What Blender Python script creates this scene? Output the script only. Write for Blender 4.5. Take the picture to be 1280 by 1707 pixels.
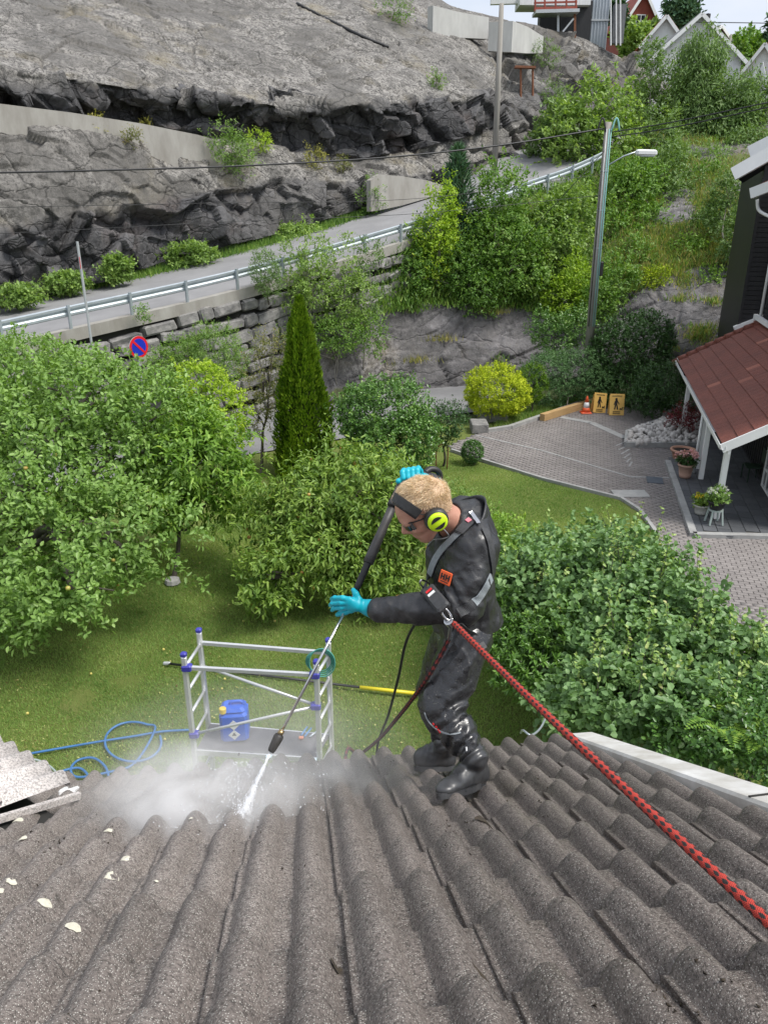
import bpy, math, numpy as np
from mathutils import Vector, Matrix
from mathutils.bvhtree import BVHTree
R = math.radians
sc = bpy.context.scene
for o in list(bpy.data.objects): bpy.data.objects.remove(o)
COL = sc.collection

# ---------------------------------------------------------------- camera
PITCH = R(21.7); CAMZ = 7.0; FPX = 1280.0
cam_d = bpy.data.cameras.new('camera'); cam = bpy.data.objects.new('camera', cam_d); COL.objects.link(cam)
cam.location = (0, 0, CAMZ); cam.rotation_euler = (R(90) - PITCH, 0, 0)
cam_d.sensor_fit = 'HORIZONTAL'; cam_d.sensor_width = 36; cam_d.lens = 36
cam_d.clip_start = 0.05; cam_d.clip_end = 3000
sc.camera = cam
# ---------------------------------------------------------------- world and sun (bright overcast)
w = bpy.data.worlds.new('World'); sc.world = w; w.use_nodes = True
nt = w.node_tree; nt.nodes.clear()
SUN_EL, SUN_ROT = R(58), R(215)
sky = nt.nodes.new('ShaderNodeTexSky'); sky.sky_type = 'NISHITA'; sky.sun_disc = False
sky.sun_elevation = SUN_EL; sky.sun_rotation = SUN_ROT; sky.air_density = 1.0; sky.dust_density = 1.5
tcn = nt.nodes.new('ShaderNodeTexCoord'); mp = nt.nodes.new('ShaderNodeMapping'); mp.inputs['Scale'].default_value = (1, 1, 3.5)
ns = nt.nodes.new('ShaderNodeTexNoise'); ns.inputs['Scale'].default_value = 3.0; ns.inputs['Detail'].default_value = 6; ns.inputs['Roughness'].default_value = .55
cr = nt.nodes.new('ShaderNodeValToRGB'); cr.color_ramp.elements[0].position = .38; cr.color_ramp.elements[1].position = .62
cr.color_ramp.elements[0].color = (.72, .72, .72, 1); cr.color_ramp.elements[1].color = (1, 1, 1, 1)
mx = nt.nodes.new('ShaderNodeMixRGB'); mx.inputs['Color2'].default_value = (5.0, 5.25, 5.8, 1)
bg = nt.nodes.new('ShaderNodeBackground'); bg.inputs['Strength'].default_value = .125
wo = nt.nodes.new('ShaderNodeOutputWorld')
for a, b in ((tcn.outputs['Generated'], mp.inputs[0]), (mp.outputs[0], ns.inputs['Vector']), (ns.outputs['Fac'], cr.inputs[0]),
             (cr.outputs[0], mx.inputs['Fac']), (sky.outputs[0], mx.inputs['Color1']), (mx.outputs[0], bg.inputs[0]), (bg.outputs[0], wo.inputs[0])):
    nt.links.new(a, b)
sl = bpy.data.lights.new('sun', 'SUN'); sun = bpy.data.objects.new('sun', sl); COL.objects.link(sun)
sl.energy = 3.1; sl.angle = R(20); sl.color = (1, .96, .9)
# light comes from the right of the camera
sdir = Vector((math.sin(R(66)) * math.cos(SUN_EL), -math.cos(R(66)) * math.cos(SUN_EL), math.sin(SUN_EL)))
sun.rotation_euler = sdir.to_track_quat('Z', 'Y').to_euler()
sky.sun_rotation = math.atan2(sdir.x, sdir.y)
vs = sc.view_settings; vs.view_transform = 'Standard'; vs.look = 'None'; vs.gamma = 1; vs.use_curve_mapping = False; vs.exposure = 0.5
sc.render.engine = 'CYCLES'
cy = sc.cycles; cy.use_denoising = True; cy.max_bounces = 8; cy.diffuse_bounces = 3; cy.glossy_bounces = 3; cy.transmission_bounces = 4
cy.transparent_max_bounces = 8; cy.volume_bounces = 6; cy.use_adaptive_sampling = True; cy.adaptive_threshold = .015
try: cy.denoising_prefilter = 'ACCURATE'
except Exception: pass

# ---------------------------------------------------------------- layout helpers
SP, CP = math.sin(PITCH), math.cos(PITCH)
def ray(px, py):
    a, b = (px - 640) / FPX, (853.5 - py) / FPX
    return np.array([a, CP + b * SP, -SP + b * CP])
def at(px, py, Y):
    d = ray(px, py); return np.array([0, 0, CAMZ]) + d * (Y / d[1])
def gp(px, py, z=0.0):
    d = ray(px, py); return np.array([0, 0, CAMZ]) + d * ((z - CAMZ) / d[2])
def depth(p): return p[1] * CP - (p[2] - CAMZ) * SP
def topx(p):
    dp = depth(p); u = p[1] * SP + (p[2] - CAMZ) * CP
    return 640 + p[0] / dp * FPX, 853.5 - u / dp * FPX
def nrm(v):
    v = np.asarray(v, float); return v / (np.linalg.norm(v, axis=-1, keepdims=True) + 1e-12)

# ---------------------------------------------------------------- numpy noise
def _hash(ix, iy, iz, seed):
    with np.errstate(over='ignore'):
        h = (ix.astype(np.uint32) * np.uint32(374761393) + iy.astype(np.uint32) * np.uint32(668265263)
             + iz.astype(np.uint32) * np.uint32(2147483647) + np.uint32((seed * 3266489917) & 0xffffffff))
        h = (h ^ (h >> np.uint32(13))) * np.uint32(1274126177)
        h = (h ^ (h >> np.uint32(16))) * np.uint32(2246822519)
        h = h ^ (h >> np.uint32(15))
    return h.astype(np.float64) / 4294967295.0
def vnoise(p, seed=0):
    p = np.asarray(p, float); i = np.floor(p).astype(np.int64); f = p - i; f = f * f * (3 - 2 * f)
    r = 0
    for dx in (0, 1):
        for dy in (0, 1):
            for dz in (0, 1):
                wgt = (f[..., 0] if dx else 1 - f[..., 0]) * (f[..., 1] if dy else 1 - f[..., 1]) * (f[..., 2] if dz else 1 - f[..., 2])
                r = r + wgt * _hash(i[..., 0] + dx, i[..., 1] + dy, i[..., 2] + dz, seed)
    return r * 2 - 1
def fbm(p, seed=0, oct=4, gain=.5):
    p = np.asarray(p, float); a, s, r = 1.0, 1.0, 0
    for k in range(oct):
        r = r + a * vnoise(p * s + 17.3 * k, seed + k); s *= 2.03; a *= gain
    return r
def facet(p, scale, seed, tilt=.7):
    """piecewise planar offsets: every Voronoi cell gets its own tilted plane (broken rock)"""
    q = np.asarray(p, float) / scale; i = np.floor(q).astype(np.int64)
    best = np.full(q.shape[0], 1e9); val = np.zeros(q.shape[0]); sec = np.full(q.shape[0], 1e9)
    for dx in (-1, 0, 1):
        for dy in (-1, 0, 1):
            for dz in (-1, 0, 1):
                c = i + np.array([dx, dy, dz])
                j = np.stack([_hash(c[:, 0], c[:, 1], c[:, 2], seed + k) for k in range(3)], 1)
                d = q - (c + j); dd = (d * d).sum(1)
                g = np.stack([_hash(c[:, 0], c[:, 1], c[:, 2], seed + 5 + k) for k in range(4)], 1) * 2 - 1
                v = g[:, 3] * .6 + (g[:, :3] * d).sum(1) * tilt
                m = dd < best
                sec = np.where(m, best, np.minimum(sec, dd)); val = np.where(m, v, val); best = np.where(m, dd, best)
    return val, np.sqrt(sec) - np.sqrt(best)

# ---------------------------------------------------------------- material helpers
def N(nt, typ, ins=None, **props):
    n = nt.nodes.new('ShaderNode' + typ)
    for k, v in props.items(): setattr(n, k, v)
    for k, v in (ins or {}).items():
        s = n.inputs[k]
        if isinstance(v, bpy.types.NodeSocket): nt.links.new(v, s)
        else: s.default_value = v
    return n
def c4(c): return (c[0], c[1], c[2], 1)
def ramp(nt, fac, stops):
    n = nt.nodes.new('ShaderNodeValToRGB'); nt.links.new(fac, n.inputs[0]); e = n.color_ramp.elements
    while len(e) < len(stops): e.new(.5)
    for el, (p, c) in zip(e, stops):
        el.position = p; el.color = c4(c) if not isinstance(c, (int, float)) else (c, c, c, 1)
    return n.outputs[0]
def mixc(nt, fac, a, b, blend='MIX'):
    n = nt.nodes.new('ShaderNodeMixRGB'); n.blend_type = blend
    for k, v in (('Fac', fac), ('Color1', a), ('Color2', b)):
        if isinstance(v, bpy.types.NodeSocket): nt.links.new(v, n.inputs[k])
        else: n.inputs[k].default_value = v if isinstance(v, (int, float)) else c4(v)
    return n.outputs[0]
def new_mat(name):
    m = bpy.data.materials.new(name); m.use_nodes = True; t = m.node_tree
    b = t.nodes['Principled BSDF']; return m, t, b
def posn(t): return N(t, 'NewGeometry').outputs['Position']
def noise(t, vec, scale, detail=4, rough=.6, dist=0):
    return N(t, 'TexNoise', {'Vector': vec, 'Scale': scale, 'Detail': detail, 'Roughness': rough, 'Distortion': dist}).outputs['Fac']
def bump(t, b, h, strength, dist=.01, prev=None):
    n = N(t, 'Bump', {'Height': h, 'Strength': strength, 'Distance': dist})
    if prev is not None: t.links.new(prev.outputs[0], n.inputs['Normal'])
    t.links.new(n.outputs[0], b.inputs['Normal']); return n
def M(name, c, c2=None, scale=3, rough=.6, bmp=0, bscale=60, metal=0, spec=.5, dist=.005, rvar=0, stretch=None, emit=None):
    m, t, b = new_mat(name); p = posn(t)
    if stretch: p = N(t, 'Mapping', {'Vector': p, 'Scale': stretch}).outputs[0]
    if c2 is not None:
        f = noise(t, p, scale, 6, .65)
        t.links.new(ramp(t, f, [(.3, c), (.7, c2)]), b.inputs['Base Color'])
        if rvar:
            t.links.new(ramp(t, f, [(.3, max(0, rough - rvar)), (.7, min(1, rough + rvar))]), b.inputs['Roughness'])
    else: b.inputs['Base Color'].default_value = c4(c)
    if not rvar: b.inputs['Roughness'].default_value = rough
    b.inputs['Metallic'].default_value = metal; b.inputs['Specular IOR Level'].default_value = spec
    if bmp: bump(t, b, noise(t, p, bscale, 5, .65), bmp, dist)
    return m
def leafmat(name, cols, trans=.3, rough=.45, spec=.35, gain=1.25):
    m, t, b = new_mat(name)
    a = N(t, 'Attribute', attribute_name='lv').outputs['Fac']
    cols = [[min(.9, x * gain) for x in c] for c in cols]; k = len(cols)
    col = ramp(t, a, [(i / (k - 1), c) for i, c in enumerate(cols)])
    t.links.new(col, b.inputs['Base Color']); b.inputs['Roughness'].default_value = rough; b.inputs['Specular IOR Level'].default_value = spec
    tr = N(t, 'BsdfTranslucent', {'Color': mixc(t, 1.0, col, (1.25, 1.3, .5), 'MULTIPLY')})
    ms = N(t, 'MixShader', {'Fac': trans, 1: b.outputs[0], 2: tr.outputs[0]})
    t.links.new(ms.outputs[0], t.nodes['Material Output'].inputs['Surface']); return m

# ---------------------------------------------------------------- object helpers
def put(name, me, mat=None, parent=None, loc=None, smooth=False):
    o = bpy.data.objects.new(name, me); COL.objects.link(o)
    if mat is not None and len(me.materials) == 0:
        for mm in (mat if isinstance(mat, (list, tuple)) else [mat]): me.materials.append(mm)
    if smooth: me.polygons.foreach_set('use_smooth', np.ones(len(me.polygons), bool))
    if parent is not None:
        o.parent = parent; o.matrix_parent_inverse = Matrix.Translation(-Vector(parent.location))
    if loc is not None: o.location = loc
    return o
def mesh(name, v, f, mat=None, parent=None, smooth=False):
    me = bpy.data.meshes.new(name); me.from_pydata([tuple(map(float, x)) for x in v], [], [tuple(int(i) for i in q) for q in f]); me.update()
    return put(name, me, mat, parent, None, smooth)
def npmesh(name, V, F, mat=None, parent=None, smooth=False, attrs=None):
    """V (n,3), F (m,k) constant corner count: fast path"""
    V = np.ascontiguousarray(V, np.float32); F = np.ascontiguousarray(F, np.int32); m, k = F.shape
    me = bpy.data.meshes.new(name); me.vertices.add(len(V)); me.vertices.foreach_set('co', V.ravel())
    me.loops.add(m * k); me.loops.foreach_set('vertex_index', F.ravel())
    me.polygons.add(m); me.polygons.foreach_set('loop_start', np.arange(m, dtype=np.int32) * k)
    try: me.polygons.foreach_set('loop_total', np.full(m, k, np.int32))
    except Exception: pass
    for nm, val in (attrs or {}).items():
        a = me.attributes.new(nm, 'FLOAT', 'POINT'); a.data.foreach_set('value', np.ascontiguousarray(val, np.float32))
    me.update(calc_edges=True); me.validate()
    return put(name, me, mat, parent, None, smooth)
def thing(name, label, cat, loc=(0, 0, 0), group=None):
    o = bpy.data.objects.new(name, None); COL.objects.link(o); o.location = tuple(map(float, loc)); o.empty_display_size = .1
    return tag(o, label, cat, group)
def tag(o, label=None, cat=None, group=None, kind=None):
    for k, v in (('label', label), ('category', cat), ('group', group), ('kind', kind)):
        if v: o[k] = v
    return o
class MB:
    def __init__(s): s.v = []; s.f = []
    def add(s, v, f):
        n = len(s.v); s.v += [tuple(map(float, x)) for x in v]; s.f += [tuple(i + n for i in q) for q in f]; return s
    def box(s, c, size, ax=None):
        ax = np.eye(3) if ax is None else np.asarray(ax, float); h = np.asarray(size, float) / 2; c = np.asarray(c, float)
        v = [c + ax[0] * h[0] * x + ax[1] * h[1] * y + ax[2] * h[2] * z for z in (-1, 1) for y in (-1, 1) for x in (-1, 1)]
        return s.add(v, [(0, 2, 3, 1), (4, 5, 7, 6), (0, 1, 5, 4), (2, 6, 7, 3), (0, 4, 6, 2), (1, 3, 7, 5)])
    def cbox(s, c, size, ax=None, b=.004):
        """chamfered box (top and bottom rims stepped in)"""
        ax = np.eye(3) if ax is None else np.asarray(ax, float); h = np.asarray(size, float) / 2; c = np.asarray(c, float); v = []
        for z, k in ((-h[2], b), (-h[2] + b, 0), (h[2] - b, 0), (h[2], b)):
            x, y = h[0] - k, h[1] - k
            for sx, sy in ((-x, -y + b), (-x + b, -y), (x - b, -y), (x, -y + b), (x, y - b), (x - b, y), (-x + b, y), (-x, y - b)):
                v.append(c + ax[0] * sx + ax[1] * sy + ax[2] * z)
        f = [tuple(range(7, -1, -1)), tuple(range(24, 32))]
        for r in range(3):
            for i in range(8): j = (i + 1) % 8; f.append((r * 8 + i, r * 8 + j, r * 8 + 8 + j, r * 8 + 8 + i))
        return s.add(v, f)
    def bar(s, a, b, wdt, hgt, up=(0, 0, 1)):
        a, b = np.asarray(a, float), np.asarray(b, float); d = b - a; L = np.linalg.norm(d); d = d / L
        u = np.asarray(up, float); x = np.cross(d, u)
        if np.linalg.norm(x) < 1e-3: x = np.cross(d, (0, 1, 0))
        x = nrm(x); u = np.cross(x, d); return s.box((a + b) / 2, (L, wdt, hgt), (d, x, u))
    def tube(s, pts, rad, n=8, cap=True):
        P = np.asarray(pts, float); k = len(P); rad = np.full(k, rad, float) if np.isscalar(rad) else np.asarray(rad, float)
        T = np.gradient(P, axis=0); T = nrm(T); ref = np.array([0, 0, 1.]) if abs(T[0][2]) < .9 else np.array([1., 0, 0])
        x = nrm(np.cross(T[0], ref)); v = []
        for i in range(k):
            x = nrm(x - T[i] * np.dot(x, T[i])); y = np.cross(T[i], x)
            for j in range(n):
                a = 2 * math.pi * j / n; v.append(P[i] + rad[i] * (math.cos(a) * x + math.sin(a) * y))
        f = [(i * n + j, i * n + (j + 1) % n, (i + 1) * n + (j + 1) % n, (i + 1) * n + j) for i in range(k - 1) for j in range(n)]
        if cap: f += [tuple(range(n - 1, -1, -1)), tuple((k - 1) * n + j for j in range(n))]
        return s.add(v, f)
    def lathe(s, prof, c=(0, 0, 0), n=16, ax=None):
        ax = np.eye(3) if ax is None else np.asarray(ax, float); c = np.asarray(c, float)
        v = [c + ax[0] * r * math.cos(2 * math.pi * j / n) + ax[1] * r * math.sin(2 * math.pi * j / n) + ax[2] * z for r, z in prof for j in range(n)]
        k = len(prof); f = [(i * n + j, i * n + (j + 1) % n, (i + 1) * n + (j + 1) % n, (i + 1) * n + j) for i in range(k - 1) for j in range(n)]
        f += [tuple(range(n - 1, -1, -1)), tuple((k - 1) * n + j for j in range(n))]
        return s.add(v, f)
    def prism(s, poly, n, t):
        """planar polygon extruded by t along n"""
        P = [np.asarray(p, float) for p in poly]; n = np.asarray(n, float) * t; k = len(P)
        return s.add(P + [p + n for p in P], [tuple(range(k - 1, -1, -1)), tuple(range(k, 2 * k))] + [(i, (i + 1) % k, k + (i + 1) % k, k + i) for i in range(k)])
    def put(s, name, mat, parent=None, smooth=False): return mesh(name, s.v, s.f, mat, parent, smooth)
def axes_from(d, up=(0, 0, 1)):
    d = nrm(d); x = np.cross(up, d)
    if np.linalg.norm(x) < 1e-4: x = np.cross((0, 1, 0), d)
    x = nrm(x); return np.array([x, np.cross(d, x), d])
def struct(o): o['kind'] = 'structure'; return o
def smooth_path(P, n):
    """Catmull-Rom through P, n samples per span"""
    P = [np.asarray(p, float) for p in P]; P = [2 * P[0] - P[1]] + P + [2 * P[-1] - P[-2]]; out = []
    for i in range(1, len(P) - 2):
        for k in range(n):
            t = k / n; a, b, c, d = P[i - 1], P[i], P[i + 1], P[i + 2]
            out.append(.5 * ((2 * b) + (c - a) * t + (2 * a - 5 * b + 4 * c - d) * t * t + (3 * b - a - 3 * c + d) * t ** 3))
    out.append(P[-2]); return np.array(out)
# ================================================================ the ground, road and rock
m_ground = M('meadow_ground', (.05, .07, .02), (.09, .11, .035), 1.5, .95, .6, 12, dist=.05)
g = mesh('ground', [(-900, -300, -.06), (900, -300, -.06), (900, 1500, -.06), (-900, 1500, -.06)], [(0, 1, 2, 3)], m_ground); struct(g)

def lawn_mat():
    m, t, b = new_mat('lawn_turf'); p = posn(t)
    n1 = noise(t, p, .9, 5, .6); n2 = noise(t, p, 9, 5, .7); n3 = noise(t, p, 70, 3, .7)
    c = ramp(t, n1, [(.3, (.10, .155, .034)), (.52, (.155, .20, .05)), (.72, (.21, .20, .085))])
    c = mixc(t, .6, c, ramp(t, n2, [(.3, (.07, .10, .02)), (.7, (.18, .21, .06))]))
    c = mixc(t, .5, c, ramp(t, n3, [(.3, (.05, .075, .016)), (.7, (.22, .26, .08))]))
    t.links.new(c, b.inputs['Base Color']); b.inputs['Roughness'].default_value = .95; b.inputs['Specular IOR Level'].default_value = .1
    bump(t, b, n3, .8, .03); return m
m_lawn = lawn_mat()
gx = np.linspace(-24, 14, 96); gy = np.linspace(3, 26, 60); GX, GY = np.meshgrid(gx, gy, indexing='ij')
def lawn_z(x, y): return .03 * vnoise(np.stack([np.asarray(x) * .6, np.asarray(y) * .6, np.zeros_like(np.asarray(x, float))], -1), 3)
V = np.stack([GX, GY, lawn_z(GX, GY) - .02], -1).reshape(-1, 3)
def grid_faces(a, b):
    i, j = np.meshgrid(np.arange(a - 1), np.arange(b - 1), indexing='ij'); i = i.ravel(); j = j.ravel()
    return np.stack([i * b + j, (i + 1) * b + j, (i + 1) * b + j + 1, i * b + j + 1], 1)
o = npmesh('lawn', V, grid_faces(96, 60), m_lawn, smooth=True); struct(o)

# ---- asphalt
m_asph = M('asphalt', (.20, .20, .205), (.27, .27, .275), .6, .9, .5, 90, dist=.004, spec=.25)
m_asph2 = M('asphalt_lane', (.17, .17, .175), (.23, .23, .235), .8, .9, .4, 90, dist=.004, spec=.25)
RP = [(-20, 13.6, 1.9), (-14, 19.2, 2.8), (-9.7, 23.3, 3.5), (-4.75, 28, 4.36), (1.5, 33.9, 5.85), (6.5, 38.7, 7.35), (9.3, 41.3, 8.2), (12.5, 45.5, 9.5), (17.7, 55, 12.1), (21, 64, 14.5)]
RD = smooth_path(RP, 14)
seg = np.r_[0, np.cumsum(np.linalg.norm(np.diff(RD, axis=0), axis=1))]
def road(s):
    return np.array([np.interp(s, seg, RD[:, k]) for k in range(3)])
def road_t(s):
    d = road(s + .3) - road(s - .3); return nrm(d)
def road_n(s):
    t = road_t(s); return nrm(np.array([-t[1], t[0], 0]))       # towards the cliff
SL = seg[-1]
ss = np.linspace(0, SL, 120); wd = np.linspace(.12, 7.2, 6)
V = np.array([[road(s) + road_n(s) * q for q in wd] for s in ss]).reshape(-1, 3)
struct(npmesh('road', V, grid_faces(120, 6)[:, ::-1], m_asph, smooth=True))
# lower lane behind the garden
near = [(-16, 14), (-8.5, 19.2), (-4.5, 22.0), (-1.0, 24.2), (1.6, 26.6), (3.6, 27.6), (4.1, 29)]
far = [(-19, 18.5), (-12, 23.5), (-6.5, 27.6), (-2.5, 29.6), (0, 31.2), (3, 32.4), (7, 33)]
V = [(x, y, .025) for x, y in near] + [(x, y, .025) for x, y in far]; k = len(near)
struct(mesh('lane', V, [(i, i + 1, k + i + 1, k + i) for i in range(k - 1)], m_asph2))

# ---- rock material: lichen-grey skin, dark freshly broken faces (attribute fr), grass pockets (attribute gr)
def rock_mat(name, light, dark, grass=None, ax=(.8, .8, 1.3), web=1.0):
    m, t, b = new_mat(name); p = posn(t)
    fr = N(t, 'Attribute', attribute_name='fr').outputs['Fac']
    n1 = noise(t, p, .35, 5, .6); n2 = noise(t, p, 2.2, 8, .75, .6); n3 = noise(t, p, 8, 6, .8); n4 = noise(t, p, 24, 4, .8)
    wob = N(t, 'TexNoise', {'Vector': p, 'Scale': 1.2, 'Detail': 4}).outputs['Color']; pw = N(t, 'VectorMath', {0: p, 1: N(t, 'VectorMath', {0: wob, 1: (.7, .7, .7)}, operation='MULTIPLY').outputs[0]}, operation='ADD').outputs[0]
    pm = N(t, 'Mapping', {'Vector': pw, 'Rotation': (0, .5, .3), 'Scale': ax}).outputs[0]
    cell = N(t, 'SeparateColor', {0: N(t, 'TexVoronoi', {'Vector': pm, 'Scale': 1.25}).outputs['Color']}).outputs[0]
    edge = N(t, 'TexVoronoi', {'Vector': pm, 'Scale': 1.25}, feature='DISTANCE_TO_EDGE').outputs['Distance']
    edge2 = N(t, 'TexVoronoi', {'Vector': N(t, 'Mapping', {'Vector': pw, 'Rotation': (0, .6, .3), 'Scale': (.25, .5, 1.0)}).outputs[0], 'Scale': .8}, feature='DISTANCE_TO_EDGE').outputs['Distance']
    L = ramp(t, n2, [(.36, [x * .42 for x in light]), (.46, light), (.56, [x * 1.45 for x in light]), (.66, [x * .8 for x in light])])
    nm_ = noise(t, p, .9, 7, .78, 1.2); L = mixc(t, ramp(t, nm_, [(.49, 0.0), (.56, .8)]), L, [x * .38 for x in light]); L = mixc(t, ramp(t, nm_, [(.36, .6), (.43, 0.0)]), L, [x * 1.5 for x in light])
    L = mixc(t, ramp(t, n3, [(.50, 0.0), (.555, .92)]), L, [x * .18 for x in light])             # dark lichen specks
    L = mixc(t, ramp(t, n4, [(.54, 0.0), (.62, .7)]), L, [x * 1.8 for x in light])
    L = mixc(t, ramp(t, n1, [(.53, 0.0), (.68, .6)]), L, (.20, .17, .10))                    # ochre lichen
    nb = noise(t, p, .16, 5, .6, 1.0); L = mixc(t, ramp(t, nb, [(.44, 0.0), (.58, .75)]), L, [x * .48 for x in light])
    L = mixc(t, ramp(t, edge2, [(.0, .8), (.013, 0.0)]), L, [x * .12 for x in light])           # long joints
    D = ramp(t, cell, [(0, [x * .45 for x in dark]), (.5, dark), (1, [x * 2.0 for x in dark])])
    D = mixc(t, .5, D, ramp(t, n2, [(.35, [x * .35 for x in dark]), (.52, dark), (.66, [x * 2.6 for x in dark])]))
    D = mixc(t, ramp(t, n3, [(.56, 0.0), (.66, .6)]), D, [x * 3.0 for x in dark])
    D = mixc(t, ramp(t, n1, [(.55, 0.0), (.7, .5)]), D, (.12, .09, .078))
    D = mixc(t, ramp(t, edge, [(.0, .8 * web), (.03, 0.0)]), D, [x * .15 for x in dark])  # crack lines darkened in the colour for soil and shade
    st = noise(t, N(t, 'Mapping', {'Vector': p, 'Scale': (2.6, 2.6, .16)}).outputs[0], 1.0, 5, .7)
    D = mixc(t, ramp(t, st, [(.55, 0.0), (.68, .75)]), D, (.016, .016, .018)); D = mixc(t, ramp(t, st, [(.27, .5), (.36, 0.0)]), D, (.24, .22, .20))   # seepage streaks
    L = mixc(t, ramp(t, st, [(.56, 0.0), (.66, .55)]), L, [x * .3 for x in light])
    c = mixc(t, fr, L, D)
    if grass is not None:
        gr = N(t, 'Attribute', attribute_name='gr').outputs['Fac']
        c = mixc(t, gr, c, ramp(t, n3, [(.3, [x * .55 for x in grass]), (.5, grass), (.7, (grass[0] * 1.9, grass[1] * 1.45, grass[2] * 1.2))]))
    t.links.new(c, b.inputs['Base Color']); b.inputs['Roughness'].default_value = .75; b.inputs['Specular IOR Level'].default_value = .35
    hc = N(t, 'Math', {0: cell, 1: fr}, operation='MULTIPLY').outputs[0]
    b0 = bump(t, b, hc, .5, .25); b1 = bump(t, b, n3, .7, .09, b0); b2 = bump(t, b, N(t, 'Math', {0: ramp(t, edge, [(.0, 0.0), (.05, 1.0)]), 1: fr}, operation='MULTIPLY').outputs[0], .6 * web, .08, b1); bump(t, b, ramp(t, edge2, [(.0, 0.0), (.025, 1.0)]), .45, .11, b2); return m
m_rock = rock_mat('cliff_rock', (.225, .215, .20), (.070, .069, .071))
m_slab = rock_mat('hill_rock', (.25, .24, .24), (.125, .12, .125), (.085, .105, .03), (.35, .35, .9), .35)

def sheet(cols, nu, nv):
    """control columns {px: [(py, Y) ...]} -> smooth grid of points, rows from bottom to top"""
    xs = sorted(cols); C = np.array([[at(x, y, Y) for y, Y in cols[x]] for x in xs])
    nr = C.shape[1]; u = np.linspace(0, len(xs) - 1, nu); v = np.linspace(0, nr - 1, nv)
    def interp(A, q, ax):
        i = np.clip(np.floor(q).astype(int), 0, A.shape[ax] - 2); f = q - i
        sh = [1] * A.ndim; sh[ax] = -1; f = f.reshape(sh)
        return np.take(A, i, ax) * (1 - f) + np.take(A, i + 1, ax) * f
    G = interp(interp(C, u, 0), v, 1)
    return G, np.broadcast_to(v, (nu, nv))
def grid_normals(G):
    du = np.gradient(G, axis=0); dv = np.gradient(G, axis=1); n = nrm(np.cross(du, dv)); return n
CL = {
 -260: [(610, 24), (520, 25), (380, 26), (270, 28), (250, 30), (215, 30.3), (150, 29.5), (70, 34), (-20, 40), (-140, 50)],
 -120: [(545, 26.3), (450, 27), (335, 27.8), (226, 29.5), (212, 31.5), (195, 32), (130, 31), (60, 35), (-20, 41), (-140, 51)],
 0:    [(512, 28.5), (410, 29.3), (300, 30), (213, 31.5), (202, 33.5), (180, 34), (116, 33), (60, 36.5), (-20, 42), (-140, 53)],
 150:  [(475, 31.3), (400, 31.8), (305, 32.6), (222, 34), (210, 36), (190, 36.3), (134, 35.2), (70, 39), (-10, 45), (-130, 56)],
 300:  [(428, 34.8), (370, 35.2), (292, 36), (240, 37.3), (230, 39), (205, 39.3), (158, 38.2), (80, 43), (-5, 50), (-120, 61)],
 450:  [(392, 38), (335, 38.5), (275, 39.3), (252, 41), (244, 42), (215, 42.2), (172, 41), (90, 46), (0, 54), (-120, 66)],
 600:  [(348, 41.8), (320, 42), (290, 42.8), (278, 44), (268, 44.5), (238, 44.6), (172, 43.3), (90, 49), (0, 57), (-100, 68)],
 750:  [(312, 46), (290, 46.2), (270, 46.6), (255, 46.8), (240, 47), (215, 47), (165, 47.5), (100, 53), (40, 59), (8, 64)],
 880:  [(272, 50.5), (250, 51), (230, 51.5), (212, 52), (195, 52.5), (178, 53), (150, 55), (115, 58.5), (85, 62), (40, 66)],
 960:  [(262, 54.5), (240, 55), (222, 55.5), (205, 56), (188, 57), (170, 58), (140, 60.5), (112, 63), (80, 66), (58, 69)],
 1065: [(238, 60), (222, 60.5), (206, 61), (192, 62), (176, 63), (164, 64), (148, 65), (134, 66.5), (118, 68), (106, 70)],
 1120: [(232, 62), (222, 62.5), (212, 63), (202, 64), (194, 65), (186, 66), (178, 67), (170, 68), (160, 70), (150, 73)]}
nu, nv = 820, 440
G, vv = sheet(CL, nu, nv); 
# soften the control creases a little, then displace
for _ in range(4): G[:, 1:-1] = (G[:, :-2] + 2 * G[:, 1:-1] + G[:, 2:]) / 4; G[1:-1] = (G[:-2] + 2 * G[1:-1] + G[2:]) / 4
nn = grid_normals(G); nn = np.where((nn[..., 1] > 0)[..., None], -nn, nn)
P = G.reshape(-1, 3); v = vv.reshape(-1) + .22 * fbm(P * .45, 11, 3)
dark_low = np.clip((2.0 - v) / .45, 0, 1) * np.clip((P[:, 0] + 12 + 10) / 1 , 0, 1)
xpx = np.repeat(np.linspace(0, len(CL) - 1, nu), nv); xs_ = np.array(sorted(CL)); xpx = np.interp(xpx, np.arange(len(xs_)), xs_)
lowmask = np.interp(xpx, [0, 350, 470, 600], [1, 1, .6, .75])
dark_low = np.clip((1.5 - v + .35 * np.interp(xpx, [-200, 150, 300, 420], [0, 0, .6, .4])) / .25, 0, 1) * lowmask
band = np.clip((v - 3.95) / .2, 0, 1) * np.clip((6.05 - v) / .18, 0, 1)
slabm = np.clip((v - 5.9) / .3, 0, 1)
right = np.clip((xpx - 780) / 80, 0, 1)
fr = np.clip(np.maximum(dark_low, band) * (1 - .35 * right) + right * .35 * np.clip(fbm(P * .5, 33, 3) + .3, 0, 1), 0, 1)
f1, e1 = facet(P * (1, 1, 1.25), 2.4, 5, 1.25); f2, e2 = facet(P * (1, 1, 1.1), .85, 9, 1.0)
sp_ = P @ np.array([[.8, .2, .55], [.2, 1, .1], [-.5, .1, .85]]).T * (.35, 1, 1.2)
f3, e3 = facet(sp_, 3.4, 21, .5); f4, e4 = facet(sp_ + 31, 1.1, 25, .5)
rough_amt = np.maximum(fr, .25 * (1 - slabm)); rough_amt = np.maximum(rough_amt, right * .7)
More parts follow.
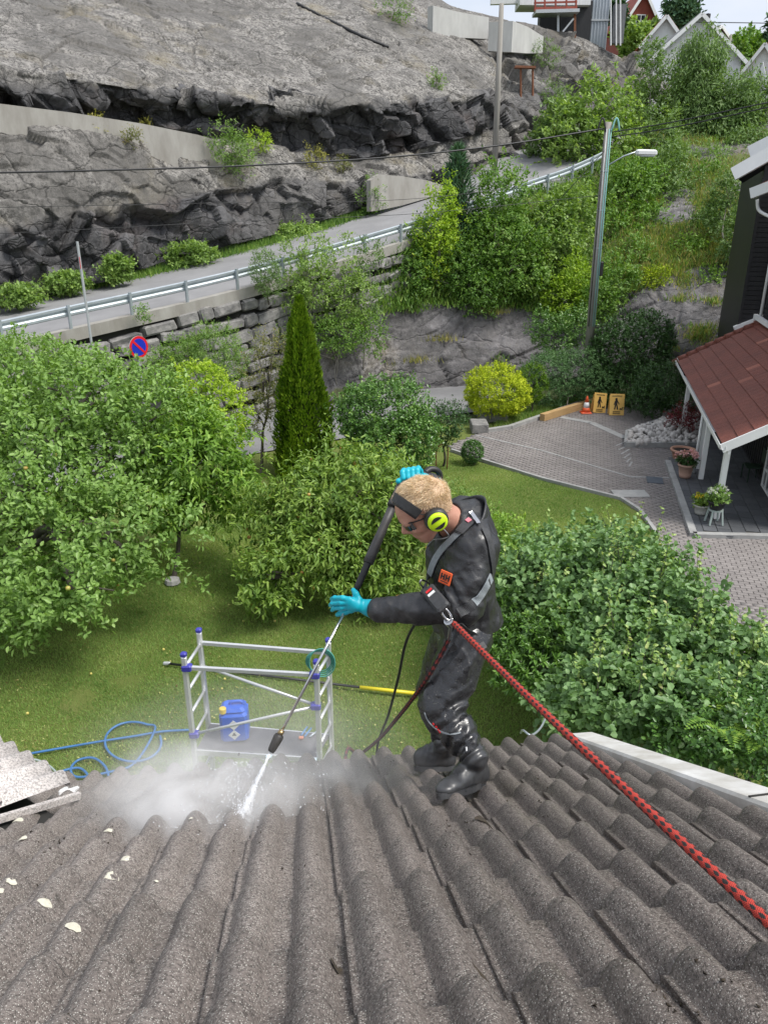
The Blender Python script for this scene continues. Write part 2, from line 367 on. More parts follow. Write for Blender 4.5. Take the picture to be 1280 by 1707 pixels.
disp = rough_amt * (.85 * f1 + .36 * f2) + slabm * (1 - right) * (.10 * f3 + .07 * f4) + .18 * fbm(P * .3, 2, 3) + .05 * fbm(P * 1.4, 7, 4) + .018 * fbm(P * 6, 8, 2)
crack = np.clip(1 - e3 / .03, 0, 1) * slabm * .15 + np.clip(1 - e1 / .05, 0, 1) * rough_amt * .12
disp = disp - crack
disp *= np.clip((9.0 - vv.reshape(-1)) / .4, .2, 1)
V = P + nn.reshape(-1, 3) * disp[:, None]
F = grid_faces(nu, nv)
cl = npmesh('cliff', V, F, m_rock, smooth=False, attrs={'fr': fr}); struct(cl)
CLG = V.reshape(nu, nv, 3)
cliff_bvh = BVHTree.FromPolygons([tuple(x) for x in CLG[::4, ::4].reshape(-1, 3)], [tuple(q) for q in grid_faces(len(range(0, nu, 4)), len(range(0, nv, 4)))])
# plateau on top of the cliff, so that nothing is seen through behind it
top = CLG[:, -1]; V = np.concatenate([top, top + (6, 30, 1.5), top + (10, 90, -3)]); V = V.reshape(3, nu, 3).transpose(1, 0, 2).reshape(-1, 3)
struct(npmesh('plateau', V, grid_faces(nu, 3), m_ground, smooth=True))

HS = {
 470: [(760, 27), (680, 27.6), (600, 28.2), (550, 28.7), (520, 29), (470, 29.8)],
 560: [(715, 28.6), (640, 29.2), (570, 30), (525, 30.4), (490, 30.8), (440, 31.4)],
 640: [(672, 30.3), (600, 31), (525, 31.8), (500, 32.2), (460, 32.6), (415, 33)],
 760: [(655, 31.4), (590, 32.2), (512, 33.4), (475, 34), (420, 34.8), (372, 35.4)],
 870: [(648, 32), (590, 32.8), (535, 33.8), (480, 35), (400, 37), (330, 38.6)],
 950: [(630, 32), (575, 33), (525, 34), (460, 36), (375, 39), (300, 41.3)],
 1040: [(600, 32), (530, 33), (480, 34), (420, 36), (325, 41), (240, 48)],
 1120: [(600, 31), (545, 32), (492, 33.2), (420, 36), (320, 41), (212, 51)],
 1220: [(620, 28), (545, 30), (475, 33), (400, 36), (310, 41), (192, 53)],
 1380: [(640, 26), (560, 28.5), (470, 32), (390, 35), (300, 41), (180, 53)]}
nu2, nv2 = 260, 170
G, vv = sheet(HS, nu2, nv2)
for _ in range(6): G[:, 1:-1] = (G[:, :-2] + 2 * G[:, 1:-1] + G[:, 2:]) / 4; G[1:-1] = (G[:-2] + 2 * G[1:-1] + G[2:]) / 4
nn = grid_normals(G); nn = np.where((nn[..., 1] > 0)[..., None], -nn, nn)
P = G.reshape(-1, 3); xq = np.interp(np.repeat(np.linspace(0, len(HS) - 1, nu2), nv2), np.arange(len(HS)), sorted(HS))
v = vv.reshape(-1) + .35 * fbm(P * .5, 41, 4)
gr = np.clip((v - np.interp(xq, [470, 640, 870, 950, 1040, 1120, 1250], [3.0, 2.3, 2.25, 1.6, 2.1, 2.35, 2.1])) / .18, 0, 1)
gr = np.maximum(gr, .8 * np.clip((fbm(P * .8, 44, 4) - .42) / .1, 0, 1))
rk = np.clip((fbm(P * .3, 47, 3) - .45) / .1, 0, 1) * np.clip((xq - 1040) / 60, 0, 1); gr = np.clip(gr - rk, 0, 1)
sp_ = P @ np.array([[.75, .1, .65], [.1, 1, .1], [-.6, .1, .75]]).T * (.45, 1, 1.3)
f3, e3 = facet(sp_, 1.7, 61, .6); f2, e2 = facet(sp_, .6, 66, .6)
disp = (1 - gr) * (.2 * f3 + .07 * f2 - .10 * np.clip(1 - e3 / .06, 0, 1)) + .1 * fbm(P * .6, 51, 4) + .025 * fbm(P * 3, 55, 3) + gr * .1 * fbm(P * 1.7, 58, 3)
V = P + nn.reshape(-1, 3) * disp[:, None]
fr2 = np.clip(.55 + 1.2 * fbm(sp_ * .5, 63, 3), 0, 1) * .9
hl = npmesh('hillside', V, grid_faces(nu2, nv2), m_slab, smooth=False, attrs={'fr': fr2, 'gr': gr}); struct(hl)
HSG = V.reshape(nu2, nv2, 3); HGR = gr.reshape(nu2, nv2); HXQ = xq.reshape(nu2, nv2)
hill_bvh = BVHTree.FromPolygons([tuple(x) for x in HSG[::2, ::2].reshape(-1, 3)], [tuple(q) for q in grid_faces(len(range(0, nu2, 2)), len(range(0, nv2, 2)))])
# rising ground with the far houses
cols = {930: [(300, 44), (262, 56), (200, 66), (150, 80), (120, 110), (112, 180)], 1060: [(245, 47), (215, 60), (190, 68), (150, 82), (118, 110), (112, 180)],
        1180: [(220, 50), (200, 60), (180, 70), (150, 85), (118, 115), (110, 180)], 1330: [(210, 50), (190, 62), (170, 75), (145, 90), (118, 120), (110, 180)],
        1500: [(220, 46), (200, 60), (170, 75), (145, 90), (118, 120), (110, 180)]}
G, vv = sheet(cols, 60, 50); P = G.reshape(-1, 3); P = P + np.stack([0 * P[:, 0], 0 * P[:, 0], .3 * fbm(P * .2, 71, 3) - .25], 1)
struct(npmesh('hill_terrace', P, grid_faces(60, 50), m_ground, smooth=True))

# ---- concrete
m_conc = M('concrete', (.24, .225, .20), (.38, .37, .34), 1.4, .9, .35, 30, dist=.01, stretch=(1, 1, .35))
m_conc2 = M('concrete_light', (.40, .40, .385), (.53, .53, .51), 1.2, .9, .3, 30, dist=.01, stretch=(1, 1, .4))
# kerb beam on top of the stone wall
def strip(name, s0, s1, n, off0, off1, z0, z1, mat):
    mb = MB(); q = np.linspace(s0, s1, n); v = []
    for s in q:
        p, nn_ = road(s), road_n(s)
        for off, z in ((off0, z0), (off1, z0), (off1, z1), (off0, z1)): v.append(p + nn_ * off + (0, 0, z))
    f = [(i * 4 + j, i * 4 + (j + 1) % 4, i * 4 + 4 + (j + 1) % 4, i * 4 + 4 + j) for i in range(n - 1) for j in range(4)] + [(3, 2, 1, 0), tuple((n - 1) * 4 + j for j in range(4))]
    mb.add(v, f); return mb
def s_at_px(px):
    q = np.linspace(0, SL, 1500); x = np.array([topx(road(s))[0] for s in q]); return q[np.argmin(abs(x - px))]
S0, SW = s_at_px(-120), s_at_px(735)
o = strip('kerb', S0, SW, 40, -.22, .115, -.30, .06, m_conc).put('kerb', m_conc); struct(o)

# ---- dry stone wall below the kerb: every stone its own piece
m_stone = M('wall_stone', (.10, .10, .10), (.32, .31, .295), 3.2, .85, .6, 14, dist=.04, spec=.3)
m_gap = M('wall_backing', (.02, .02, .018), (.04, .04, .03), 3, 1)  # dark tone painted for both mortar and the shade between stones
rng = np.random.default_rng(7)
sw = thing('stone_wall', 'rough dark grey stone retaining wall holding up the sloping road', 'wall', road(s_at_px(300)) * (1, 1, 0))
WH = lambda s: max(.6, road(s)[2] - .42 - np.interp(s, [S0, s_at_px(420), s_at_px(560), SW], [-.1, .1, 2.2, 3.6]))
strip('b', S0, SW, 30, -.02, .3, -4.6, -.31, m_gap).put('backing', m_gap, sw)
def chunk(c, size, ax, jit):
    """an uneven block: box with chamfered, jittered corners"""
    mb = MB(); mb.cbox((0, 0, 0), size, None, min(size) * .16); v = np.array(mb.v)
    v += rng.normal(0, 1, v.shape) * np.array(size) * jit; v[:, 1] += (v[:, 0] * rng.normal(0, .06) + v[:, 2] * rng.normal(0, .08))
    sh = rng.normal(0, .06, 2); v[:, 0] += v[:, 2] * sh[0]; v[:, 2] += v[:, 0] * sh[1]
    return (v @ np.asarray(ax)) + c, mb.f
s = S0; row_tops = {}
zrow = .44; nrow = 9
for r in range(nrow):
    s = S0 + rng.uniform(-.6, 0); 
    while s < SW:
        L = rng.uniform(.35, 1.3) * (1.25 if r % 3 == 1 else 1); h = zrow * rng.uniform(.72, 1.12)
        sm = s + L / 2; depth_z = .31 + (r + .5) * zrow + .12 * math.sin(sm * .9 + r) + rng.uniform(-.04, .04)
        if depth_z < .42 + WH(sm) + .3 and topx(road(sm))[0] < 730:
            t, n_ = road_t(sm), road_n(sm)
            c = road(sm) + (0, 0, -depth_z - .02) - n_ * (.1 + .03 * r + rng.uniform(-.05, .06))
            v_, f_ = chunk(c, (L - .05, .45, h - .04), (t, n_, np.cross(t, n_)), .042)
            mesh('stone', v_, f_, m_stone, sw)
        s += L
# ================================================================ concrete walls on the rock
def px_wall(name, label, pts, thick, mat, cat='wall'):
    """pts: [(px, py_top, py_bottom, Y)]; a wall of real thickness standing at those distances"""
    v = []
    for i, (x, yt, yb, Y) in enumerate(pts):
        a, b = at(x, yb, Y), at(x, yt, Y); a[:2] = b[:2]
        j = min(i, len(pts) - 2); d = at(*[pts[j + 1][k] for k in (0, 1, 3)]) - at(*[pts[j][k] for k in (0, 1, 3)])
        n_ = nrm(np.array([-d[1], d[0], 0])) * thick
        v += [a, b, b + n_, a + n_]
    k = len(pts)
    f = [(i * 4 + j, i * 4 + 4 + j, i * 4 + 4 + (j + 1) % 4, i * 4 + (j + 1) % 4) for i in range(k - 1) for j in range(4)] + [(0, 1, 2, 3), tuple((k - 1) * 4 + j for j in (3, 2, 1, 0))]
    return tag(mesh(name, v, f, mat), label, cat)
px_wall('concrete_wall', 'long low concrete wall on the ledge between the two rock faces',
        [(-140, 158, 280, 29.8), (0, 172, 280, 31.8), (120, 187, 290, 33.6), (235, 205, 290, 35.8), (330, 224, 290, 37.4), (372, 236, 290, 38.2)], .35, m_conc)
px_wall('concrete_wall', 'tapering concrete wall at the far side of the road below the dark cliff',
        [(618, 300, 352, 40.6), (632, 290, 350, 41), (670, 293, 342, 42), (712, 300, 330, 43.2), (738, 308, 322, 44)], .3, m_conc)
px_wall('concrete_block_wall', 'pale grey concrete wall on top of the cliff, the left one of two',
        [(722, 8, 60, 56), (728, 10, 60, 56.2), (770, 20, 62, 57.4), (815, 28, 64, 58.6)], .5, m_conc2)
px_wall('concrete_block_wall', 'pale grey stepped concrete wall on the cliff behind the slim pole',
        [(815, 36, 84, 57.5), (855, 34, 86, 57), (880, 44, 88, 59), (906, 60, 88, 61)], .5, m_conc2)
# ================================================================ guard rail, poles
m_zinc = M('galvanised_steel', (.38, .43, .46), (.50, .55, .58), 3, .42, metal=.55)
m_wood_pole = M('weathered_pole_wood', (.20, .19, .17), (.34, .32, .29), 8, .85, .5, 40, stretch=(1, 1, .05))
gr_ = thing('guard_rail', 'galvanised steel guard rail along the edge of the sloping road', 'guard rail', road(s_at_px(200)))
SG = s_at_px(1000)
prof = [(0, .0), (.05, .03), (.05, .09), (0, .14), (0, .17), (.05, .22), (.05, .28), (0, .31)]
q = np.linspace(S0, SG, 60); v = []
for s in q:
    p, n_ = road(s), road_n(s)
    v += [p - n_ * (.03 + o_) + (0, 0, .40 + z_) for o_, z_ in prof] + [p - n_ * (.024 + o_) * .96 + (0, 0, .40 + z_) for o_, z_ in prof[::-1]]
k = 16
f = [(i * k + j, i * k + (j + 1) % k, (i + 1) * k + (j + 1) % k, (i + 1) * k + j) for i in range(len(q) - 1) for j in range(k)]
mesh('rail_beam', v, f, m_zinc, gr_)
s = S0
while s < SG:
    p, n_, t = road(s), road_n(s), road_t(s)
    MB().box(p - n_ * .15 + (0, 0, .26), (.07, .10, .98), (t, n_, np.array([0, 0, 1.]))).put('post', m_zinc, gr_)
    s += 2.0
# ---- parking sign by the lane
m_blue = M('sign_blue', (.01, .03, .42), rough=.4); m_red = M('sign_red', (.62, .015, .02), rough=.4); m_grey = M('grey_steel', (.42, .44, .46), (.5, .52, .54), 4, .45, metal=.3)
sb = at(229, 578, 21.6); ns_ = nrm(np.array([.80, -.60, .0])); tx_ = nrm(np.cross((0, 0, 1), ns_)); axs = np.array([tx_, np.array([0, 0, 1.]), ns_])
t_ = thing('parking_sign', 'round blue no-parking sign with red rim and slash on a grey pole', 'sign', (sb[0], sb[1], 0))
MB().tube([(sb[0], sb[1], 0), (sb[0], sb[1], sb[2] + .25)], .03, 10).put('pole', m_grey, t_)
c_ = sb + ns_ * .05
MB().lathe([(.31, 0), (.31, .015)], c_, 32, axs).put('back_plate', m_grey, t_)
MB().lathe([(.305, 0), (.305, .004)], c_ + ns_ * .016, 32, axs).put('rim', m_red, t_)
MB().lathe([(.235, 0), (.235, .004)], c_ + ns_ * .021, 32, axs).put('disc', m_blue, t_)
d_ = nrm(tx_ * .7 - np.array([0, 0, .7])); MB().box(c_ + ns_ * .029, (.47, .06, .006), (d_, np.cross(ns_, d_), ns_)).put('slash', m_red, t_)
# ---- slim roadside pole seen edge-on sign
b0, b1 = at(150, 553, 22.3), at(127, 402, 22.3)
t_ = thing('sign_pole', 'slim grey pole with a sign seen edge-on beside the guard rail', 'pole', b0)
b1[:2] = b0[:2] + (b1[:2] - b0[:2]) * .15
MB().tube([b0 + (0, 0, -.4), b1], .035, 10).put('pole', m_grey, t_)
MB().box(b1 + (0, 0, -.55), (.012, .3, .3), ((.98, .34, 0), (-.34, .98, 0), (0, 0, 1))).put('sign_plate', m_red, t_)
# ---- utility pole with lamp
ub = at(984, 552, 29.5); ut = at(1014, 203, 29.5); ut = ub + (ut - ub) * 1.0
t_ = thing('utility_pole', 'leaning wooden utility pole with bundled cables and a street lamp arm', 'utility pole', ub)
ax_ = nrm(ut - ub)
MB().tube([ub - ax_ * 1.2, ub + (ut - ub) * .5, ut], [.165, .145, .115], 14).put('pole', m_wood_pole, t_, True)
m_cyan = M('cable_conduit', (.20, .50, .48), (.28, .56, .55), 5, .5); m_blk = M('black_rubber', (.012, .012, .013), (.025, .025, .027), 8, .5)
m_lampw = M('lamp_white', (.72, .73, .74), rough=.35)
for dx, mm in ((-.07, m_grey), (.02, m_cyan), (.09, m_cyan), (-.13, m_blk)):
    MB().tube([ub + (dx, -.15, .2), ub + (ut - ub) * .5 + (dx, -.145, 0), ub + (ut - ub) * .97 + (dx, -.12, 0)], .015, 8).put('conduit', mm, t_, True)
for k_, mm in ((0, m_cyan), (1, m_blk)):
    arc = [ut + (.1 + .28 * (a / 8) * (1 if k_ == 0 else -1) - (.2 if k_ else 0), -.12, -.3 + .42 * math.sin(math.pi * a / 8)) for a in range(9)]
    MB().tube(arc, .028, 8).put('cable_loop', mm, t_, True)
for f_ in (.25, .42, .6, .78): MB().lathe([(.15, 0), (.15, .03)], ub + (ut - ub) * f_, 14, axes_from(ax_)).put('strap', m_zinc, t_)
MB().cbox(ub + (ut - ub) * .32 + (.17, -.1, 0), (.13, .14, .5), None, .02).put('cable_box', m_blk, t_)
la, lb = ub + (ut - ub) * .8, at(1062, 252, 29.2)
MB().tube([la, la + (lb - la) * .6 + (0, 0, .06), lb], .028, 8).put('lamp_arm', m_zinc, t_, True)
lc = at(1077, 254, 29.2)
MB().cbox(lc, (.72, .26, .2), (nrm(np.array([1, .05, -.02])), nrm(np.array([-.05, 1, 0])), np.array([0, 0, 1.])), .05).put('lamp_head', m_lampw, t_)
MB().cbox(lc + (.05, 0, -.1), (.5, .2, .06), None, .02).put('lamp_lens', M('lamp_lens', (.55, .58, .6), rough=.15), t_)
# ---- slim pale pole in front of the cliff
b0, b1 = at(824, 282, 46.5), at(836, 5, 46.5)
t_ = tag(MB().tube([b0 - (0, 0, .6), (b0 + b1) / 2, b1], [.17, .15, .12], 12).put('utility_pole', m_wood_pole, None, True), 'tall slim pale wooden pole standing before the cliff', 'utility pole')
# ---- overhead wires: each line its own thing
def wire(label, pts, r=.018, sag=0):
    P = smooth_path([at(*p) for p in pts], 10)
    tag(MB().tube(P, r, 5).put('overhead_wire', m_blk, None, True), label, 'wire')
wire('thick black overhead wire sagging from the lamp pole across the cliff', [(1005, 214, 29.4), (830, 242, 28), (640, 262, 26.5), (400, 276, 25), (150, 284, 23.5), (-40, 288, 22.5)], .026)
wire('thin grey wire crossing the lower rock face, upper of two', [(1002, 290, 29.3), (700, 330, 27), (350, 338, 24), (-40, 346, 22)], .008)
wire('thin grey wire crossing the lower rock face, lower of two', [(1000, 325, 29.3), (700, 355, 27), (400, 368, 24), (100, 384, 22), (-40, 390, 21)], .008)
wire('upper of two black wires running from the lamp pole to the upper right', [(1018, 220, 29.5), (1120, 203, 28), (1300, 166, 26)], .02)
wire('lower of two black wires running from the lamp pole to the upper right', [(1018, 228, 29.5), (1120, 212, 28), (1300, 174, 26)], .02)
wire('thin wire high against the pale sky at the upper right', [(1160, 36, 70), (1300, 38, 66)], .03)
wire('stay wire running down from the lamp pole to the rock', [(1008, 250, 29.4), (930, 335, 29.8), (870, 400, 31), (845, 440, 33)], .012)
ck = [at(*p) for p in ((495, 5, 54), (520, 18, 53), (560, 38, 51), (600, 58, 50), (648, 78, 49))]
ck2 = []
for p in smooth_path(ck, 6):
    d = nrm(p - np.array([0, 0, CAMZ])); h_ = cliff_bvh.ray_cast(Vector((0, 0, CAMZ)), Vector(d)); ck2.append(np.array(h_[0]) - d * .15 if h_[0] else p)
tag(MB().tube(ck2, .09, 6).put('rock_cable', m_blk, None, True), 'black cable lying down across the upper grey rock slab', 'cable')
m_rust = M('rusty_iron', (.16, .06, .03), (.24, .10, .05), 6, .8)
t_ = thing('iron_trestle', 'rusty brown iron trestle standing on the rock behind the pole', 'frame', at(875, 165, 54))
for x in (868, 888): MB().tube([at(x, 165, 54), at(x, 112, 54)], .07, 6).put('leg', m_rust, t_)
MB().bar(at(858, 111, 54), at(892, 112, 54), .5, .12).put('top_bar', m_rust, t_)

# ================================================================ neighbour house with porch
A = np.array([.247, .969, 0]); B = np.array([.969, -.247, 0]); UPZ = np.array([0, 0, 1.]); HAX = np.array([A, B, UPZ])
C0 = np.array([7.62, 16.5, 0])
def H(a, s, z=0): return C0 + A * a + B * s + UPZ * z
m_white = M('white_paint', (.74, .75, .76), (.82, .82, .82), 2, .45)
m_black = M('black_stain_boards', (.010, .010, .012), (.022, .022, .025), 4, .55, .3, 50, stretch=(1, 1, .2))
m_glass = M('window_glass', (.03, .035, .04), rough=.06, spec=.8)
def clay_mat():
    m, t, b = new_mat('red_clay_tile'); p = posn(t); oi = N(t, 'ObjectInfo').outputs['Random']
    n1 = noise(t, p, 1.2, 5, .6); n2 = noise(t, p, 14, 5, .7)
    c = ramp(t, n1, [(.3, (.16, .043, .028)), (.7, (.235, .064, .04))]); c = mixc(t, .35, c, ramp(t, n2, [(.35, (.05, .022, .018)), (.7, (.22, .085, .055))]))
    c = mixc(t, ramp(t, oi, [(.965, 0.0), (.972, .8)]), c, (.36, .13, .085))
    t.links.new(c, b.inputs['Base Color']); b.inputs['Roughness'].default_value = .6; bump(t, b, n2, .25, .01); return m
m_clay = clay_mat()
hs = thing('neighbour_house', 'black boarded house with white trim and red tiled porch roof on the right', 'house', H(5, 3))
SLO = R(30); UPS = B * math.cos(SLO) + UPZ * math.sin(SLO); NRM = np.cross(A, UPS); NRM = NRM if NRM[2] > 0 else -NRM
EZ = 2.05; LEN = 10.4; SLEN = 2.75
def RF(a, l, h=0): return H(a, 0, EZ) + UPS * l + NRM * h
roof_p = MB().box(RF(LEN / 2, SLEN / 2, -.06), (LEN, SLEN, .08), (A, UPS, NRM)).put('porch_roof', m_white, hs)
# clay tiles, ribs run up the slope, courses parallel to the eave; tile mesh shared
tw, tl = .30, .36; ncol = int(LEN / tw); nrow_ = int(SLEN / tl) + 1
v = []; xs = np.linspace(0, tw - .008, 13); hh = .018 + .032 * np.abs(np.sin(xs / tw * math.pi * 3)) ** .7
for y, lift in ((0, .03), (tl + .02, .0)):
    v += [(x, y, h_ + lift) for x, h_ in zip(xs, hh)]
v += [(x, 0, .012) for x in xs]
f = [(i, i + 1, 14 + i, 13 + i) for i in range(12)] + [(26 + i, 27 + i, i + 1, i) for i in range(12)]
tme = bpy.data.meshes.new('clay_tile'); tme.from_pydata(v, [], f); tme.update(); tme.materials.append(m_clay)
MT = Matrix(((A[0], UPS[0], NRM[0]), (A[1], UPS[1], NRM[1]), (A[2], UPS[2], NRM[2]))).to_4x4()
n_t = 0
extra = MB()
for r in range(nrow_):
    for c in range(ncol):
        pp = RF(c * tw, r * tl - .04, -.02)
        if topx(pp)[0] > 1480: continue
        o = put('clay_tile', tme, None, roof_p); o.matrix_parent_inverse = Matrix(); o.matrix_basis = Matrix.Translation(Vector(pp)) @ MT; n_t += 1
# parents at different places: porch_roof object has identity transform
# far verge: clay ridge caps and white board; gutter on the eave; near verge board
for k_ in range(9): MB().tube([RF(LEN + .06, k_ * .32, .06), RF(LEN + .06, k_ * .32 + .345, .035)], [.09, .075], 8).put('ridge_tile', m_clay, roof_p, True)
MB().bar(RF(LEN + .3, -.02, -.05), RF(LEN + .3, 1.3, -.05), .06, .2, NRM).put('verge_board', m_white, hs)
MB().box(RF(LEN + .95, 1.25, -.22), (1.2, 2.9, .06), (A, UPS, NRM)).put('far_roof_slope', m_clay, hs)
MB().bar(RF(-.06, -.1, -.03), RF(-.06, SLEN, -.03), .05, .2, NRM).put('verge_board', m_white, hs)
gt = MB(); pr = [(-.10, .03), (-.10, -.07), (-.02, -.1), (.03, -.07), (.03, .0), (.02, .0), (.02, -.06), (-.02, -.085), (-.085, -.06), (-.085, .03)]
gv = []
for a in (-.1, LEN): gv += [H(a, s_ - .02, EZ + z_ - .01) for s_, z_ in pr]
gt.add(gv, [(j, (j + 1) % 10, 10 + (j + 1) % 10, 10 + j) for j in range(10)]); gt.put('gutter', m_white, hs)
MB().bar(H(-.05, .10, EZ - .1), H(LEN, .10, EZ - .1), .06, .2).put('eave_beam', m_white, hs)
leafm_dead = M('dead_leaves', (.015, .012, .01), rough=.9)
for a, s_ in ((.35, .1), (.55, .06), (.75, .08), (.95, .05), (8.2, .1), (8.8, .12), (9.3, .1), (9.8, .1)):
    MB().cbox(H(a, -.05, EZ - .02), (.3, s_, .06), HAX, .015).put('gutter_leaves', leafm_dead, hs)
for a in (.45, 3.4, 4.3, 8.3):
    b_ = H(a, .16, 0); MB().cbox(b_ + (0, 0, 1.04), (.13, .13, 1.85), HAX, .008).put('porch_post', m_white, hs)
    MB().cbox(b_ + (0, 0, .155), (.1, .1, .07), HAX, .005).put('post_foot', m_zinc, hs)
MB().tube([H(3.95, .05, .1), H(3.95, .05, EZ - .15)], .04, 10).put('downpipe', m_white, hs, True)
# walls: ground floor, upper floor and projecting far wing, boards one by one where seen
MB().box(H(5.2, 2.45, 1.3), (10.4, 1.4, 2.6), HAX).put('ground_wall', m_black, hs)
for k_ in range(40):
    a = -.0 + k_ * .26
    if k_ % 1 == 0 and a < 10: MB().box(H(a + .1, 1.74, 1.35), (.16, .03, 2.3), HAX).put('board', m_black, hs)
MB().box(H(5.1, 4.3, 5.4), (10.2, 3.8, 5.2), HAX).put('upper_wall', m_black, hs)
for k_ in range(34): MB().box(H(5.1, 2.385, 3.1 + k_ * .15), (10.2, .03, .125), HAX).put('board', m_black, hs)
MB().box(H(12.6, 3.9, 4.6), (4, 4.3, 7.2), HAX).put('wing_wall', m_black, hs)
for k_ in range(32): MB().box(H(10.585, 2.06, 3.15 + k_ * .15), (.03, .60, .125), HAX).put('board', m_black, hs)
MB().box(H(10.56, 1.755, 5.4), (.06, .10, 4.9), HAX).put('corner_board', m_black, hs)
MB().tube([H(10.2, 2.3, 7.6), H(10.2, 2.3, 3.6)], .05, 10).put('downpipe', m_white, hs, True)
MB().bar(H(10.5, 2.2, 3.62), H(7.0, 2.33, 3.55), .12, .14).put('flashing', m_white, hs)
MB().bar(H(10.52, 1.6, 3.2), H(10.52, 2.5, 3.62), .16, .12).put('flashing', m_white, hs)
# upper eaves
for (x0, y0, x1, y1, Y, wd_) in ((1222, 290, 1300, 246, 26.3, .40), (1249, 253, 1310, 222, 27.5, .36)):
    a_, b_ = at(x0, y0, Y), at(x1, y1, Y - .6); MB().bar(a_, b_, .12, wd_, (.0, .2, 1)).put('barge_board', m_white, hs)
    MB().bar(a_ + (.35, .35, -.12), b_ + (.2, .35, -.12), .6, .1, (.2, .2, 1)).put('soffit', m_black, hs)
a_, b_ = at(1252, 322, 25.2), at(1320, 296, 24.3); MB().bar(a_, b_, .15, .3).put('eave_board', m_white, hs)
MB().bar(a_ + (.5, .3, .2), b_ + (.4, .3, .25), .7, .06, (.3, -.4, 1)).put('eave_tiles', m_clay, hs)
P = smooth_path([at(1262, 332, 25.1), at(1265, 350, 25.1), at(1285, 362, 24.8)], 6); MB().tube(P, .05, 8).put('downpipe', m_white, hs, True)
# french window
for a0, s_ in ((1.0, 1.70), (2.6, 1.70)):
    wv = MB().box(H(a0, s_ + .0, 1.15), (1.2, .06, 2.0), HAX).put('window', m_glass, hs)
    for q_ in (-.58, -.2, .2, .58): MB().box(H(a0 + q_, s_ - .04, 1.15), (.06 if abs(q_) > .5 else .035, .05, 2.05), HAX).put('muntin', m_white, wv)
    for q_ in (.16, .62, 1.08, 1.54, 2.12): MB().box(H(a0, s_ - .045, q_), (1.2, .05, .05), HAX).put('muntin', m_white, wv)

# ================================================================ far houses on the hill
m_hw = M('house_white', (.62, .63, .64), (.74, .74, .74), 1.5, .7, .3, 8, dist=.02, stretch=(8, 8, .1))
m_hg = M('house_bluegrey', (.34, .38, .43), (.42, .46, .50), 1.5, .6); m_hr = M('house_red', (.22, .05, .035), (.30, .07, .045), 2, .8)
m_rt = M('roof_red', (.36, .075, .04), (.48, .11, .06), 3, .7, .4, 8, dist=.05); m_rg = M('roof_grey', (.10, .105, .115), (.16, .165, .17), 3, .7)
def house(label, px, py_eave, Y, wpx, dep, rise, hgt, rot, mw, mr, wins=(), cat='house', trim=True, grow=0):
    """gable house: gable end faces the viewer, turned by rot; px/py_eave locate the middle of the gable at eave height"""
    c = at(px, py_eave, Y); s_ = depth(c) / FPX; wd_ = wpx * s_; x = np.array([math.cos(rot), math.sin(rot), 0]); y = np.array([-x[1], x[0], 0])
    h = thing('house', label, cat, c - (0, 0, hgt)); hw = wd_ / 2
    g0, g1, gt_ = c - x * hw, c + x * hw, c + UPZ * rise
    MB().add([g0 - UPZ * hgt, g1 - UPZ * hgt, g1, gt_, g0] + [p + y * dep for p in (g0 - UPZ * hgt, g1 - UPZ * hgt, g1, gt_, g0)],
             [(0, 1, 2, 3, 4), (9, 8, 7, 6, 5), (0, 5, 6, 1), (1, 6, 7, 2), (4, 9, 5, 0)]).put('wall', mw, h)
    for sg, e_ in ((-1, g0), (1, g1)):
        dn = nrm(e_ - gt_); ov = dn * .45; n_ = np.cross(y, dn); n_ = n_ if n_[2] > 0 else -n_
        a_, b_ = gt_ - y * .4 + n_ * .02, e_ + ov - y * .4 + n_ * .02
        MB().prism([a_, b_, b_ + y * (dep + .8), a_ + y * (dep + .8)], n_, .14).put('roof', mr, h)
        if trim: MB().bar(a_ - y * .05 - n_ * .03, b_ - y * .05 - n_ * .03, .08, .28, n_).put('barge_board', m_white, h)
    for (u, z, ww, wh) in wins:
        p = c + x * u * hw + UPZ * z - y * .04
        w_ = MB().box(p, (ww + .2, .06, wh + .2), (x, y, UPZ)).put('window', m_white, h)
        MB().box(p - y * .04, (ww, .05, wh), (x, y, UPZ)).put('pane', m_glass, w_)
        MB().box(p - y * .07, (.07, .05, wh), (x, y, UPZ)).put('mullion', m_white, w_)
    return h, c, x, y
hA, c_, x_, y_ = house('white gabled house behind the birch beside the upper road', 1158, 100, 72, 150, 9, 3.2, 8.4, R(-6), m_hw, m_rg, [(-.12, .55, 1.5, 1.2), (-.2, -2.2, 1.2, 1.1), (-.62, -5.0, 2.6, 1.7), (.35, -2.2, 1.2, 1.2)])
MB().box(c_ + UPZ * 2.6 + y_ * 4 + x_ * 1.4, (.5, .5, 1.6), (x_, y_, UPZ)).put('chimney', m_black, hA)
house('small white gabled house with red roof behind the larger white one', 1105, 72, 84, 68, 8, 2.2, 7, R(-10), m_hw, m_rt, [(.1, -.8, .8, .8)])
house('dark red gabled house on the skyline', 1068, 38, 100, 58, 9, 3.0, 8, R(4), m_hr, m_hr, [(-.05, .3, .9, .9)])
hB, c_, x_, y_ = house('dark roofed house with brick chimney on the skyline behind the birch', 1195, 62, 95, 50, 8, 1.0, 7, R(30), m_hr, m_rg, [(.2, -1.2, 1, 1)])
MB().box(c_ + UPZ * 1.2 - x_ * 1.9, (.4, .4, 1.6), (x_, y_, UPZ)).put('chimney', m_black, hB)
house('white house with orange-red roof at the upper right edge', 1268, 122, 82, 62, 9, 2.4, 8, R(-28), m_hw, m_rt, [(-.2, -1.6, .9, 1)])
house('white house with slate grey roof at the right edge below the red-roofed one', 1262, 170, 66, 44, 8, 2.6, 7, R(-42), m_hw, m_rg, [(-.1, -2.0, 1.6, 1.4)])
